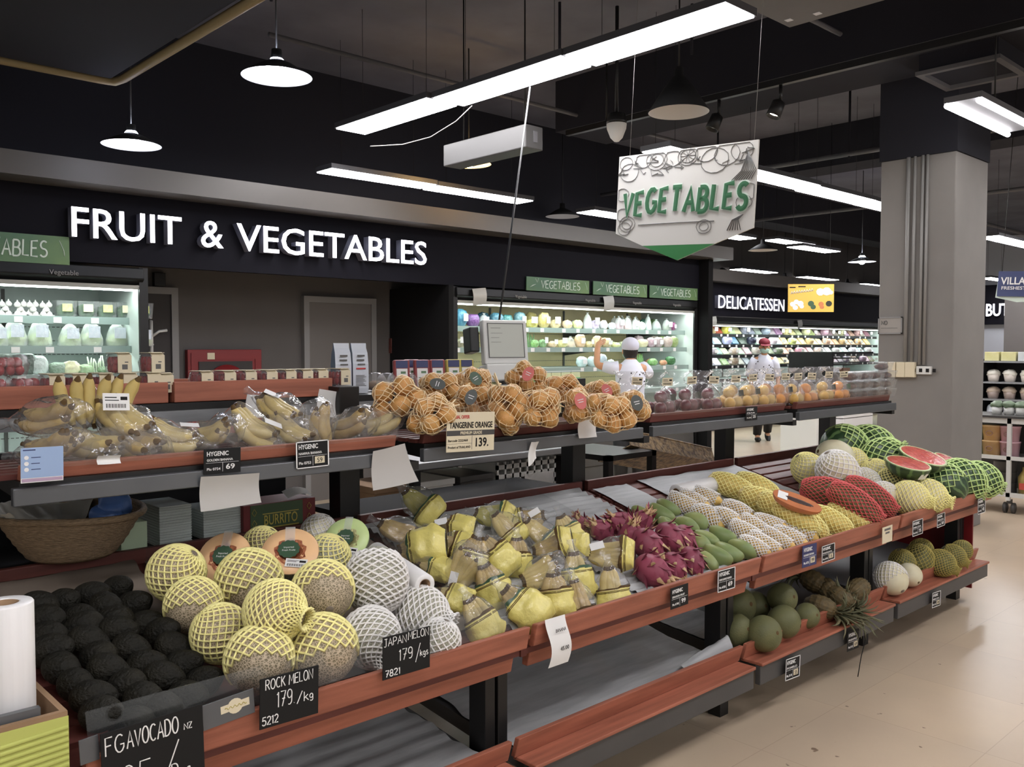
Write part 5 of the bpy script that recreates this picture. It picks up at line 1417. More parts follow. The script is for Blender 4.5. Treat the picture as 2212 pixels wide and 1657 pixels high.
tag(ob('foam_liner', MB().sheet(fold, 20, 12), M['liner']), 'rolled up edge of pale liner standing behind the bottom lip', 'liner')
# silver tag hanging on the lip
P = on_y(2076, 1237, 1.99)
st = ob('silver_tag', MB().ell((0, 0, 0), .055, .004, .018, 20, 8), mat('silver_foil', (214, 206, 184), 0.25, metal=.6), mtx=Matrix.Translation(P) @ Matrix.Rotation(R(38), 4, 'Y'))
tag(st, 'shiny oval foil tag hanging on the bottom tray lip', 'tag')
a = on_y(1866, 1355, 1.90); b = on_y(1853, 1462, 1.87)
tag(ob('string', MB().tube([a, a + Vector((.012, -.004, -.06)), a.lerp(b, .6) + Vector((.01, 0, 0)), b], .0022, 5), M['ink']), 'loose dark string dangling from the pineapple tray', 'string')
# ---------------------------------------------------------------- upper shelf: bananas in bags (bay A)
UZ = 1.222
UB = [  # u, y, z, screen angle, tilt, n, skin, scale, where
    (105, 2.66, UZ + .045, 10, 0, 4, 'banana_brown', .95, 'lower row at the blue notice'),
    (192, 2.66, UZ + .045, -15, 0, 4, 'banana', .95, 'lower row beside the blue notice'),
    (282, 2.68, UZ + .05, -25, 0, 5, 'banana_brown', 1.0, 'lower row under the upright bananas'),
    (378, 2.68, UZ + .045, 170, 0, 4, 'banana', .9, 'lower row in the loosest bag'),
    (452, 2.70, UZ + .045, 15, 0, 4, 'banana', .95, 'lower row above the GOLDEN BANANA tag'),
    (548, 2.70, UZ + .05, 150, 0, 5, 'banana', 1.0, 'lower row with stubby fruit'),
    (622, 2.70, UZ + .05, -35, 0, 4, 'banana', .95, 'lower row before the NAMWA BANANA tag'),
    (690, 2.70, UZ + .05, 100, 0, 4, 'banana_brown', .9, 'lower row with its neck standing up'),
    (756, 2.72, UZ + .045, 20, 0, 4, 'banana_brown', .95, 'lower row beside the shelf end'),
    (822, 2.72, UZ + .05, -160, 0, 5, 'banana', .95, 'last one of the shelf'),
    (100, 2.72, UZ + .125, 5, 0, 3, 'banana_brown', 1.0, 'upper row lying over the blue notice'),
    (262, 2.70, UZ + .12, -40, 0, 5, 'banana', .95, 'upper row with fruit tips pointing up'),
    (598, 2.76, UZ + .12, -30, 0, 4, 'banana', .9, 'upper row with a long price slip'),
]
for k, (u, y, z, a, _t, n, sk, s, w) in enumerate(UB):
    P = on_y(u, 900, y); P.z = z
    bagged_bananas(P, udir(a, .15), Vector((0, -.3, 1)), 'clear bag of bananas on the high shelf, ' + w, 'bags of bananas on the high shelf', k + 1, sk, None, s * 1.15, n, n - 1, price=(k in (5, 12, 3)))
P = on_y(215, 905, 2.74); P.z = UZ + .09
ub = thing('banana_hand', 'bare hand of bananas standing upright with a barcode label', 'bananas', (P.x, P.y, P.z))
rnd = random.Random(2)
for i in range(6):
    a = (i - 2.5) * 12
    ob('banana', banana_mesh(i % 4), [M['banana'], M['stem']], ub, mtx=Matrix.Translation(((i - 2.5) * .026, 0, 0)) @ Matrix.Rotation(R(a * .55), 4, 'Y') @ Matrix.Rotation(R(-80), 4, 'Z') @ Matrix.Rotation(R(-122), 4, 'Y') @ Matrix.Rotation(R(180), 4, 'X') @ S(.98))
def barcode_label(parent, m, w=.06, h=.035, mt='label'):
    pl = ob('price_label', MB().box(-w / 2, w / 2, -h / 2, h / 2, 0, .0008), M[mt], parent, mtx=m)
    mb = MB()
    for i in range(20): mb.box(-w * .38 + i * w * .038, -w * .38 + i * w * .038 + w * (.014 if i % 3 else .026), -h * .36, -h * .12, .0008, .0011)
    mb.box(-w * .42, w * .1, h * .06, h * .11, .0008, .0011).box(-w * .42, w * .02, h * .22, h * .28, .0008, .0011).box(w * .16, w * .42, h * .1, h * .3, .0008, .0011)
    ob('barcode', mb, M['ink'], pl)
    return pl
c = on_y(251, 868, 2.66)
barcode_label(ub, Matrix.Translation(c - P) @ frame((0, 0, 0), (1, 0, -.05), (0, .2, 1)), .075, .05)

# clear guards of the high shelves
for k in range(4):
    g = MB(); quad_board(g, X0[k] + .06, X0[k + 1] - .06, [(2.513, 1.235), (2.516, 1.235), (2.496, 1.335), (2.493, 1.335)])
    tag(ob('acrylic_guard', g, M['acrylic']), 'clear acrylic guard along the high shelf ' + ['with bagged bananas', 'with tangerine nets', 'with bags of plums and pears', 'with oranges and date boxes'][k], 'guard')

# ---------------------------------------------------------------- tangerines in string nets (bay B)
PACK = [(-.062, 0, -.026), (0, -.037, -.028), (0, .037, -.028), (.064, 0, -.024), (-.034, .004, .034), (.036, -.002, .036), (-.05, .058, .002), (.052, -.055, .004)]
def tangerine_mesh():
    return cached('tang', lambda: MB().ell((0, 0, 0), .036, .036, .032, 20, 12, fn=lambda p: p * (1 + .012 * nz(p, 60, 1))).build('tangerine'))
def net_bag_mesh(v):
    def mk():
        cs = [Vector(c) for c in PACK[:6 + v]]
        def rad(d):
            best = 0
            for c in cs:
                b = c.dot(d); q = .0365 ** 2 - (c.length_squared - b * b)
                best = max(best, b + math.sqrt(q) if q > 0 else .82 * (b + .0365))
            return best + .0015
        def fn(p):
            d = Vector((p.z, p.x, p.y)).normalized()
            return d * rad(d)
        return net_mesh(rounded(13, 1, 1, 6, 174), 12, .0042, fn, .12)
    return cached(('nb', v), mk)
def net_bag(P, yaw, pitch, rl, label, v, s=1.0, tagm=None, fruit='tangerine', tail=1):
    m = Matrix.Translation(P) @ Euler((R(rl), R(pitch), R(yaw))).to_matrix().to_4x4() @ S(s)
    t = thing('tangerine_net_bag', label, 'net bag of tangerines', mtx=m, group='nets of tangerines on the high shelf')
    rnd = random.Random(v + int(yaw))
    for c in PACK[:6 + v % 3]:
        ob('tangerine', tangerine_mesh(), M[fruit], t, loc=c, rot=(rnd.uniform(0, 1), rnd.uniform(0, 1), 0))
    ob('string_net', net_bag_mesh(v % 3), M['net_string'], t)
    mb = MB()
    rr = random.Random(v)
    for i in range(7):
        a = rr.uniform(-.5, .5); b = rr.uniform(-.4, .6)
        mb.tube([(.085, .01 * a, .0), (.11, .02 * a, .012 * b), (.135, .05 * a, .03 * b)], [.004, .003, .0025], 5)
    mb.tube([(.096, -.006, -.006), (.096, .006, -.006), (.096, .007, .006), (.096, -.007, .006)], .003, 5, closed=True)
    ob('tied_end', mb, M['net_string'], t, scale=(tail, 1, 1))
    if tagm:
        tg = MB(); tg.poly([(.024 * math.cos(a), .034 * math.sin(a)) for a in [2 * PI * i / 20 for i in range(20)]], -.001, .001)
        mi = m.inverted()
        q = (mi @ (P - FWD * .11 * s + UPV * .02)); n = (mi.to_3x3() @ (-FWD + UPV * .3)).normalized()
        tgo = ob('paper_tag', tg, M[tagm], t, mtx=along(q, n, roll=v * .7))
        ob('tag_print', MB().box(-.012, .012, .004, .007, .001, .0014).box(-.010, .010, -.006, -.003, .001, .0014), M['label'], tgo)
    return t
TB = [  # u, v(centre), y, yaw, pitch, roll, s, tag, where
    (858, 862, 2.70, 150, 20, 10, 1.10, None, 'first one at the banana end of its shelf'),
    (940, 893, 2.60, 20, -10, -30, 1.0, None, 'front one above the price card'),
    (950, 840, 2.84, -30, 0, 20, .95, 'tag_dark', 'at the back before the snack pouches'),
    (1020, 868, 2.68, -20, 5, 30, .95, 'tag_dark', 'with dark tag right behind the price card'),
    (1030, 828, 2.88, 10, 10, 0, .95, 'tag_green', 'at the back with a round green tag'),
    (1098, 880, 2.62, 95, -60, 10, 1.05, None, 'standing on end beside the price card'),
    (1140, 818, 2.84, -35, 25, 0, 1.0, 'tag_red', 'heaped highest, slanting down to a red tag'),
    (1172, 880, 2.62, 15, -5, 20, 1.05, None, 'in the front row, second from the price card'),
    (1215, 840, 2.80, 160, 10, -20, .95, None, 'in the back row behind the front nets'),
    (1250, 876, 2.64, 30, 0, -15, 1.0, 'tag_red', 'in the front row above the white slip'),
    (1306, 852, 2.76, -20, 5, 15, .95, 'tag_red', 'in the back row with a red tag'),
    (1320, 890, 2.60, 10, 0, 40, .95, None, 'low in the front row near the shelf end'),
    (1368, 880, 2.62, 70, 10, -10, .95, 'tag_dark', 'last one beside the plum bags'),
]
items = [dict(u=p[0], v=p[1], t=deck_t(on_y(p[0], p[1], p[2])), r=.082 * p[6]) for p in TB]
relax(items, plane=(2.5, UZ, 3.0, UZ), front=2.60)
for k, (it, p) in enumerate(zip(items, TB)):
    P = EYE + it['d'] * it['t']; P.z = max(P.z, UZ + .082 * p[6])
    net_bag(P, p[3], p[4], p[5], 'string net of tangerines, ' + p[8], k % 3, p[6] * 1.0, p[7])

# ---------------------------------------------------------------- bags of plums, pears and oranges (bays C, D)
def fruit_bag(P, label, fruit, v, s=1.0, n=6, tagm=None, rf=.036):
    t = thing('fruit_bag', label, 'bag of fruit', (P.x, P.y, UZ + .002), (0, 0, R((v * 37) % 11 - 5)), scale=(s, s, s), group='clear bags of fruit on the high shelf')
    pos = [(-.037, -.076, rf), (.037, -.074, rf), (-.036, .0, rf), (.037, .002, rf), (-.036, .074, rf), (.01, -.04, rf * 2.6), (-.02, .036, rf * 2.65), (.037, .076, rf)]
    me = tangerine_mesh()
    for c in pos[:n]: ob('fruit', me, M[fruit], t, loc=c, rot=(c[0] * 20, c[1] * 20, 0), scale=(rf / .036,) * 3)
    def mk():
        mb = MB()
        prof = [(.05, .002), (.10, .004), (.112, .03), (.112, .07), (.10, .11), (.07, .145), (.036, .17), (.030, .182), (.05, .20), (.075, .225)]
        prof = interp(prof, 22)
        def f(p, w):
            k = nz((math.cos(w) * 2.2, math.sin(w) * 2.2, p.z * 16), 1.3, v) * .16 + nz((math.cos(w) * 7, math.sin(w) * 7, p.z * 30), 1.0, v) * .06
            return Vector((p.x * (.69 + k * .6), p.y * (1.1 + k * .7), p.z + (.02 * k if p.z > .15 else 0)))
        mb.lathe(prof, 30, fn=f); return mb.build('clear_bag')
    ob('clear_bag', cached(('fb', v % 4), mk), M['film'], t)
    m = Matrix.Translation((0, -.09, .175)) @ frame((0, 0, 0), (1, -.4, .06 * (v % 3 - 1)), (0, -.15, 1))
    barcode_label(t, m, .062, .042, 'cream_label')
    if tagm:
        mm = Matrix.Translation((.01, -.118, .095)) @ frame((0, 0, 0), (1, -.6, .2), (0, 0, 1))
        ob('square_tag', MB().box(-.015, .015, -.017, .017, 0, .002), M[tagm], t, mtx=mm)
    return t
FB = [(1350, 2.84, 'plum', 6, None, 'plums, at the back behind the tangerine nets'), (1412, 2.68, 'plum', 6, 'tag_dark', 'plums, first in the front row'), (1464, 2.72, 'plum', 7, 'tag_dark', 'dark plums, second in the front row'), (1514, 2.68, 'plum', 6, None, 'plums, last in the front row beside the pears'),
      (1560, 2.68, 'pear', 6, 'tag_dark', 'pale pears, first beside the plums'), (1596, 2.72, 'pear', 7, 'tag_dark', 'pale pears, second beside the plums'), (1634, 2.68, 'pear', 7, None, 'pale pears, in the middle of the shelf'), (1668, 2.70, 'orange', 8, 'tag_dark', 'orange and yellow fruit, near the shelf gap'), (1694, 2.66, 'pear', 6, None, 'pale pears, last before the shelf gap'),
      (1725, 2.64, 'orange', 6, None, 'oranges, first beyond the shelf gap'), (1762, 2.70, 'pear', 6, 'tag_dark', 'pale fruit, second beyond the shelf gap'), (1796, 2.68, 'orange', 6, 'tag_green', 'oranges, next to the date boxes')]
for k, (u, y, fr_, n, tg, w) in enumerate(FB):
    P = on_y(u, 860, y)
    fruit_bag(P, 'clear bag of ' + w, fr_, k, .92, n, tg, .036)
# date boxes
M['date'] = mat('brown_dates', (96, 54, 40), 0.35, spec=0.5, rgb2=(62, 36, 28), vscale=60, bump=0.6, bscale=90)
def date_box(P, label):
    t = thing('date_box', label, 'fruit box', P, group='clear boxes of dates on the high shelf')
    mb = MB(); mb.add([(-.055, -.045, 0), (.055, -.045, 0), (.055, .045, 0), (-.055, .045, 0), (-.065, -.055, .05), (.065, -.055, .05), (.065, .055, .05), (-.065, .055, .05)], [(3, 2, 1, 0), (4, 5, 6, 7), (0, 1, 5, 4), (1, 2, 6, 5), (2, 3, 7, 6), (3, 0, 4, 7)])
    ob('clear_box', mb, M['clam'], t)
    ob('lid', MB().box(-.068, .068, -.058, .058, .05, .056), M['clam'], t, bev=.002)
    ob('dates', cached('dates', lambda: MB().ell((0, 0, .024), .052, .042, .022, 20, 10, fn=lambda p: p * (1 + .12 * nz(p, 90, 2))).build('dates')), M['date'], t)
for c in range(4):
    a = on_y(1838 + c * 25, 880, 2.62)
    for rr in range(3):
        date_box((a.x, 2.63, UZ + .002 + rr * .058), 'clear box of brown dates, %s from the pillar end in the %s layer' % (nth(3 - c), ['lowest', 'middle', 'top'][rr]))
a = on_y(1909, 855, 2.62)
date_box((a.x, 2.64, UZ + .002 + 3 * .058), 'clear box of brown dates lying by itself on top of the stack')

# ---------------------------------------------------------------- top tier: trays of strawberries, bags, pouches, scale
TZ = 1.362
for k, (x0, x1, w) in enumerate([(.30, 1.205, 'first'), (1.225, 1.845, 'second')]):
    t = thing('wooden_tray', 'red-brown wooden tray of strawberry packs, ' + ('under the heap of unsleeved red packs' if k == 0 else 'next to the white paper bags'), 'tray', (x0, 2.99, TZ))
    L = x1 - x0
    ob('front_board', MB().box(0, L, 0, .016, 0.0 - .0 * k, .07), M['wood'], t, bev=.003)
    ob('back_board', MB().box(0, L, .30, .316, 0, .07), M['wood'], t, bev=.003)
    ob('end_board', MB().box(0, .016, .016, .30, 0, .06), M['wood'], t)
    ob('end_board', MB().box(L - .016, L, .016, .30, 0, .06), M['wood'], t)
    ob('bottom', MB().box(.016, L - .016, .016, .30, 0.03, .045), M['wood_dark'], t)
def berries_mesh():
    def mk():
        mb = MB(); rnd = random.Random(1)
        for i in range(3):
            for j in range(3):
                for l in range(2):
                    mb.ell((-.028 + i * .028 + rnd.uniform(-.004, .004), -.028 + j * .028, .016 + l * .024), .0155, .0155, .018, 8, 6)
        return mb.build('berry_filling')
    return cached('berries', mk)
def berry_pack(P, label, sleeve=True, s=1.0, xs=.60):
    t = thing('strawberry_pack', label, 'strawberry pack', P, scale=(s * xs, s, s), group='strawberry packs on the top shelf')
    ob('berry_filling', berries_mesh(), M['strawberry'], t)
    ob('clamshell', cached('bclam', lambda: MB().lathe(interp([(.058, 0), (.066, .03), (.068, .036), (.064, .04), (.058, .06), (.05, .068), (.001, .07)], 16), 20, fn=lambda p, w: Vector((p.x * (1 + .03 * math.sin(12 * w)), p.y * (1 + .03 * math.sin(12 * w)), p.z))).build('clamshell')), M['clam'], t)
    if sleeve:
        sl = MB().box(-.04, .04, -.074, -.071, .0, .062).box(-.04, .04, -.0725, .05, .070, .072)
        vs = [(-.04, -.074, .062), (.04, -.074, .062), (.04, -.045, .074), (-.04, -.045, .074)]
        sl.add(vs, [(0, 1, 2, 3)])
        so = ob('card_sleeve', cached('sleeve', lambda: sl.build('card_sleeve')), M['cream_label'], t)
        ob('barcode', cached('slbar', lambda: MB().box(-.016, .016, -.0746, -.074, .012, .03).box(.0, .02, -.0746, -.074, .036, .04).build('barcode')), M['drawing'], so)
    return t
z0 = TZ + .046
for k, u in enumerate([112, 162, 218, 269, 320]):
    P = on_y(u, 800, 3.06); berry_pack((P.x, 3.075, z0 - .01), 'sleeved strawberry pack in the front row of the first tray, ' + nth(k) + ' from the left', True, .95)
for k, u in enumerate([246, 317]):
    P = on_y(u, 800, 3.12); berry_pack((P.x, 3.085, z0 + .058), 'sleeved strawberry pack stacked above the first tray row, ' + ['the earlier one', 'the one at the tray end'][k], True, .92)
for k, (u, zz) in enumerate([(-12, 0), (62, 0), (24, .066)]):
    P = on_y(u, 800, 3.06); berry_pack((P.x, 3.10, z0 + zz - .01), 'red strawberry pack without sleeve heaped at the first tray, ' + nth(k) + ' of three', False, .95, .95)
P = on_y(352, 812, 3.05); berry_pack((P.x, 3.08, z0 - .012), 'strawberry pack with cream sleeve leaning between the two trays', True, .92)
for k, u in enumerate([435, 484, 529, 574, 615, 651, 684, 732]):
    P = on_y(u, 800, 3.06); berry_pack((P.x, 3.075, z0 - .006), 'strawberry pack with cream sleeve in the second tray, ' + nth(k) + ' from the left', True, .9)
# paper bags
for k, u in enumerate((737, 774)):
    P = on_y(u, 830, 3.12)
    t = thing('paper_bag', 'tall white printed bag with navy sides, ' + ['the one beside the strawberries', 'the one beside the clear domes'][k], 'bag', (P.x, 3.12, TZ), (0, 0, R(-12)))
    def body(u_, v_): pass
    mb = MB()
    rows = [(0, .030, .026), (.02, .034, .03), (.12, .034, .028), (.165, .033, .02), (.185, .032, .008), (.205, .033, .003)]
    vs = []
    for z, hx, hy in rows: vs += [(-hx, -hy, z), (hx, -hy, z), (hx, hy, z), (-hx, hy, z)]
    fs = []; mi = []
    for i in range(len(rows) - 1):
        for j in range(4): fs.append((i * 4 + j, i * 4 + (j + 1) % 4, (i + 1) * 4 + (j + 1) % 4, (i + 1) * 4 + j))
    mb.add(vs, fs, 0, False)
    mb.mi = [1 if (f % 4) in (1, 3) else 0 for f in range(len(mb.f))]
    M.setdefault('navy_side', mat('navy_bag_side', (36, 44, 92), 0.4)); M.setdefault('bag_white', mat('white_glossy_bag', (196, 200, 208), 0.35, spec=.5, bump=.2, bscale=30))
    ob('bag', mb, [M['bag_white'], M['navy_side']], t)
    pm = MB()
    for i, (a, b, zz, hh) in enumerate([(-.016, .016, .15, .012), (-.018, .014, .132, .012), (-.014, .018, .115, .010)]): pm.box(a, b, -.0325, -.0315, zz, zz + hh * .6)
    for i in range(8): pm.box(-.022, .022 - .006 * (i % 3), -.0325, -.0312, .03 + i * .006, .032 + i * .006)
    ob('lettering', pm, M['drawing'], t)
    ob('red_print', MB().box(-.02, .02, -.0325, -.0312, .098, .104), M['red_ink'], t)
# clear domes
for k, (u, y) in enumerate([(812, 3.22), (836, 3.12), (858, 3.22), (880, 3.12)]):
    P = on_y(u, 820, y)
    t = thing('dome_tub', 'clear domed tub of nuts on the top shelf, ' + nth(k) + ' of four beside the white bags', 'tub', (P.x, y, TZ))
    ob('contents', MB().ell((0, 0, .022), .040, .040, .022, 16, 8, fn=lump(.1, 4, k)), M['carton'], t)
    ob('clear_dome', MB().lathe([(.045, 0), (.047, .03), (.044, .05), (.034, .068), (.018, .078), (.001, .08)], 22), M['clam'], t)
# pouches
for k, (u, col) in enumerate([(868, 'fire_red'), (890, 'fire_red'), (912, 'fire_red'), (945, 'fire_red'), (980, 'gold'), (1008, 'gold')]):
    y = 3.20 if k in (1,) else 3.10
    P = on_y(u, 820, y)
    t = thing('snack_pouch', ('red' if k < 4 else 'gold') + ' snack pouch with white label on the top shelf, ' + nth(k) + ' of six before the scale', 'pouch', (P.x, y, TZ + .004), (R(-6), 0, R(-20)))
    ob('pouch', MB().box(-.036, .036, -.012, .012, 0, .13), M[col], t, bev=.006)
    ob('label', MB().box(-.024, .024, -.0135, -.012, .012, .092), M['label'], t)
    ob('dark_top', MB().box(-.026, .026, -.0135, -.012, .095, .126), M['navy_side'], t)
    ob('label_print', MB().box(-.006, .016, -.0142, -.0135, .07, .08).box(-.018, .016, -.0142, -.0135, .05, .053).box(-.018, .012, -.0142, -.0135, .04, .043), M['sign_green'], t)

# ---------------------------------------------------------------- work table and weighing scale behind
wt = thing('work_table', 'steel work table behind the stand under the scale', 'table', (0, 0, 0))
xa, xb = on_y(895, 1000, 3.36).x, on_y(1255, 990, 3.36).x
ob('table_top', MB().box(xa, xb, 3.36, 3.95, .965, 1.0), M['steel'], wt, bev=.004)
ob('under_shelf', MB().box(xa + .05, xb - .05, 3.40, 3.92, .60, .62), M['steel'], wt)
for x in (xa + .04, xb - .04):
    for y in (3.41, 3.9): ob('leg', MB().box(x - .02, x + .02, y - .02, y + .02, 0, .965), M['black'], wt)
P = on_y(1088, 745, 3.62)
sx = P.x
scl = thing('weighing_scale', 'white weighing scale with grey touch screen on a pole behind the tangerines', 'scale', (sx, 3.62, 1.0))
zc = P.z - 1.0
fm = Matrix.Translation((0, 0, zc)) @ Matrix.Rotation(R(-16), 4, 'Z') @ Matrix.Rotation(R(-8), 4, 'X')
ob('screen_housing', MB().box(-.135, .135, -.03, .02, -.11, .135), M['white_plastic'], scl, mtx=fm, bev=.008)
ob('screen', MB().box(-.105, .108, -.032, -.030, -.072, .112), M['screen'], scl, mtx=fm)
ob('screen_print', MB().box(-.09, -.03, -.0328, -.032, .088, .09).box(-.09, -.02, -.0328, -.032, .06, .0615).box(-.09, -.04, -.0328, -.032, .035, .0365).box(-.09, -.03, -.0328, -.032, .01, .0115), M['drawing'], scl, mtx=fm)
ob('screen_frame', MB().box(-.109, -.105, -.034, -.03, -.076, .116).box(.108, .112, -.034, -.03, -.076, .116).box(-.105, .108, -.034, -.03, .112, .116).box(-.105, .108, -.034, -.03, -.076, -.072), M['drawing'], scl, mtx=fm)
ob('printer', MB().box(-.135, .125, -.05, .05, -.20, -.112), M['white_plastic'], scl, mtx=fm, bev=.006)
ob('paper_slot', MB().box(-.03, .03, -.0515, -.05, -.170, -.164).box(.08, .092, -.0515, -.05, -.13, -.122).box(.098, .11, -.0515, -.05, -.13, -.122), M['ink'], scl, mtx=fm)
ob('side_display', MB().box(-.20, -.145, .0, .10, -.04, .10), M['black'], scl, mtx=fm, bev=.008)
ob('pole', MB().box(-.02, .02, -.02, .02, .06, zc - .19), M['charcoal'], scl)
ob('weighing_plate', MB().box(-.16, .16, -.13, .13, .05, .07), M['steel'], scl, bev=.004)
ob('base', MB().box(-.14, .14, -.11, .11, 0, .05), M['white_plastic'], scl, bev=.006)
# hanging cable down to the scale
a = on_x(1145, 188, 4.1); b = Vector((sx, 3.66, 1.0 + zc + .12))
tag(ob('hanging_cable', MB().tube([a, a.lerp(b, .5) + Vector((0, 0, -.01)), b], .006, 6), M['black']), 'long thin cable from the ceiling panel strip down to the scale', 'cable')
cpts = [on_z(1020, 228, 3.34), on_z(985, 262, 3.25), on_z(930, 296, 3.2), on_z(870, 312, 3.2), on_z(800, 316, 3.25)]
tag(ob('loose_wire', MB().tube(cpts, .004, 6), M['conduit']), 'pale loose wire sagging below the long light strip', 'wire')
# crates and cartons under the table
xa2, xb2 = on_y(1085, 1030, 3.42).x, on_y(1212, 1030, 3.42).x
ct = thing('plastic_crate', 'white slatted plastic crate under the steel table', 'crate', ((xa2 + xb2) / 2, 3.46, .622))
hw = (xb2 - xa2) / 2
mb = MB()
for i in range(6): mb.box(-hw, hw, 0, .012, .02 + i * .052, .045 + i * .052)
for i in range(9): mb.box(-hw + i * (2 * hw - .012) / 8, -hw + .012 + i * (2 * hw - .012) / 8, .0, .014, 0, .32)
ob('front_grid', mb, M['white_plastic'], ct)
ob('body', MB().box(-hw, hw, .28, .29, 0, .32).box(-hw, -hw + .01, .012, .28, 0, .32).box(hw - .01, hw, .012, .28, 0, .32).box(-hw, hw, .012, .28, 0, .01), M['white_plastic'], ct)
ob('label', MB().box(-hw * .1, hw * .9, -.002, 0, .16, .24), M['label'], ct)
for k, (u0, u1, mt_, w) in enumerate([(815, 880, 'carton', 'brown carton under the steel table at its near end'), (905, 985, 'white_plastic', 'pale box under the steel table beside the crate'), (1000, 1070, 'charcoal', 'dark box under the steel table next to the crate')]):
    x0_, x1_ = on_y(u0, 1040, 3.44).x, on_y(u1, 1040, 3.44).x
    o = thing('storage_box', w, 'box', ((x0_ + x1_) / 2, 3.46, .622))
    hw = (x1_ - x0_) / 2
    ob('body', MB().box(-hw, hw, 0, .3, 0, .24), M[mt_], o, bev=.004)
    ob('lid', MB().box(-hw - .006, hw + .006, -.006, .306, .24, .27), M[mt_], o, bev=.003)
# black rack of the far side
rx0 = xb + .05
rk = thing('black_rack', 'low black rack on the far side of the stand', 'rack', (0, 0, 0))
for z in (.42, .92): ob('shelf', MB().box(rx0, 4.15, 3.2, 3.8, z, z + .03), M['black'], rk)
for x in (rx0 + .02, 4.13):
    for y in (3.22, 3.78): ob('leg', MB().box(x - .02, x + .02, y - .02, y + .02, 0, .95), M['black'], rk)
ob('back_panel', MB().box(rx0, 4.15, 3.79, 3.8, .1, .92), M['black_matt'], rk)
ra, rb = on_y(1357, 946, 3.35), on_y(1540, 985, 3.35)
rt = thing('rattan_basket', 'shallow woven rattan basket tilted behind the high shelf post', 'basket', mtx=frame(ra, rb - ra, (0, .45, .9)))
L = (rb - ra).length
ob('woven_side', MB().box(0, L, -.05, .05, 0, .006), M['rattan'], rt)
ob('woven_base', MB().box(0, L, -.05, -.044, -.25, 0), M['rattan'], rt)
ob('woven_back', MB().box(0, L, -.05, .05, -.256, -.25), M['rattan'], rt)
ob('rim', MB().tube([(0, .05, .003), (L, .05, .003)], .007, 8), M['rattan'], rt)
# hanging papers
def sheet_px(name, quad, y, mt_, label, cat='paper', curl=.01):
    p = [on_y(u, v, y) for u, v in quad]   # tl, tr, br, bl
    def f(a, b):
        q = (p[0].lerp(p[1], a)).lerp(p[3].lerp(p[2], a), b)
        return q + Vector((0, curl * math.sin(b * PI) - .004 * math.sin(a * 5), 0))
    return tag(ob(name, MB().sheet(f, 8, 10), M[mt_]), label, cat)
sheet_px('paper_sheet', [(434, 1030), (562, 1022), (566, 1086), (434, 1106)], 2.475, 'shaded_paper', 'big blank paper sheet hanging under the banana shelf')
sheet_px('paper_sheet', [(806, 975), (876, 958), (906, 1040), (806, 1060)], 2.475, 'shaded_paper', 'blank paper sheet shaded grey hanging at the shelf joint')
sheet_px('paper_slip', [(1148, 955), (1166, 954), (1160, 990), (1142, 1008)], 2.475, 'white_paper', 'narrow white slip hanging under the tangerine shelf')
sheet_px('paper_slip', [(1253, 904), (1294, 901), (1291, 944), (1251, 947)], 2.475, 'white_paper', 'blank white slip stuck on the tangerine shelf front')
sheet_px('paper_slip', [(212, 985), (263, 983), (263, 1001), (211, 1004)], 2.475, 'white_paper', 'small blank white card on the banana shelf front')
sheet_px('paper_list', [(534, 852), (605, 857), (604, 897), (532, 905)], 2.93, 'white_paper', 'printed paper list hanging behind the bananas, the wider one')
sheet_px('paper_list', [(690, 840), (751, 850), (747, 905), (686, 898)], 2.93, 'white_paper', 'printed paper list hanging behind the bananas beside the black post')
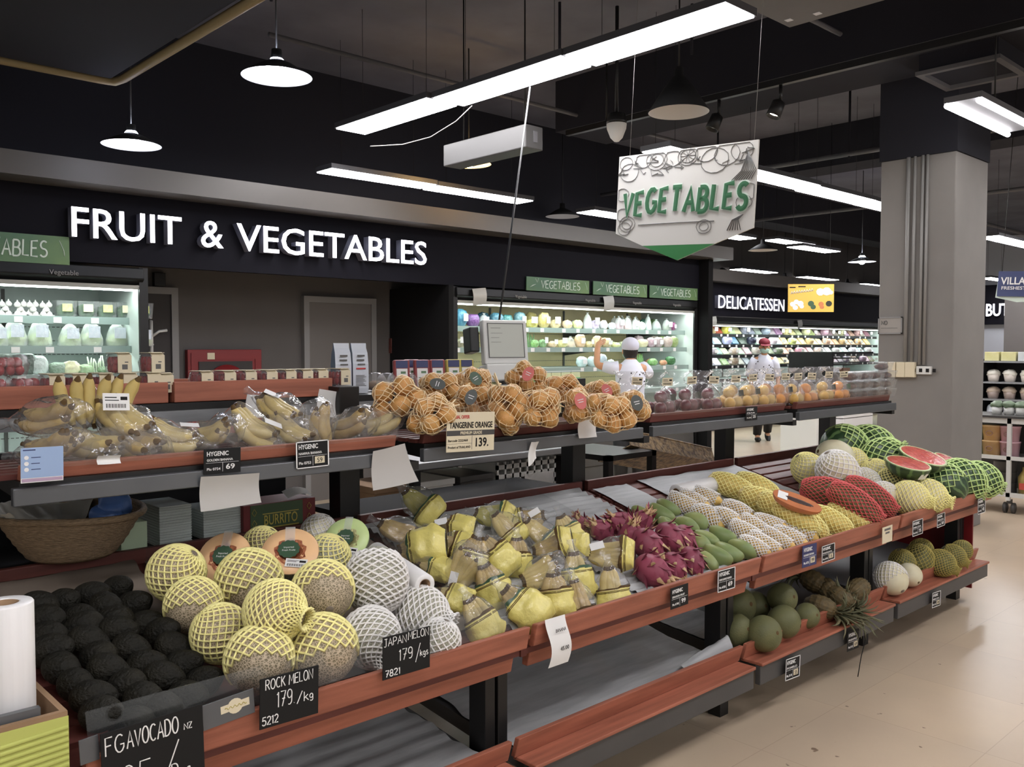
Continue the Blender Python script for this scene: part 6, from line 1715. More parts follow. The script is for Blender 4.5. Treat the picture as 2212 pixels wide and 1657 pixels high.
# ---------------------------------------------------------------- open fridges along the walls
M['tube_glow'] = glow('lit_fridge_tube', (238, 255, 250), FRIDGE_POWER)
M['canopy'] = mat('black_fridge_canopy', (16, 16, 17), 0.4, spec=0.25)
M['case_inner'] = mat('pale_fridge_side_lining', (196, 204, 200), 0.45)
M['under_canopy'] = mat('grey_canopy_lining', (170, 170, 164), 0.4)
def fridge(name, label, x0, x1, yf, yb, ztop, shelves, rail='price_rail', text_at=(), back='case_white', warm=None, bays=1.25, curls=()):
    t = thing(name, label, 'fridge', (x0, yf, 0))
    L = x1 - x0; D = yb - yf
    ob('base', MB().box(0, L, .02, D, 0.0, .16).box(0, L, 0.0, .06, .16, .62).box(0, L, .06, D, .16, .22), M['charcoal'], t, bev=.01)
    ob('well', MB().box(0.03, L - .03, .06, D - .05, .56, .60), M['case_white'], t)
    ob('back_panel', MB().box(0.03, L - .03, D - .06, D - .03, .5, ztop - .12), M[back], t)
    gr = MB()
    for z in [.72 + .11 * i for i in range(11)]:
        for i in range(int(L / .035)): gr.box(.06 + i * .035, .082 + i * .035, D - .063, D - .06, z, z + .006)
    ob('back_vent_slots', gr, M['drawing'], t)
    ob('side_panel', MB().box(-.035, .03, -.0, D, 0, ztop), M['black'], t)
    ob('side_panel', MB().box(L - .03, L + .035, 0, D, 0, ztop), M['black'], t)
    ob('side_lining', MB().box(.03, .034, .02, D - .06, .56, ztop - .13), M['case_inner'], t)
    ob('side_lining', MB().box(L - .034, L - .03, .02, D - .06, .56, ztop - .13), M['case_inner'], t)
    ob('roof', MB().box(.03, L - .03, .1, D, ztop - .12, ztop), M['black_matt'], t)
    m = MB(); quad_board(m, 0, L, [(-.02, ztop - .005), (.12, ztop - .005), (.12, ztop - .13), (.03, ztop - .13), (-.03, ztop - .09)]); ob('canopy', m, M['canopy'], t, bev=.008)
    m = MB(); quad_board(m, .03, L - .03, [(.0, ztop - .135), (.14, ztop - .135), (.14, ztop - .165), (.01, ztop - .165)]); ob('light_cover', m, M['under_canopy'], t)
    ob('tube', MB().box(.04, L - .04, .03, .10, ztop - .175, ztop - .166), M['tube_glow'], t)
    for k, (z, y) in enumerate(shelves):
        ob('shelf', MB().box(.036, L - .036, y - yf, D - .06, z - .02, z), M['case_white'], t)
        ob('price_strip', MB().box(.035, L - .035, y - yf - .012, y - yf, z - .05, z + .006), M[rail], t)
        ob('shelf_tube', MB().box(.08, L - .08, y - yf + .03, y - yf + .05, z - .032, z - .022), M['tube_glow'], t)
        if bays:
            br = MB()
            for i in range(int(L / bays) + 1):
                xx = min(max(i * bays, .04), L - .05)
                br.add([(xx, y - yf + .02, z - .02), (xx + .008, y - yf + .02, z - .02), (xx + .008, D - .06, z - .02), (xx, D - .06, z - .02), (xx, D - .06, z - .10), (xx + .008, D - .06, z - .10)], [(0, 1, 2, 3), (0, 3, 4), (1, 5, 2), (0, 4, 5, 1)])
            ob('shelf_bracket', br, M['charcoal'], t)
        n = int(L / .26)
        rr = random.Random(k + int(x0 * 10))
        for i in range(n):
            if rr.random() < .75:
                xx = .12 + i * .26 + rr.uniform(-.05, .05)
                ob('price_ticket', cached('tick', lambda: MB().box(-.028, .028, -.003, 0, 0, .042).build('price_ticket')), M['label'], t, loc=(xx, y - yf - .0122, z - .044))
    if bays:
        st = MB()
        for i in range(1, int(L / bays) + 1):
            xx = i * bays
            if xx < L - .1: st.box(xx - .012, xx + .012, D - .075, D - .06, .6, ztop - .15)
        if st.v: ob('upright', st, M['drawing'], t)
    for x, s, h in text_at:
        text(t, s, x - x0, 0, h, M['conduit'], align='C').matrix_basis = Matrix.Translation((x - x0, -.032, ztop - .085)) @ frame((0, 0, 0), (1, 0, 0), (0, 0, 1)) @ Matrix.Translation((-h * 2.6, 0, .004)) @ S(h / .7)
    for x in curls:
        ob('curled_sheet', MB().sheet(lambda u, v: Vector((x - x0 - .09 + .18 * u, -.05 - .02 * math.sin(v * 3), ztop - .02 - .17 * v + .02 * u)), 4, 8), M['under_canopy'], t)
    return t
# generic chilled goods ------------------------------------------------
GM_ = {}
def gcol(rgb, soft=.0):
    k = tuple(rgb)
    if k not in GM_:
        GM_[k] = mat('goods_%d_%d_%d' % k, rgb, .4, spec=.5, rgb2=tuple(int(q + (236 - q) * .30) if q > 60 else q + 30 for q in rgb), vscale=7, bump=.6, bscale=7)  # paler mottling puts film highlights into the colour
    return GM_[k]
def goods_mesh(kind, v):
    def mk():
        mb = MB()
        if kind == 'pillow':
            mb.ell((0, 0, .5), .5, .4, .5, 16, 12, fn=lambda p: Vector((math.copysign(abs(p.x * 2) ** .6, p.x) * .5, p.y, math.copysign(abs(p.z * 2) ** .75, p.z) * .5)) * (1 + .12 * nz(p, 5, v)))
        elif kind == 'bag':
            mb.lathe([(.44, 0), (.5, .06), (.47, .25), (.40, .5), (.29, .74), (.15, .87), (.06, .91), (.10, .96), (.15, 1.0)], 18, fn=lambda p, w: Vector((p.x * (1 + .14 * nz((math.cos(w), math.sin(w), p.z * 3), 2, v)), p.y * .8 * (1 + .14 * nz((math.cos(w), math.sin(w), p.z * 3), 2, v + 4)), p.z)))
        elif kind == 'heap':
            mb.ell((0, 0, .26), .44, .34, .30, 16, 10, fn=lambda p: p * (1 + .3 * nz(p, 7, v)))
        elif kind == 'box':
            mb.box(-.5, .5, -.4, .4, 0, 1)
        elif kind == 'slab':
            mt = Matrix.Translation((0, .0, .07)) @ Matrix.Rotation(R(-32), 4, 'X')
            mb.box(-.46, .46, -.12, .12, 0, 1, mt=mt)
        elif kind == 'leeks':
            rnd = random.Random(v)
            for i in range(7):
                x = -.36 + i * .12
                mb.tube([(x, 0, 0), (x + rnd.uniform(-.05, .05), 0.05, .5), (x + rnd.uniform(-.12, .12), .1, rnd.uniform(.8, 1.0))], [.06, .055, .03], 6)
        return mb.build(kind)
    return cached(('g', kind, v % 3), mk)
def goods(kind, P, w, h, rgb, label, group, v=0, name='vegetable_pack', cat='vegetable pack', lab=None, tilt=0.0):
    m = Matrix.Translation(P + Vector((0, 0, .003)) if isinstance(P, Vector) else Vector(P) + Vector((0, 0, .003))) @ Matrix.Rotation(R(tilt), 4, 'Z') @ S(w * .93, w * .85, h)
    if kind == 'bag':
        t = thing(name, label, cat, mtx=m, group=group)
        ob('greens', goods_mesh('heap', v), gcol(rgb), t, scale=(.95, .95, .85))
        ob('bag', goods_mesh('bag', v), M['film_soft'], t)
    elif kind == 'clam':
        t = thing(name, label, cat, mtx=m, group=group)
        ob('greens', goods_mesh('heap', v), gcol(rgb), t, scale=(1, 1, 1.3))
        ob('clear_box', cached('gclam', lambda: MB().add([(-.44, -.36, 0), (.44, -.36, 0), (.44, .36, 0), (-.44, .36, 0), (-.5, -.42, .9), (.5, -.42, .9), (.5, .42, .9), (-.5, .42, .9)], [(3, 2, 1, 0), (4, 5, 6, 7), (0, 1, 5, 4), (1, 2, 6, 5), (2, 3, 7, 6), (3, 0, 4, 7)]).build('clear_box')), M['clam'], t)
    else:
        t = thing(name, label, cat, mtx=m, group=group)
        ob('pack', goods_mesh(kind, v), gcol(rgb), t)
    if lab:
        ob('label', cached('glab', lambda: MB().box(-.24, .24, -.47, -.45, .3, .72).build('label')), gcol(lab), t)
    return t
YF = 6.9
fl = fridge('open_fridge', 'open upright vegetable fridge under the green sign, beside the dark door', .6, 2.60, YF, 7.85, 2.155, [(1.775, 7.12), (1.555, 7.08), (1.345, 7.02), (1.05, 6.97)], text_at=[(2.02, 'Vegetable', .035)])
def fx(u, y): return on_y(u, 760, y).x
G1 = 'packs in the fridge beside the dark door'
for k, u in enumerate([13, 46, 72, 101]):
    x = fx(u, 7.2)
    t = thing('garlic_pack', 'net pack of garlic bulbs on the top fridge shelf, ' + nth(k) + ' from the left', 'garlic', (x, 7.2, 1.776), group=G1)
    rnd = random.Random(k)
    for (dx, dz) in ((-.022, .02), (.022, .02), (0, .055), (-.022, .085), (.022, .09)):
        ob('bulb', cached('garlic', lambda: MB().lathe([(.001, -.02), (.018, -.016), (.024, 0), (.016, .014), (.006, .022), (.004, .034)], 12).build('bulb')), M['net_white'] if k else M['white_paper'], t, loc=(dx, rnd.uniform(-.02, .01), dz))
    ob('tray', MB().box(-.05, .05, -.04, .05, 0, .012), M['white_plastic'], t)
for k, u in enumerate([142, 187, 229, 270, 308]):
    goods('clam', (fx(u, 7.2), 7.2, 1.776), .155, .135, (52, 74, 50), 'clear box of salad greens on the top fridge shelf, ' + nth(k) + ' from the left', G1, k, lab=(232, 226, 180) if k % 2 else (214, 222, 130))
for k, u in enumerate([-5, 33, 86, 152, 198, 253, 308]):
    goods('bag', (fx(u, 7.18), 7.18, 1.556), .19, [.18, .215, .215, .185, .21, .20, .18][k], (150, 168, 96), 'pale plastic bag of lettuce on the second fridge shelf, ' + nth(k) + ' from the left', G1, k, lab=(196, 204, 214))
for k, (u, kind, c, w, h, s) in enumerate([(8, 'pillow', (70, 84, 70), .15, .16, 'dark mushrooms'), (34, 'pillow', (62, 76, 66), .15, .165, 'dark leaves'), (57, 'pillow', (66, 78, 68), .14, .16, 'dark leaves'), (82, 'pillow', (190, 200, 194), .14, .14, 'white stems'), (124, 'pillow', (120, 140, 118), .13, .09, 'green beans'), (152, 'heap', (216, 212, 168), .17, .18, 'cauliflower'), (182, 'heap', (150, 176, 130), .15, .13, 'pale greens'), (208, 'leeks', (196, 212, 180), .15, .14, 'leeks'), (226, 'heap', (96, 124, 84), .14, .1, 'dark greens'), (278, 'pillow', (196, 204, 196), .17, .10, 'bean sprouts')]):
    goods(kind, (fx(u, 7.12), 7.12, 1.346), w, h, c, 'pack of ' + s + ' on the third fridge shelf, ' + nth(k) + ' from the left', G1, k)
for k in range(4):  # yellow heaps stand for the yellow light low in the fridge
    goods('heap', (fx(6 + k * 12, 7.1), 7.08, 1.051), .16, .09, (206, 190, 70), 'yellow heap for yellow light low in the fridge by the bananas, ' + nth(k) + ' from the left', G1, k)

fr2 = fridge('open_fridge', 'long open vegetable fridge with black side panel behind the scale', 5.68, 9.77, YF, 7.85, 2.16, [(1.765, 7.06), (1.545, 7.03), (1.315, 7.0), (1.03, 6.97)], back='case_warm', text_at=[(6.55, 'Vegetable', .03), (7.65, 'Vegetable', .03), (8.5, 'Vegetable', .03), (9.3, 'Vegetable', .03)], curls=[5.95, 7.95])
bp = ob('black_hanging_panel', MB().box(5.58, 5.64, 6.88, 7.88, 1.0, 2.17), M['black_matt']); tag(bp, 'tall black panel closing the side of the long vegetable fridge', 'panel')
G2 = 'packs in the long vegetable fridge'
rnd = random.Random(21)
rows = [(1.766, 7.12, 'top', [(984, 1010, (70, 120, 132), 'pillow', .15), (1010, 1060, (96, 70, 100), 'pillow', .15), (1060, 1135, (60, 100, 118), 'pillow', .15), (1135, 1190, (216, 206, 110), 'pillow', .17), (1190, 1260, (222, 214, 150), 'heap', .17), (1260, 1330, (214, 206, 214), 'heap', .17), (1330, 1365, (206, 170, 176), 'bag', .16), (1365, 1410, (206, 226, 206), 'bag', .17), (1410, 1450, (70, 100, 70), 'pillow', .14), (1450, 1475, (120, 60, 100), 'pillow', .13), (1475, 1510, (70, 104, 76), 'leeks', .16)]),
        (1.546, 7.10, 'second', [(984, 1030, (120, 110, 84), 'heap', .15), (1145, 1185, (110, 150, 80), 'leeks', .15), (1185, 1300, (214, 190, 130), 'heap', .14), (1300, 1400, (206, 196, 150), 'heap', .12), (1400, 1450, (180, 160, 150), 'pillow', .14), (1450, 1510, (150, 160, 110), 'pillow', .14)]),
        (1.316, 7.08, 'third', [(1250, 1330, (190, 206, 204), 'pillow', .13), (1400, 1425, (130, 170, 96), 'leeks', .14), (1425, 1440, (200, 140, 90), 'heap', .13), (1440, 1512, (60, 84, 64), 'pillow', .13)])]
for z, y, rw, segs in rows:
    k = 0
    for u0, u1, c, kind, h in segs:
        xa_, xb_ = fx(u0, y), fx(u1, y); n = max(1, round((xb_ - xa_) / .165))
        for i in range(n):
            x = xa_ + (i + .5) * (xb_ - xa_) / n
            if not 5.80 < x < 9.66: continue
            cc_ = tuple(int(min(250, max(20, q + rnd.randint(-14, 14)) // 10 * 10)) for q in c)
            goods(kind if rnd.random() < .6 else rnd.choice(['pillow', 'bag', 'heap']), (x, y + rnd.uniform(0, .03), z), min(.175, (xb_ - xa_) / n) * rnd.uniform(.9, 1.05), h * rnd.uniform(.85, 1.2), cc_, 'vegetable pack in the front row, %s shelf of the long fridge, %s along' % (rw, nth(k)), G2, k, lab=(226, 226, 226) if rnd.random() < .5 else None, tilt=rnd.uniform(-14, 14))
            k += 1
            if rnd.random() < .55: goods(kind, (x, y + .22, z), .16, h * 1.1, cc_, 'vegetable pack in the back row, %s shelf of the long fridge, %s along' % (rw, nth(k)), G2, k + 1)
M['crate_green'] = mat('green_clear_tub', (110, 190, 110), 0.35, alpha=.85)
for k in range(5):
    x = fx(1160 + k * 21, 6.99)
    t = thing('salad_tub', 'clear tub with green band in the long fridge, ' + nth(k) + ' beside the scale', 'tub', (x, 7.06, 1.034), group='green banded tubs in the long fridge')
    ob('tub', MB().box(-.075, .075, -.07, .07, 0, .24), gcol((200, 206, 160)), t, bev=.01)
    ob('band', MB().box(-.077, .077, -.072, .072, .12, .17), M['crate_green'], t)
    ob('lid', MB().box(-.078, .078, -.073, .073, .24, .25), M['case_white'], t)

fd = fridge('open_fridge', 'delicatessen wall fridge full of slanted packs under the lit DELICATESSEN letters', 13.0, 21.0, 9.42, 10.42, 2.12, [(1.80, 9.62), (1.60, 9.60), (1.40, 9.58), (1.20, 9.56), (.95, 9.52)], rail='price_dark', bays=1.3, curls=[13.8, 16.9])
G3 = 'slanted packs in the delicatessen fridge'
rnd = random.Random(5)
pal = {0: [(1517, 1545, (190, 190, 120)), (1545, 1560, (186, 70, 60)), (1560, 1575, (206, 190, 90)), (1575, 1600, (206, 210, 170)), (1600, 1660, (150, 150, 176)), (1660, 1690, (206, 180, 200)), (1690, 1760, (222, 206, 150)), (1760, 1890, (190, 160, 150))],
       1: [(1517, 1540, (226, 216, 220)), (1540, 1580, (190, 200, 220)), (1580, 1596, (70, 84, 130)), (1596, 1632, (44, 44, 48)), (1632, 1690, (230, 230, 226)), (1690, 1790, (226, 196, 140)), (1790, 1890, (206, 160, 110))],
       2: [(1517, 1560, (130, 134, 130)), (1560, 1640, (176, 170, 160)), (1640, 1690, (96, 100, 90)), (1690, 1760, (206, 160, 150)), (1760, 1890, (216, 214, 214))],
       3: [(1517, 1560, (226, 222, 220)), (1560, 1640, (120, 130, 110)), (1680, 1760, (190, 160, 130)), (1760, 1890, (120, 100, 90))]}
for r_, z, y, hh in ((0, 1.801, 9.70, .17), (1, 1.601, 9.68, .15), (2, 1.401, 9.66, .15), (3, 1.201, 9.64, .15)):
    k = 0
    for u0, u1, c in pal[r_]:
        xa_, xb_ = fx(u0, y), fx(u1, y); n = max(1, round((xb_ - xa_) / .26))
        for i in range(n):
            x = xa_ + (i + .5) * (xb_ - xa_) / n
            if not 13.1 < x < 20.9: continue
            cc_ = tuple(int(min(250, max(20, q + rnd.randint(-20, 20)) // 10 * 10)) for q in c)
            goods('slab' if (k + r_) % 3 else 'pillow', (x, y, z), .24, hh * rnd.uniform(.85, 1.1), cc_, 'chilled pack on the %s shelf of the delicatessen fridge, %s from its near end' % (['top', 'second', 'third', 'fourth'][r_], nth(k)), G3, k, 'deli_pack', 'deli pack', lab=(230, 226, 222) if rnd.random() < .4 else None)
            k += 1
# black chest display in front of the deli
p = on_z(1797, 960, 0)
a, b = on_y(1797, 800, 8.2), on_y(1886, 800, 8.2)
bc = thing('black_display', 'black chilled display island in front of the deli fridge beside the pillar', 'display', (a.x, 8.2, 0))
L = b.x - a.x
ob('body', MB().box(0, L, 0, .9, 0, 1.05), M['black'], bc)
ob('canopy', MB().box(0, L, 0, .9, 1.42, 1.46), M['black'], bc)
ob('post', MB().box(0, .06, .0, .9, 1.05, 1.42), M['black'], bc)
for z in (1.2, 1.32): ob('shelf', MB().box(.06, L, .3, .9, z, z + .02), M['charcoal'], bc)
for k in range(3): goods('box', (a.x + .3 + .45 * k, 8.6, 1.052 if k else 1.221), .3, .08, [(206, 170, 90), (190, 190, 196), (170, 120, 90)][k], 'small tray on the black display island, ' + nth(k) + ' from its post', 'trays on the black display', k, 'food_tray', 'tray')
# ---------------------------------------------------------------- lit letters on the header boards
def channel_letters(s, x0, x1, y, z0, z1, label, name='lit_sign', bold=.004):
    """each letter a lit face on a deep grey side; x0-x1 the run, z0-z1 the cap height"""
    t = thing(name, label, 'sign', mtx=frame((x0, y, z0), (1, 0, 0), (0, 0, 1)))
    me, a, b, c, d = text_mesh(s, bold)
    sx, sy = (x1 - x0) / (b - a), (z1 - z0) / .70
    m = Matrix(((sx, 0, 0, -a * sx), (0, sy, 0, 0), (0, 0, 1, 0), (0, 0, 0, 1)))
    ob('letter_sides', me, M['letter_side'], t, mtx=Matrix.Translation((0, 0, .04)) @ m @ S(1, 1, 2.0))
    m2 = me.copy(); m2.materials.clear()
    ob('letter_faces', m2, M['letter_white'], t, mtx=Matrix.Translation((0, 0, .083)) @ m @ S(1, 1, .1))
    return t
p, q = on_y(155, 512, 6.82), on_y(500, 570, 6.82)
channel_letters('FRUIT', on_y(155, 500, 6.82).x, on_y(392, 500, 6.82).x, 6.9, 2.345, 2.56, 'big lit white letters FRUIT on the dark header above the wall doors')
channel_letters('&', on_y(434, 500, 6.82).x, on_y(482, 500, 6.82).x, 6.9, 2.345, 2.56, 'big lit white ampersand between the header words')
channel_letters('VEGETABLES', on_y(512, 540, 6.82).x, on_y(921, 540, 6.82).x, 6.9, 2.34, 2.56, 'big lit white letters VEGETABLES on the dark header')
channel_letters('DELICATESSEN', on_y(1552, 650, 9.32).x, on_y(1694, 650, 9.32).x, 9.4, 2.27, 2.51, 'lit white letters DELICATESSEN over the deli fridge', bold=-.004)
a, b = on_x(2130, 672, 23.78), on_x(2190, 672, 23.78)
t = thing('lit_sign', 'lit white letters BUT on the far wall, cut off by the second pillar', 'sign', mtx=frame((23.84, a.y, 2.33), (0, -1, 0), (0, 0, 1)))
me, x0_, x1_, _c, _d = text_mesh('BUTCHER', .012)
sx = (abs(a.y - b.y) / .5) / (x1_ - x0_)
m = Matrix(((sx, 0, 0, -x0_ * sx), (0, .30 / .7, 0, 0), (0, 0, 1, 0), (0, 0, 0, 1)))
ob('letter_sides', me, M['letter_side'], t, mtx=Matrix.Translation((0, 0, .03)) @ m)
m2 = me.copy(); m2.materials.clear()
ob('letter_faces', m2, M['letter_white'], t, mtx=Matrix.Translation((0, 0, .06)) @ m @ S(1, 1, .1))

# green boards with hand lettering above the fridges
def green_board(u0, u1, v0, v1, y, label, s='VEGETABLES'):
    a, b = on_y(u0, v1, y), on_y(u1, v1, y); zt = (on_y(u0, v0, y).z)
    w = b.x - a.x; h = zt - a.z
    t = thing('green_sign', label, 'sign', mtx=frame((a.x, y, a.z), (1, 0, 0), (0, 0, 1)))
    ob('board', MB().box(0, w, 0, h, 0, .012), M['sign_green'], t)
    hand(t, s, w * .22, h * .24, h * .55, M['sign_pale'], h * .035, w * .62, .014, wob=.04, slant=.05)
    dr = MB()
    for k in range(4): dr.tube([(w * .05 + k * w * .012, h * .25 + k * h * .05, .013), (w * .10 + k * w * .012, h * .38 + k * h * .03, .013)], h * .012, 5)
    dr.tube([(w * .13, h * .9, .013), (w * .16, h * .62, .013), (w * .18, h * .92, .013)], h * .012, 5)
    dr.tube([(w * .93, h * .85, .013), (w * .96, h * .5, .013), (w * .965, h * .3, .013)], h * .012, 5)
    ob('leaf_pattern', dr, M['sign_pale'], t)
    return t
green_board(1136, 1271, 597, 627, 6.885, 'green VEGETABLES board above the long fridge, first of three')
green_board(1280, 1396, 607, 636, 6.885, 'green VEGETABLES board above the long fridge, middle of three')
green_board(1402, 1505, 616, 643, 6.885, 'green VEGETABLES board above the long fridge, last of three')
t = green_board(-190, 149, 486, 553, 6.885, 'big green VEGETABLES board beside the lit letter F, cut off by the picture edge')

# hanging white sign with pointed green tip
def hx(u, v): return on_x(u, v, 4.36)
tl, tr, br, bl = hx(1340, 339), hx(1640, 301), hx(1628, 492), hx(1330, 505)
xx = ((tr - tl) + (br - bl)) * .5; yy = ((tl - bl) + (tr - br)) * .5
w, h = xx.length, yy.length
sg = thing('hanging_sign', 'hanging white VEGETABLES sign with food drawings and a green pointed tip', 'sign', mtx=frame(bl, xx, yy))
th = .012
ob('panel', MB().poly([(0, 0), (w * .22, -h * .17), (w * .75, -h * .17), (w, 0), (w, h), (0, h)], -th, 0), M['sign_white'], sg)
ob('green_tip', MB().poly([(w * .22, -h * .17), (w * .49, -h * .36), (w * .75, -h * .17)], -th, 0), M['tip_green'], sg)
hm = hand(sg, 'VEGETABLES', w * .055, h * .235, h * .29, M['sign_pale'], h * .054, w * .89, .0015, name='letter_halo', gap=1.9, wob=.05, slant=.08, flat=.05)
hand(sg, 'VEGETABLES', w * .055, h * .235, h * .29, M['hand_green'], h * .034, w * .89, .005, gap=1.9, wob=.05, slant=.08, flat=.08)
dr = MB(); rnd = random.Random(12)
def circ(cx, cy, r, k=1.0): dr.tube([(min(max(cx + r * math.cos(a) * (1 + .1 * rnd.random()), w * .01), w * .99), min(cy + r * k * math.sin(a), h * .985), .0012) for a in [2 * PI * i / 14 for i in range(14)]], .0016, 4, closed=True)
for cx, cy, r in [(.06, .9, .05), (.09, .78, .07), (.2, .92, .06), (.30, .9, .075), (.30, .9, .05), (.42, .9, .06), (.53, .91, .07), (.53, .91, .05), (.66, .93, .07), (.72, .82, .09), (.80, .88, .08), (.9, .9, .07), (.05, .24, .05), (.09, .12, .06), (.07, .06, .05), (.09, .12, .04), (.95, .42, .06), (.93, .3, .05), (.04, .5, .05), (.67, .04, .05), (.67, .04, .03)]:
    circ(w * cx, h * cy, w * r, .8)
for i in range(10):
    a = 2 * PI * i / 10; dr.tube([(w * .53, h * .91, .0012), (w * (.53 + .055 * math.cos(a)), h * .91 + w * .045 * math.sin(a), .0012)], .0012, 4)
for i in range(26):
    x = w * rnd.uniform(.03, .97); y = h * rnd.uniform(.78, .98); dr.tube([(x, y, .0012), (x + rnd.uniform(-.05, .05) * w, y - rnd.uniform(.02, .09) * h, .0012), (x + rnd.uniform(-.06, .06) * w, y - .06 * h, .0012)], rnd.uniform(.001, .003), 4)
for i in range(9):
    dr.tube([(w * .94, h * .88, .0012), (w * (.90 + .012 * i), h * .66, .0012), (w * (.84 + .016 * i), h * .56, .0012)], .0022, 4)
for i in range(6):
    dr.tube([(w * .93, h * .16, .0012), (w * (.86 + .008 * i), h * .10, .0012), (w * (.83 + .018 * i), h * -.02, .0012)], .0028, 4)
dr.tube([(w * .18, h * .10, .0012), (w * .5, h * .105, .0012), (w * .74, h * .10, .0012)], .0022, 4)
ob('line_drawing', dr, M['drawing'], sg)
for fx_ in (.08, .97): ob('hanging_wire', MB().tube([(w * fx_, h, -.006), (w * fx_, 4.3 - bl.z, -.006)], .0015, 4), M['conduit'], sg)
# yellow poster
a, b = at_t(1702, 674, 11.0), at_t(1801, 674, 11.0); c = at_t(1702, 614, 11.0)
w, h = (b - a).length, c.z - a.z
ps = thing('yellow_poster', 'hanging yellow poster with food pictures over the deli aisle', 'poster', mtx=frame(a, b - a, (0, 0, 1)))
M['poster'] = mat('mustard_yellow_poster', (212, 170, 76), 0.5)
ob('board', MB().box(0, w, 0, h, -.01, 0), M['poster'], ps)
pm = MB(); rnd = random.Random(3)
for k, (cx, cy, sx_, col) in enumerate([(.10, .28, .06, 0), (.18, .36, .06, 0), (.27, .30, .07, 0), (.16, .16, .06, 0), (.30, .2, .05, 0), (.50, .3, .07, 1), (.55, .18, .06, 1), (.72, .28, .06, 2), (.74, .18, .05, 2), (.89, .3, .07, 3), (.70, .72, .09, 0), (.84, .74, .10, 0), (.93, .70, .05, 0)]):
    nm = ['white_plastic', 'tag_green', 'papaya_flesh', 'tag_dark'][col]
    ob('food_picture', MB().poly([(w * cx + w * sx_ * math.cos(a_), h * cy + h * sx_ * 1.5 * math.sin(a_)) for a_ in [2 * PI * i / 9 + k for i in range(9)]], 0, .001 + .0002 * k), M[nm], ps)
hm = MB()
for i in range(9): hm.tube([(w * (.06 + i * .055), h * (.64 + .012 * i), .001), (w * (.085 + i * .055), h * (.74 + .012 * i), .001), (w * (.10 + i * .055), h * (.66 + .012 * i), .001)], .006, 4)
ob('lettering', hm, M['white_plastic'], ps)
ob('headline', MB().box(w * .03, w * .16, h * .86, h * .90, 0, .002).box(w * .22, w * .38, h * .89, h * .93, 0, .002), M['ink'], ps)
for fx_ in (.1, .9): ob('hanging_wire', MB().tube([(w * fx_, h, 0), (w * fx_, 4.32 - a.z, 0)], .003, 4), M['black'], ps)
# navy promotion sign
a, c, b = on_x(2153, 640, 9.6), on_x(2156, 586, 9.6), on_x(2290, 640, 9.6)
w, h = abs(a.y - b.y), c.z - a.z
vs = thing('navy_sign', 'hanging navy promotion sign with white lettering beyond the pillar', 'sign', mtx=frame(a, (0, -1, -.055), (0, 0, 1)))
M['navy_sign'] = mat('navy_blue_sign', (58, 66, 104), 0.4)
ob('panel', MB().box(0, w, 0, h, -.02, 0), M['navy_sign'], vs)
ob('pale_back', MB().poly([(-.02, -.05 * h), (w * .32, -.22 * h), (w, -.12 * h), (w, h), (.0, h)], -.03, -.021), M['sign_pale'], vs)
text(vs, 'VILLA', w * .05, h * .48, h * .28, M['label'], w=w * .40, bold=.02)
text(vs, "'S", w * .47, h * .60, h * .18, M['label'])
text(vs, 'FRESHEST BE', w * .07, h * .27, h * .13, M['label'], w=w * .52, bold=.01)
for fx_ in (.05, .95): ob('hanging_wire', MB().tube([(w * fx_, h, -.01), (w * fx_, 4.32 - a.z, -.01)], .003, 4), M['black'], vs)

# ---------------------------------------------------------------- chalk price boards on the front lip
def px_board(name, quad, y, mt_, label, cat='price board', th=.003):
    """flat board from its corner pixels tl, tr, br, bl on the plane y; returns thing, width, height"""
    p = [on_y(u, v, y) for u, v in quad]
    x_ = ((p[1] - p[0]) + (p[2] - p[3])) * .5; y_ = ((p[0] - p[3]) + (p[1] - p[2])) * .5
    t = thing(name, label, cat, mtx=frame(p[3], x_, y_))
    w, h = x_.length, y_.length
    ob('board', MB().box(0, w, 0, h, -th, 0), M[mt_], t, bev=.0008)
    return t, w, h
ch = M['chalk']
t, w, h = px_board('chalk_board', [(218, 1590), (436, 1520), (447, 1700), (225, 1780)], 1.885, 'chalkboard', 'black chalk board lettered FG AVOCADO, biggest and nearest')
hand(t, 'FG', w * .04, h * .74, h * .20, ch, .0016, w * .17, .001)
hand(t, 'AVOCADO', w * .24, h * .75, h * .19, ch, .0017, w * .50, .001, wob=.03)
hand(t, 'NZ', w * .80, h * .76, h * .07, ch, .0013, w * .08, .001)
hand(t, '95', w * .18, h * .20, h * .36, ch, .0016, w * .28, .001)
hand(t, '/', w * .52, h * .12, h * .5, ch, .0015, w * .22, .001)
hand(t, 'Pcs', w * .66, h * .18, h * .22, ch, .0016, w * .19, .001)
t, w, h = px_board('chalk_board', [(556, 1470), (683, 1438), (688, 1540), (561, 1578)], 1.885, 'chalkboard', 'black chalk board lettered ROCK MELON on the front lip')
hand(t, 'ROCK MELON', w * .09, h * .76, h * .20, ch, .0013, w * .80, .001, wob=.03)
hand(t, '179.', w * .28, h * .36, h * .30, ch, .0014, w * .30, .001)
hand(t, '/k', w * .62, h * .34, h * .20, ch, .0013, w * .20, .001); hand(t, 'g', w * .84, h * .36, h * .16, ch, .0013, w * .06, .001)
hand(t, '5212', w * .04, h * .07, h * .16, ch, .0015, w * .26, .001)
t, w, h = px_board('chalk_board', [(823, 1378), (926, 1353), (928, 1440), (827, 1471)], 1.885, 'chalkboard', 'black chalk board lettered JAPAN MELON on the front lip')
hand(t, 'JAPAN', w * .02, h * .77, h * .18, ch, .0012, w * .46, .001, wob=.03); hand(t, 'MELON', w * .52, h * .80, h * .18, ch, .0012, w * .44, .001, wob=.03)
hand(t, '179', w * .33, h * .36, h * .26, ch, .0014, w * .28, .001); hand(t, '/', w * .68, h * .26, h * .36, ch, .0012, w * .10, .001); hand(t, 'kgs', w * .78, h * .34, h * .16, ch, .0012, w * .17, .001)
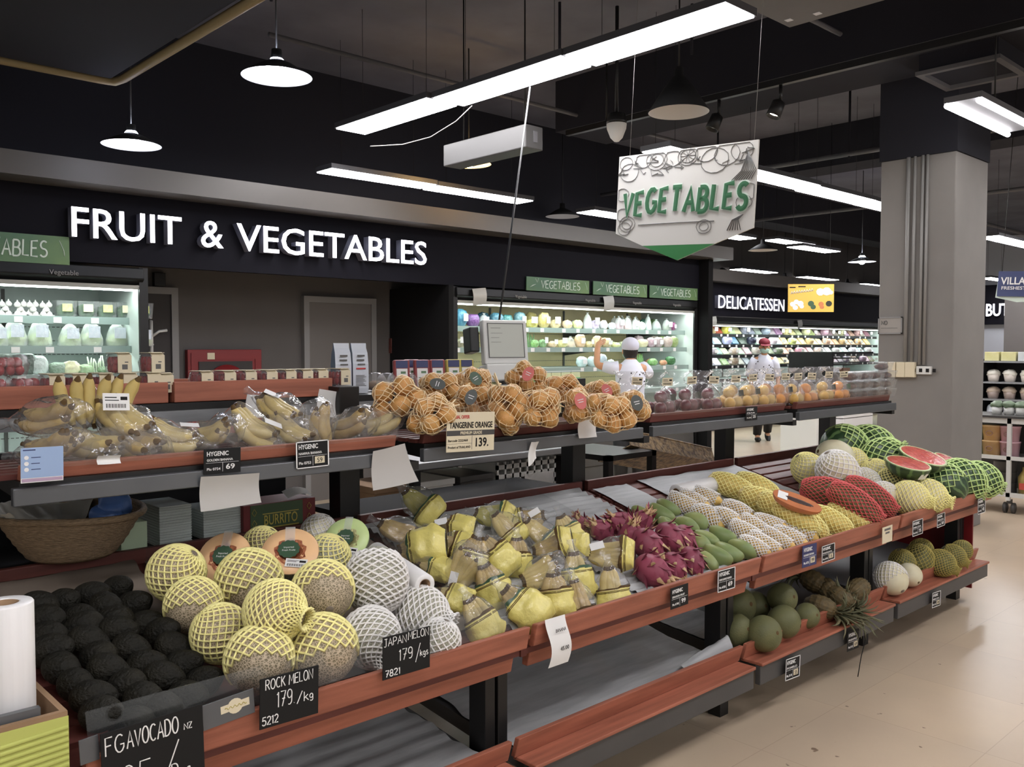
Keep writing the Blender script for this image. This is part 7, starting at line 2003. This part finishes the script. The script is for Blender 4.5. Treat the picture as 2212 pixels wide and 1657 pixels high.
hand(t, '7821', w * .05, h * .06, h * .15, ch, .0015, w * .30, .001)
# brand sheet beside ROCK MELON
t, w, h = px_board('brand_card', [(447, 1525), (553, 1485), (556, 1540), (440, 1580)], 1.90, 'fascia_grey', 'grey plastic card with a small gold crest left of the ROCK MELON board', 'card')
mb = MB(); mb.poly([(w * .28 + .028 * math.cos(a_), h * .52 + .02 * math.sin(a_)) for a_ in [2 * PI * i / 16 for i in range(16)]], 0, .001)
mb = MB().poly([(w * .34, h * .40), (w * .90, h * .42), (w * .90, h * .72), (w * .34, h * .70)], 0, .0008)
mb.poly([(w * .62 + w * .15 * math.cos(a_), h * .56 + h * .30 * math.sin(a_)) for a_ in [2 * PI * i / 16 for i in range(16)]], 0, .0012)
ob('crest', mb, M['cream_label'], t)
ob('crest_script', MB().tube([(w * (.42 + .42 * i / 24), h * (.56 + .05 * math.sin(i * 1.3)), .0014) for i in range(25)], .0008, 5), M['gold'], t)
t, w, h = px_board('brand_card', [(172, 1600), (214, 1586), (216, 1640), (174, 1655)], 1.90, 'fascia_grey', 'plain grey plastic card left of the FG AVOCADO board', 'card')
# HYGENIC tags
def hyg(quad, y, lines, price, label, border=True, navy=False, cream=False, tiny=False):
    t, w, h = px_board('price_tag', quad, y, 'chalkboard' if not navy else 'navy_side', label, 'price tag', .002)
    if border: ob('border', MB().box(0, w, 0, h * .035, 0, .0008).box(0, w, h * .965, h, 0, .0008).box(0, w * .035, 0, h, 0, .0008).box(w * .965, w, 0, h, 0, .0008), M['label'], t)
    text(t, 'HYGENIC', w * .08, h * .72, h * .17, M['label'], w=w * .58, z=.001, depth=.0003, bold=.02)
    text(t, lines[0], w * .08, h * .51, h * .09, M['label'], w=w * .70, z=.001, depth=.0003, bold=.015)
    ob('rule', MB().box(w * .06, w * .94, h * .44, h * .45, 0, .0006).box(w * .5, w * .508, h * .08, h * .44, 0, .0006), M['label'], t)
    text(t, lines[1], w * .08, h * .15, h * .10, M['label'], w=w * .36, z=.001, depth=.0003, bold=.015)
    if cream:
        ob('price_slip', MB().box(w * .56, w * .86, h * .14, h * .40, .0004, .001), M['cream_label'], t)
        text(t, price, w * .71, h * .18, h * .17, M['ink'], align='C', z=.0014, depth=.0003)
    else: text(t, price, w * .71, h * .17, h * .20, M['label'], w=w * .24, align='C', z=.001, depth=.0003, bold=.02)
    return t
hyg([(440, 972), (518, 966), (522, 1020), (440, 1026)], 2.483, ['GOLDEN BANANA', 'Plu 0754'], '69', 'black HYGENIC tag for golden banana on the banana shelf', False)
hyg([(640, 956), (711, 949), (711, 1006), (640, 1014)], 2.483, ['NAMWA BANANA', 'Plu 0753'], '59', 'black HYGENIC tag with white rim for namwa banana', True, cream=True)
hyg([(1447, 1272), (1485, 1260), (1487, 1304), (1449, 1318)], 1.888, ['DRAGON FRUIT', 'Plu 6740'], '99', 'black HYGENIC tag for dragon fruit on the front lip', False)
hyg([(1550, 1235), (1587, 1224), (1588, 1270), (1550, 1281)], 1.888, ['KEAW SAWOEY MANGO', 'Plu 6728'], '69', 'black HYGENIC tag with white rim below the green mangoes')
hyg([(1721, 1190), (1752, 1183), (1764, 1217), (1733, 1228)], 1.888, ['NAMDOKMAI', 'Plu 6751'], '99', 'tilted navy HYGENIC tag below the papayas', False, True, cream=True)
hyg([(1775, 1181), (1803, 1172), (1803, 1207), (1775, 1217)], 1.888, ['PAPAYA', 'Plu 6740'], '35', 'black HYGENIC tag with white rim next to the tilted navy one', True, cream=True)
hyg([(1973, 1126), (1995, 1119), (1993, 1152), (1971, 1160)], 1.888, ['MELON', 'Plu 5218'], '75', 'black HYGENIC tag below the yellow netted melons, first of two')
hyg([(2025, 1112), (2042, 1106), (2041, 1134), (2024, 1141)], 1.888, ['MELON', 'Plu 5219'], '65', 'small black HYGENIC tag below the yellow netted melons, second of two')
hyg([(2112, 1079), (2128, 1074), (2128, 1106), (2112, 1112)], 1.888, ['WATERMELON', 'Plu 5220'], '45', 'black HYGENIC tag at the very end of the front lip')
hyg([(1696, 1426), (1727, 1415), (1727, 1460), (1696, 1472)], 1.905, ['POMELO', 'Plu 5110'], '55', 'black HYGENIC tag on the bottom tray below the pomelos', True, cream=True)
hyg([(1830, 1366), (1855, 1357), (1855, 1398), (1830, 1409)], 1.905, ['PINEAPPLE', 'Plu 5111'], '69', 'black HYGENIC tag on the bottom tray below the pineapples', False, cream=True)
hyg([(2016, 1281), (2034, 1275), (2031, 1307), (2013, 1314)], 1.905, ['MELON', 'Plu 5118'], '89', 'black HYGENIC tag on the last bottom tray', True, cream=True)
hyg([(1611, 880), (1636, 878), (1636, 907), (1611, 909)], 2.483, ['PEAR', 'Plu 3310'], '25', 'small black HYGENIC tag on the high shelf below the pears', False)
# pale tag below the red netted melons
t, w, h = px_board('price_tag', [(1908, 1140), (1929, 1133), (1928, 1168), (1906, 1176)], 1.888, 'cream_label', 'pale price tag below the red netted melons', 'price tag', .002)
ob('lettering', MB().box(w * .2, w * .8, h * .75, h * .88, 0, .0006).box(w * .3, w * .7, h * .55, h * .66, 0, .0006), M['drawing'], t)
# BANANA slip, curled
t = thing('banana_slip', 'long curled white paper slip printed BANANA on the front lip', 'price slip', mtx=frame(on_y(1183, 1444, 1.885), (1, 0, 0), (0, 0, 1)))
a, b, c = on_y(1183, 1444, 1.885), on_y(1226, 1432, 1.885), on_y(1183, 1340, 1.885)
w, h = b.x - a.x, c.z - a.z
ob('paper', MB().sheet(lambda u, v: Vector((w * u + .006 * math.sin(v * 5), h * v, .010 * math.sin(v * 4.2) + .002)), 6, 16), M['white_paper'], t)
text(t, 'BANANA', w * .27, h * .72, h * .075, M['ink'], w=w * .5, z=.012, depth=.0003)
text(t, '45.00', w * .48, h * .32, h * .085, M['ink'], w=w * .42, z=.015, depth=.0003)
# tangerine price card
t, w, h = px_board('price_card', [(975, 892), (1078, 890), (1066, 972), (964, 978)], 2.44, 'cream_label', 'big TANGERINE ORANGE price card in front of the tangerine nets', 'price card')
text(t, 'SPECIAL OFFER', w * .06, h * .84, h * .085, M['red_ink'], w=w * .40, z=.001, depth=.0003, bold=.02)
text(t, 'TANGERINE ORANGE', w * .05, h * .60, h * .15, M['ink'], w=w * .9, z=.001, depth=.0003, bold=.02)
ob('dark_band', MB().box(0, w, h * .41, h * .54, 0, .0008), M['charcoal'], t)
text(t, 'PREMIUM GRADE', w * .5, h * .44, h * .075, M['cream_label'], w=w * .45, align='C', z=.0014, depth=.0003, bold=.02)
text(t, 'Barcode 2232468', w * .03, h * .26, h * .06, M['ink'], w=w * .40, z=.001, depth=.0003)
text(t, 'Product of THAILAND', w * .03, h * .09, h * .06, M['ink'], w=w * .46, z=.001, depth=.0003)
text(t, '139.', w * .60, h * .12, h * .22, M['ink'], w=w * .27, z=.001, depth=.0003, bold=.02)
ob('rule', MB().box(w * .52, w * .525, h * .05, h * .40, 0, .0008).box(0, w * .52, h * .205, h * .21, 0, .0008), M['drawing'], t)
# pale blue notice (its code square left plain)
t, w, h = px_board('blue_notice', [(32, 970), (124, 965), (138, 1037), (45, 1045)], 2.47, 'label', 'pale blue information card on the banana shelf front', 'notice')
M['pale_blue'] = mat('pale_blue_print', (150, 172, 206), 0.5)
ob('blue_print', MB().box(w * .0, w, h * .14, h, 0, .0006), M['pale_blue'], t)
ob('picture_strip', MB().box(w * .02, w * .98, h * .03, h * .12, 0, .0006), mat('lilac_print', (176, 150, 172), 0.5), t)
for k in range(3):
    ob('round_icon', MB().poly([(w * .13 + w * .055 * math.cos(a_), h * (.72 - .17 * k) + h * .06 * math.sin(a_)) for a_ in [2 * PI * i / 14 for i in range(14)]], .0006, .001), M['label'], t)
ob('lettering', MB().box(w * .05, w * .34, h * .92, h * .95, .0006, .001).box(w * .24, w * .46, h * .71, h * .73, .0006, .001).box(w * .24, w * .44, h * .54, h * .56, .0006, .001).box(w * .24, w * .46, h * .37, h * .39, .0006, .001), M['navy_side'], t)
hand(nt_, 'NO', nw * .15, nh * .55, nh * .22, M['drawing'], .004, None, .006); ob('rule', MB().box(nw * .12, nw * .8, nh * .34, nh * .36, .004, .006), M['drawing'], nt_)
# ---------------------------------------------------------------- people
def skinned(name, joints, bones, mt_, parent=None, sub=2, root=0):
    me = bpy.data.meshes.new(name)
    me.from_pydata([j[0] for j in joints], bones, [])
    o = ob(name, me, mt_, parent)
    sk = o.modifiers.new('skin', 'SKIN'); sk.use_smooth_shade = True
    for i, j in enumerate(joints):
        v = me.skin_vertices[0].data[i]
        v.radius = (j[1], j[1] if len(j) < 3 else j[2]); v.use_root = (i == root)
    s = o.modifiers.new('sub', 'SUBSURF'); s.levels = sub; s.render_levels = sub
    return o
def hand_chain(J, B, wrist_i, d, side, up, s=1.0):
    """five fingers from a palm at the end of the arm; d = pointing way, side = towards the thumb"""
    d, side, up = Vector(d).normalized(), Vector(side).normalized(), Vector(up).normalized()
    w = Vector(J[wrist_i][0])
    J.append((w + d * .045 * s, .026 * s, .014 * s)); pi = len(J) - 1; B.append((wrist_i, pi))
    for k in range(4):
        off = side * (.026 - .017 * k) * s
        L = [.062, .07, .066, .052][k] * s
        last = pi
        for f in (.02, .02 + L * .5, .02 + L):
            J.append((w + d * (.06 * s + f) + off - up * (.10 * f), .0075 * s)); B.append((last, len(J) - 1)); last = len(J) - 1
    last = pi
    for f in (.03, .055):
        J.append((w + d * (.03 + f * .8) * s + side * (.02 + f * .8) * s, .009 * s)); B.append((last, len(J) - 1)); last = len(J) - 1
def head_mesh():
    mb = MB()
    def sh(p):
        q = Vector(p)
        if q.z < 0: q.x *= 1 + .25 * q.z / .12; q.y *= 1 + .12 * q.z / .12
        if q.y < -.06: q.y += .012 * (1 - abs(q.x) / .08)
        return q
    mb.ell((0, 0, 0), .075, .095, .118, 24, 18, fn=sh)
    mb.ell((0, -.093, -.02), .014, .02, .022, 10, 8)             # nose
    for s in (-1, 1): mb.ell((.076 * s, .005, -.012), .012, .022, .032, 10, 8)   # ears
    return mb.build('head')
def person(P, yaw, label, s, body_j, body_b, shirt, pants, shoes, headgear, mask=True, head_at=(0, -.01, 1.50), head_rot=(0, 0, 0)):
    t = thing('person', label, 'person', P, (0, 0, yaw), scale=(s, s, s))
    return t
# worker walking in front of the deli
P = on_z(1648, 953, 0.0)
t = thing('person', 'person in dark red cap, face mask and white spotted shirt walking before the deli fridge', 'person', (P.x, P.y, 0), (0, 0, R(-48)))
J = [((0, 0, .92), .125, .095), ((0, .01, 1.08), .12, .09), ((0, .01, 1.26), .14, .095), ((0, .005, 1.36), .10, .075), ((0, -.005, 1.42), .05, .05), ((0, -.02, 1.50), .055, .06)]
B = [(0, 1), (1, 2), (2, 3), (3, 4), (4, 5)]
def limb(chain, start):
    last = start
    for p_ in chain:
        J.append(p_); B.append((last, len(J) - 1)); last = len(J) - 1
    return last
# arms
for sx, pts in ((-1, [((-.17, .0, 1.33), .055), ((-.23, .05, 1.08), .042), ((-.2, -.10, .90), .03)]), (1, [((.17, .0, 1.33), .055), ((.24, .04, 1.08), .042), ((.22, -.08, .88), .03)])):
    e = limb(pts, 3)
    hand_chain(J, B, e, (0, -.5, -.9), (-sx * .3, -1, 0), (sx, 0, 0))
# legs, mid-stride
for sx, pts in ((-1, [((-.09, .0, .86), .095), ((-.10, -.16, .50), .066), ((-.10, -.02, .10), .042), ((-.10, -.14, .045), .036)]), (1, [((.09, .0, .86), .095), ((.10, .02, .48), .066), ((.10, .16, .12), .042), ((.10, .08, .05), .036)])):
    limb(pts, 0)
body = skinned('body', J, B, M['skin'], t)
def shirt_mesh():
    mb = MB()
    prof = [(.168, .80), (.165, .92), (.150, 1.06), (.165, 1.22), (.168, 1.30), (.13, 1.38), (.075, 1.425), (.062, 1.44)]
    mb.lathe(interp(prof, 18), 28, fn=lambda p, w: Vector((p.x * 1.0, p.y * .74 + .005, p.z)))
    return mb
sh = shirt_mesh()
for sx in (-1, 1): sh.tube([(sx * .13, .0, 1.36), (sx * .19, .01, 1.26), (sx * .225, .04, 1.12), (sx * .235, .05, 1.07)], [.075, .07, .06, .06], 12)
so = ob('shirt', sh, M['shirt'], t)
dots = MB(); rnd = random.Random(1)
for i in range(26):
    a_ = rnd.uniform(PI * 1.05, PI * 1.95); z = rnd.uniform(.95, 1.34)
    rr = .16
    dots.ell((rr * math.cos(a_), .125 * math.sin(a_) + .003, z), .010, .006, .010, 8, 6)
ob('dark_spots', dots, M['ink'], so)
tr_ = MB()
tr_.lathe([(.150, .74), (.158, .86), (.152, .98)], 20, fn=lambda p, w: Vector((p.x, p.y * .72, p.z)))
tr_.tube([(-.085, .0, .86), (-.10, -.165, .50), (-.10, -.02, .12)], [.108, .088, .066], 14)
tr_.tube([(.085, .0, .86), (.10, .02, .48), (.10, .15, .15)], [.108, .088, .066], 14)
ob('trousers', tr_, M['trouser'], t)
for c, rx in (((-.10, -.09, .04), 0), ((.10, .12, .065), R(35))):
    ob('shoe', MB().ell((0, 0, 0), .048, .125, .042, 14, 10, fn=lambda p: Vector((p.x, p.y, max(p.z, -.035)))), M['shoe'], t, loc=c, rot=(rx, 0, 0))
hd = ob('head', head_mesh(), M['skin'], t, loc=(0, -.03, 1.56), rot=(R(6), 0, 0))
ob('hair', MB().ell((0, .018, .02), .083, .095, .11, 20, 14, fn=lambda p: p if p.y > -.03 or p.z > .06 else p * .8), M['hair'], hd)
for sx in (-1, 1): ob('eye', MB().ell((.03 * sx, -.088, .012), .012, .006, .006, 10, 8), M['ink'], hd)
ob('face_mask', MB().ell((0, -.022, -.055), .074, .088, .052, 20, 12, fn=lambda p: Vector((p.x, min(p.y, .02), p.z))), M['mask'], hd)
cp_ = MB().ell((0, .01, .07), .092, .108, .075, 22, 12, fn=lambda p: Vector((p.x, p.y, max(p.z, -.02))))
cp_.sheet(lambda u, v: Vector(((u - .5) * .15, -.085 - .075 * v * (1 - (2 * u - 1) ** 2 * .5), .055 - .025 * v)), 8, 4)
ob('cap', cp_, M['cap_red'], hd)
# worker with raised arms at the long fridge, seen from behind
P = on_y(1362, 780, 6.15)
t = thing('person', 'person in pale cap and white spotted shirt reaching into the long vegetable fridge', 'person', (P.x, 6.15, 0), (0, 0, R(-38)))
J = [((0, 0, .90), .125, .095), ((0, .0, 1.06), .12, .09), ((0, .0, 1.24), .145, .095), ((0, .0, 1.33), .10, .075), ((0, .0, 1.39), .05, .05), ((0, .01, 1.47), .055, .06)]
B = [(0, 1), (1, 2), (2, 3), (3, 4), (4, 5)]
for sx, pts in ((-1, [((-.17, .0, 1.31), .055), ((-.36, .06, 1.36), .042), ((-.33, .16, 1.58), .032)]), (1, [((.17, .0, 1.31), .055), ((.26, .22, 1.24), .042), ((.16, .42, 1.36), .03)])):
    e = limb(pts, 3)
    hand_chain(J, B, e, (.6, .6, .25) if sx < 0 else (-.2, .9, .2), (0, 0, 1), (-1, 0, 0))
for sx in (-1, 1):
    limb([((.09 * sx, .0, .86), .095), ((.10 * sx, -.01, .48), .066), ((.10 * sx, .01, .09), .042), ((.10 * sx, .11, .045), .036)], 0)
skinned('body', J, B, M['skin'], t)
sh = MB(); sh.lathe(interp([(.168, .80), (.165, .92), (.150, 1.06), (.165, 1.22), (.166, 1.28), (.13, 1.36), (.075, 1.40), (.062, 1.42)], 18), 28, fn=lambda p, w: Vector((p.x, p.y * .74, p.z)))
sh.tube([(-.13, .0, 1.33), (-.20, .01, 1.325), (-.29, .04, 1.345)], [.075, .07, .06], 12)
sh.tube([(.13, .0, 1.33), (.19, .06, 1.29), (.235, .15, 1.26)], [.075, .07, .06], 12)
so = ob('shirt', sh, M['shirt'], t)
dots = MB(); rnd = random.Random(4)
for i in range(26):
    a_ = rnd.uniform(0, 2 * PI); z = rnd.uniform(1.0, 1.32)
    dots.ell((.16 * math.cos(a_), .12 * math.sin(a_), z), .010, .008, .010, 8, 6)
ob('dark_spots', dots, M['ink'], so)
tr_ = MB(); tr_.lathe([(.150, .74), (.158, .86), (.152, .98)], 20, fn=lambda p, w: Vector((p.x, p.y * .72, p.z)))
for sx in (-1, 1): tr_.tube([(.085 * sx, 0, .86), (.10 * sx, -.01, .48), (.10 * sx, .01, .08)], [.108, .088, .07], 14)
ob('trousers', tr_, M['trouser'], t)
for sx in (-1, 1): ob('shoe', MB().ell((.10 * sx, .06, .04), .048, .125, .042, 14, 10, fn=lambda p: Vector((p.x, p.y, max(p.z, -.035)))), M['shoe'], t)
hd = ob('head', head_mesh(), M['skin'], t, loc=(0, .03, 1.52), rot=(R(-8), 0, R(180)))
ob('hair', MB().ell((0, .018, .0), .083, .095, .11, 20, 14, fn=lambda p: p if p.y > -.03 or p.z > .06 else p * .8), M['hair'], hd)
for sx in (-1, 1): ob('eye', MB().ell((.03 * sx, -.088, .012), .012, .006, .006, 10, 8), M['ink'], hd)
ob('face_mask', MB().ell((0, -.022, -.055), .074, .088, .052, 20, 12, fn=lambda p: Vector((p.x, min(p.y, .02), p.z))), M['mask'], hd)
ob('cap', MB().ell((0, .012, .055), .096, .112, .088, 22, 14, fn=lambda p: Vector((p.x, p.y, max(p.z, -.06)))), M['cap_white'], hd)

# ---------------------------------------------------------------- shelves beyond the pillar
cb = thing('display_cabinet', 'white framed open cabinet on castors holding ice cream tubs beyond the pillar', 'cabinet', (9.0, 0, 0))
y1 = on_x(2066, 895, 9.0).y; ym = on_x(2181, 900, 9.0).y; y0 = ym - (y1 - ym)
ze = .91
ob('top', MB().box(-.02, .52, y0 - .02, y1 + .02, ze - .02, ze), M['charcoal'], cb)
for z, h in ((.84, .05), (.50, .035), (.155, .04)): ob('cross_bar', MB().box(0, .03, y0, y1, z, z + h), M['white_plastic'], cb)
for y in (y0, ym - .015, y1 - .035): ob('upright', MB().box(0, .035, y, y + .035, .12, .89), M['white_plastic'], cb)
for z in (.50, .16): ob('shelf', MB().box(.03, .48, y0, y1, z, z + .02), M['white_plastic'], cb)
ob('back_panel', MB().box(.48, .5, y0, y1, .12, .89), M['charcoal'], cb)
for y in (y0 + .03, ym, y1 - .05):
    for dy in (-.035, .035): ob('castor', MB().lathe([(.001, -.012), (.05, -.012), (.05, .012), (.001, .012)], 16, mt=Matrix.Translation((.05, y + dy, .05)) @ Matrix.Rotation(R(90), 4, 'X')), M['charcoal'], cb)
    ob('castor_stem', MB().box(.03, .07, y - .02, y + .02, .09, .13), M['charcoal'], cb)
tub = cached('tub', lambda: MB().lathe([(.001, 0), (.075, 0), (.088, .13), (.092, .13), (.092, .145), (.001, .145)], 24).build('tub'))
TC = {'green': (176, 190, 140), 'orange': (210, 168, 110), 'pink': (206, 158, 168)}
span = (y1 - ym) / 3
for ci, (cn, rgb) in enumerate(TC.items()):
    for li in range(2):
        y = y1 - .06 - span * (ci + .42)
        o = thing('ice_cream_tub', 'pale %s ice cream tub in the white cabinet, %s of its stack' % (cn, ['bottom', 'top'][li]), 'tub', (9.13, y, .521 + li * .146))
        ob('tub', tub, gcol(rgb), o)
        ob('round_print', MB().tube([(-.088 + .0, .03 * math.cos(a_), .07 + .022 * math.sin(a_)) for a_ in [2 * PI * i / 10 for i in range(10)]], .004, 5, closed=True), gcol((150, 110, 96)), o)
for k in range(3):
    o = thing('dark_tin', 'dark round tin low in the white cabinet, ' + nth(k) + ' in its column', 'tin', (9.14, y1 - .40, .181 + k * .10)); ob('can', MB().lathe([(.001, 0), (.10, 0), (.10, .09), (.104, .095), (.001, .098)], 22), M['charcoal'], o)
o = thing('dark_carton', 'black carton on the upper shelf of the white cabinet beyond the tubs', 'carton', (9.1, ym - .22, .521)); ob('body', MB().box(0, .25, -.12, .12, 0, .22), M['black'], o); ob('print', MB().box(-.002, 0, -.05, -.02, .05, .15), M['label'], o)
for k in range(2):
    o = thing('oil_jar', 'golden jar with red label low in the white cabinet, ' + ['first', 'second'][k] + ' from the pillar', 'jar', (9.13, ym - .13 - k * .19, .181)); ob('jar', MB().lathe([(.001, 0), (.08, 0), (.085, .16), (.05, .22), (.05, .25), (.001, .25)], 20), gcol((170, 146, 70)), o); ob('label', MB().box(-.089, -.085, -.05, .05, .05, .11), M['tag_red'], o)
# taller rack behind it
rk = thing('tall_rack', 'tall grocery rack with many small pots behind the white cabinet', 'rack', (10.6, 0, 0))
ya, yb = on_x(2113, 800, 10.6).y, on_x(2300, 800, 10.6).y
for z in (.75, .98, 1.17, 1.40): ob('shelf', MB().box(0, .6, yb, ya, z - .02, z), M['steel'], rk)
ob('back_panel', MB().box(.58, .6, yb, ya, 0, 1.42), M['charcoal'], rk)
ob('side_panel', MB().box(0, .6, ya, ya + .03, 0, 1.42), M['charcoal'], rk); ob('side_panel', MB().box(0, .6, yb - .03, yb, 0, 1.42), M['charcoal'], rk)
ob('base', MB().box(0, .58, yb, ya, 0, .73), M['charcoal'], rk)
rows = [(1.40, (186, 190, 190), .10, 'box', 'white box'), (1.17, (200, 188, 176), .12, 'pot', 'flower pot'), (.98, (150, 130, 120), .12, 'pot', 'brown pot'), (.75, (190, 196, 204), .17, 'pillow', 'silver pouch')]
for r_, (z, rgb, h, kind, w_) in enumerate(rows):
    n = 7
    for i in range(n):
        y = ya - .12 - i * .17
        c_ = rgb if not (r_ == 3 and i in (3, 4, 5)) else (150, 40, 42)
        if r_ == 0 and i < 2: c_ = (196, 190, 130)
        o = thing(w_.replace(' ', '_'), w_ + ' on the %s shelf of the tall rack, %s from the pillar' % (['top', 'second', 'third', 'lowest'][r_], nth(i)), w_.split()[-1], (10.72, y, z), group='goods on the tall rack')
        if kind == 'pot':
            ob('pot', MB().lathe([(.001, 0), (.05, 0), (.065, .08), (.001, .08)], 14), gcol(c_), o)
            ob('top', MB().ell((0, 0, .09), .07, .07, .045, 12, 8, fn=lump(.35, 6, i)), gcol((220, 214, 200) if r_ == 1 else (190, 170, 150)), o)
        elif kind == 'box': ob('body', MB().box(-.07, .07, -.075, .075, 0, h), gcol(c_), o, bev=.004)
        else: ob('pouch', goods_mesh('pillow', i), gcol(c_), o, scale=(.13, .14, h))
# white trays with green punnets on the cabinet top
for k in range(4):
    y = on_x(2150 + k * 26, 880, 9.15).y
    o = thing('herb_pot', 'small pale pot of green herbs on the white cabinet, ' + nth(k) + ' from the pillar', 'herb pot', (9.2, y, .911))
    ob('pot', MB().lathe([(.001, 0), (.04, 0), (.05, .07), (.001, .07)], 14), M['white_plastic'], o)
    ob('leaves', MB().ell((0, 0, .09), .06, .06, .04, 12, 8, fn=lump(.4, 8, k)), gcol((90, 110, 80)), o)
# far shelving: wooden stool rack and white cartons under the high shelf
a, b = on_z(1722, 940, 0), on_z(1768, 938, 0)
ws = thing('wooden_rack', 'small wooden rack standing on the floor of the far aisle', 'rack', (a.x, a.y, 0), (0, 0, R(-20)))
for x in (0, .38): ob('side', MB().box(x, x + .03, 0, .03, 0, .62).box(x, x + .03, .3, .33, 0, .62).box(x, x + .03, -.08, .4, 0, .03), M['carton'], ws)
for z in (.2, .42, .6): ob('shelf', MB().box(.03, .38, 0, .33, z, z + .02), M['carton'], ws)
a, b = on_z(1770, 955, 0), on_z(1886, 958, 0)
for k, (u0, u1, nm) in enumerate([(1764, 1792, 'tall white cabinet end beside the far carton stack'), (1822, 1885, '')]):
    p0_, p1_ = on_y(u0, 930, 5.5), on_y(u1, 930, 5.5)
    if k == 0:
        o = thing('white_cabinet', nm, 'cabinet', (p0_.x, 5.5, 0)); ob('body', MB().box(0, p1_.x - p0_.x, 0, .5, .08, .95), M['white_plastic'], o)
        for q in (.1, p1_.x - p0_.x - .1): ob('foot', MB().box(q - .03, q + .03, .05, .45, 0, .08), M['black'], o)
    else:
        for l in range(3):
            o = thing('printed_carton', 'white carton printed with dark grapes, %s of the stack beside the pillar' % ['bottom', 'middle', 'top'][l], 'carton', (p0_.x, 5.5, l * .31))
            L = p1_.x - p0_.x
            ob('body', MB().box(0, L, 0, .4, 0, .30), M['label'], o, bev=.004)
            for q in (.25, .75):
                pm = MB()
                for i in range(6): pm.ell((L * q + .03 * (i % 3) - .03, -.002, .13 + .04 * (i // 3)), .02, .003, .02, 8, 6)
                ob('grape_print', pm, M['tag_dark'], o)
                ob('brown_print', MB().ell((L * q - .14, -.002, .11), .04, .003, .025, 10, 6), M['carton'], o)
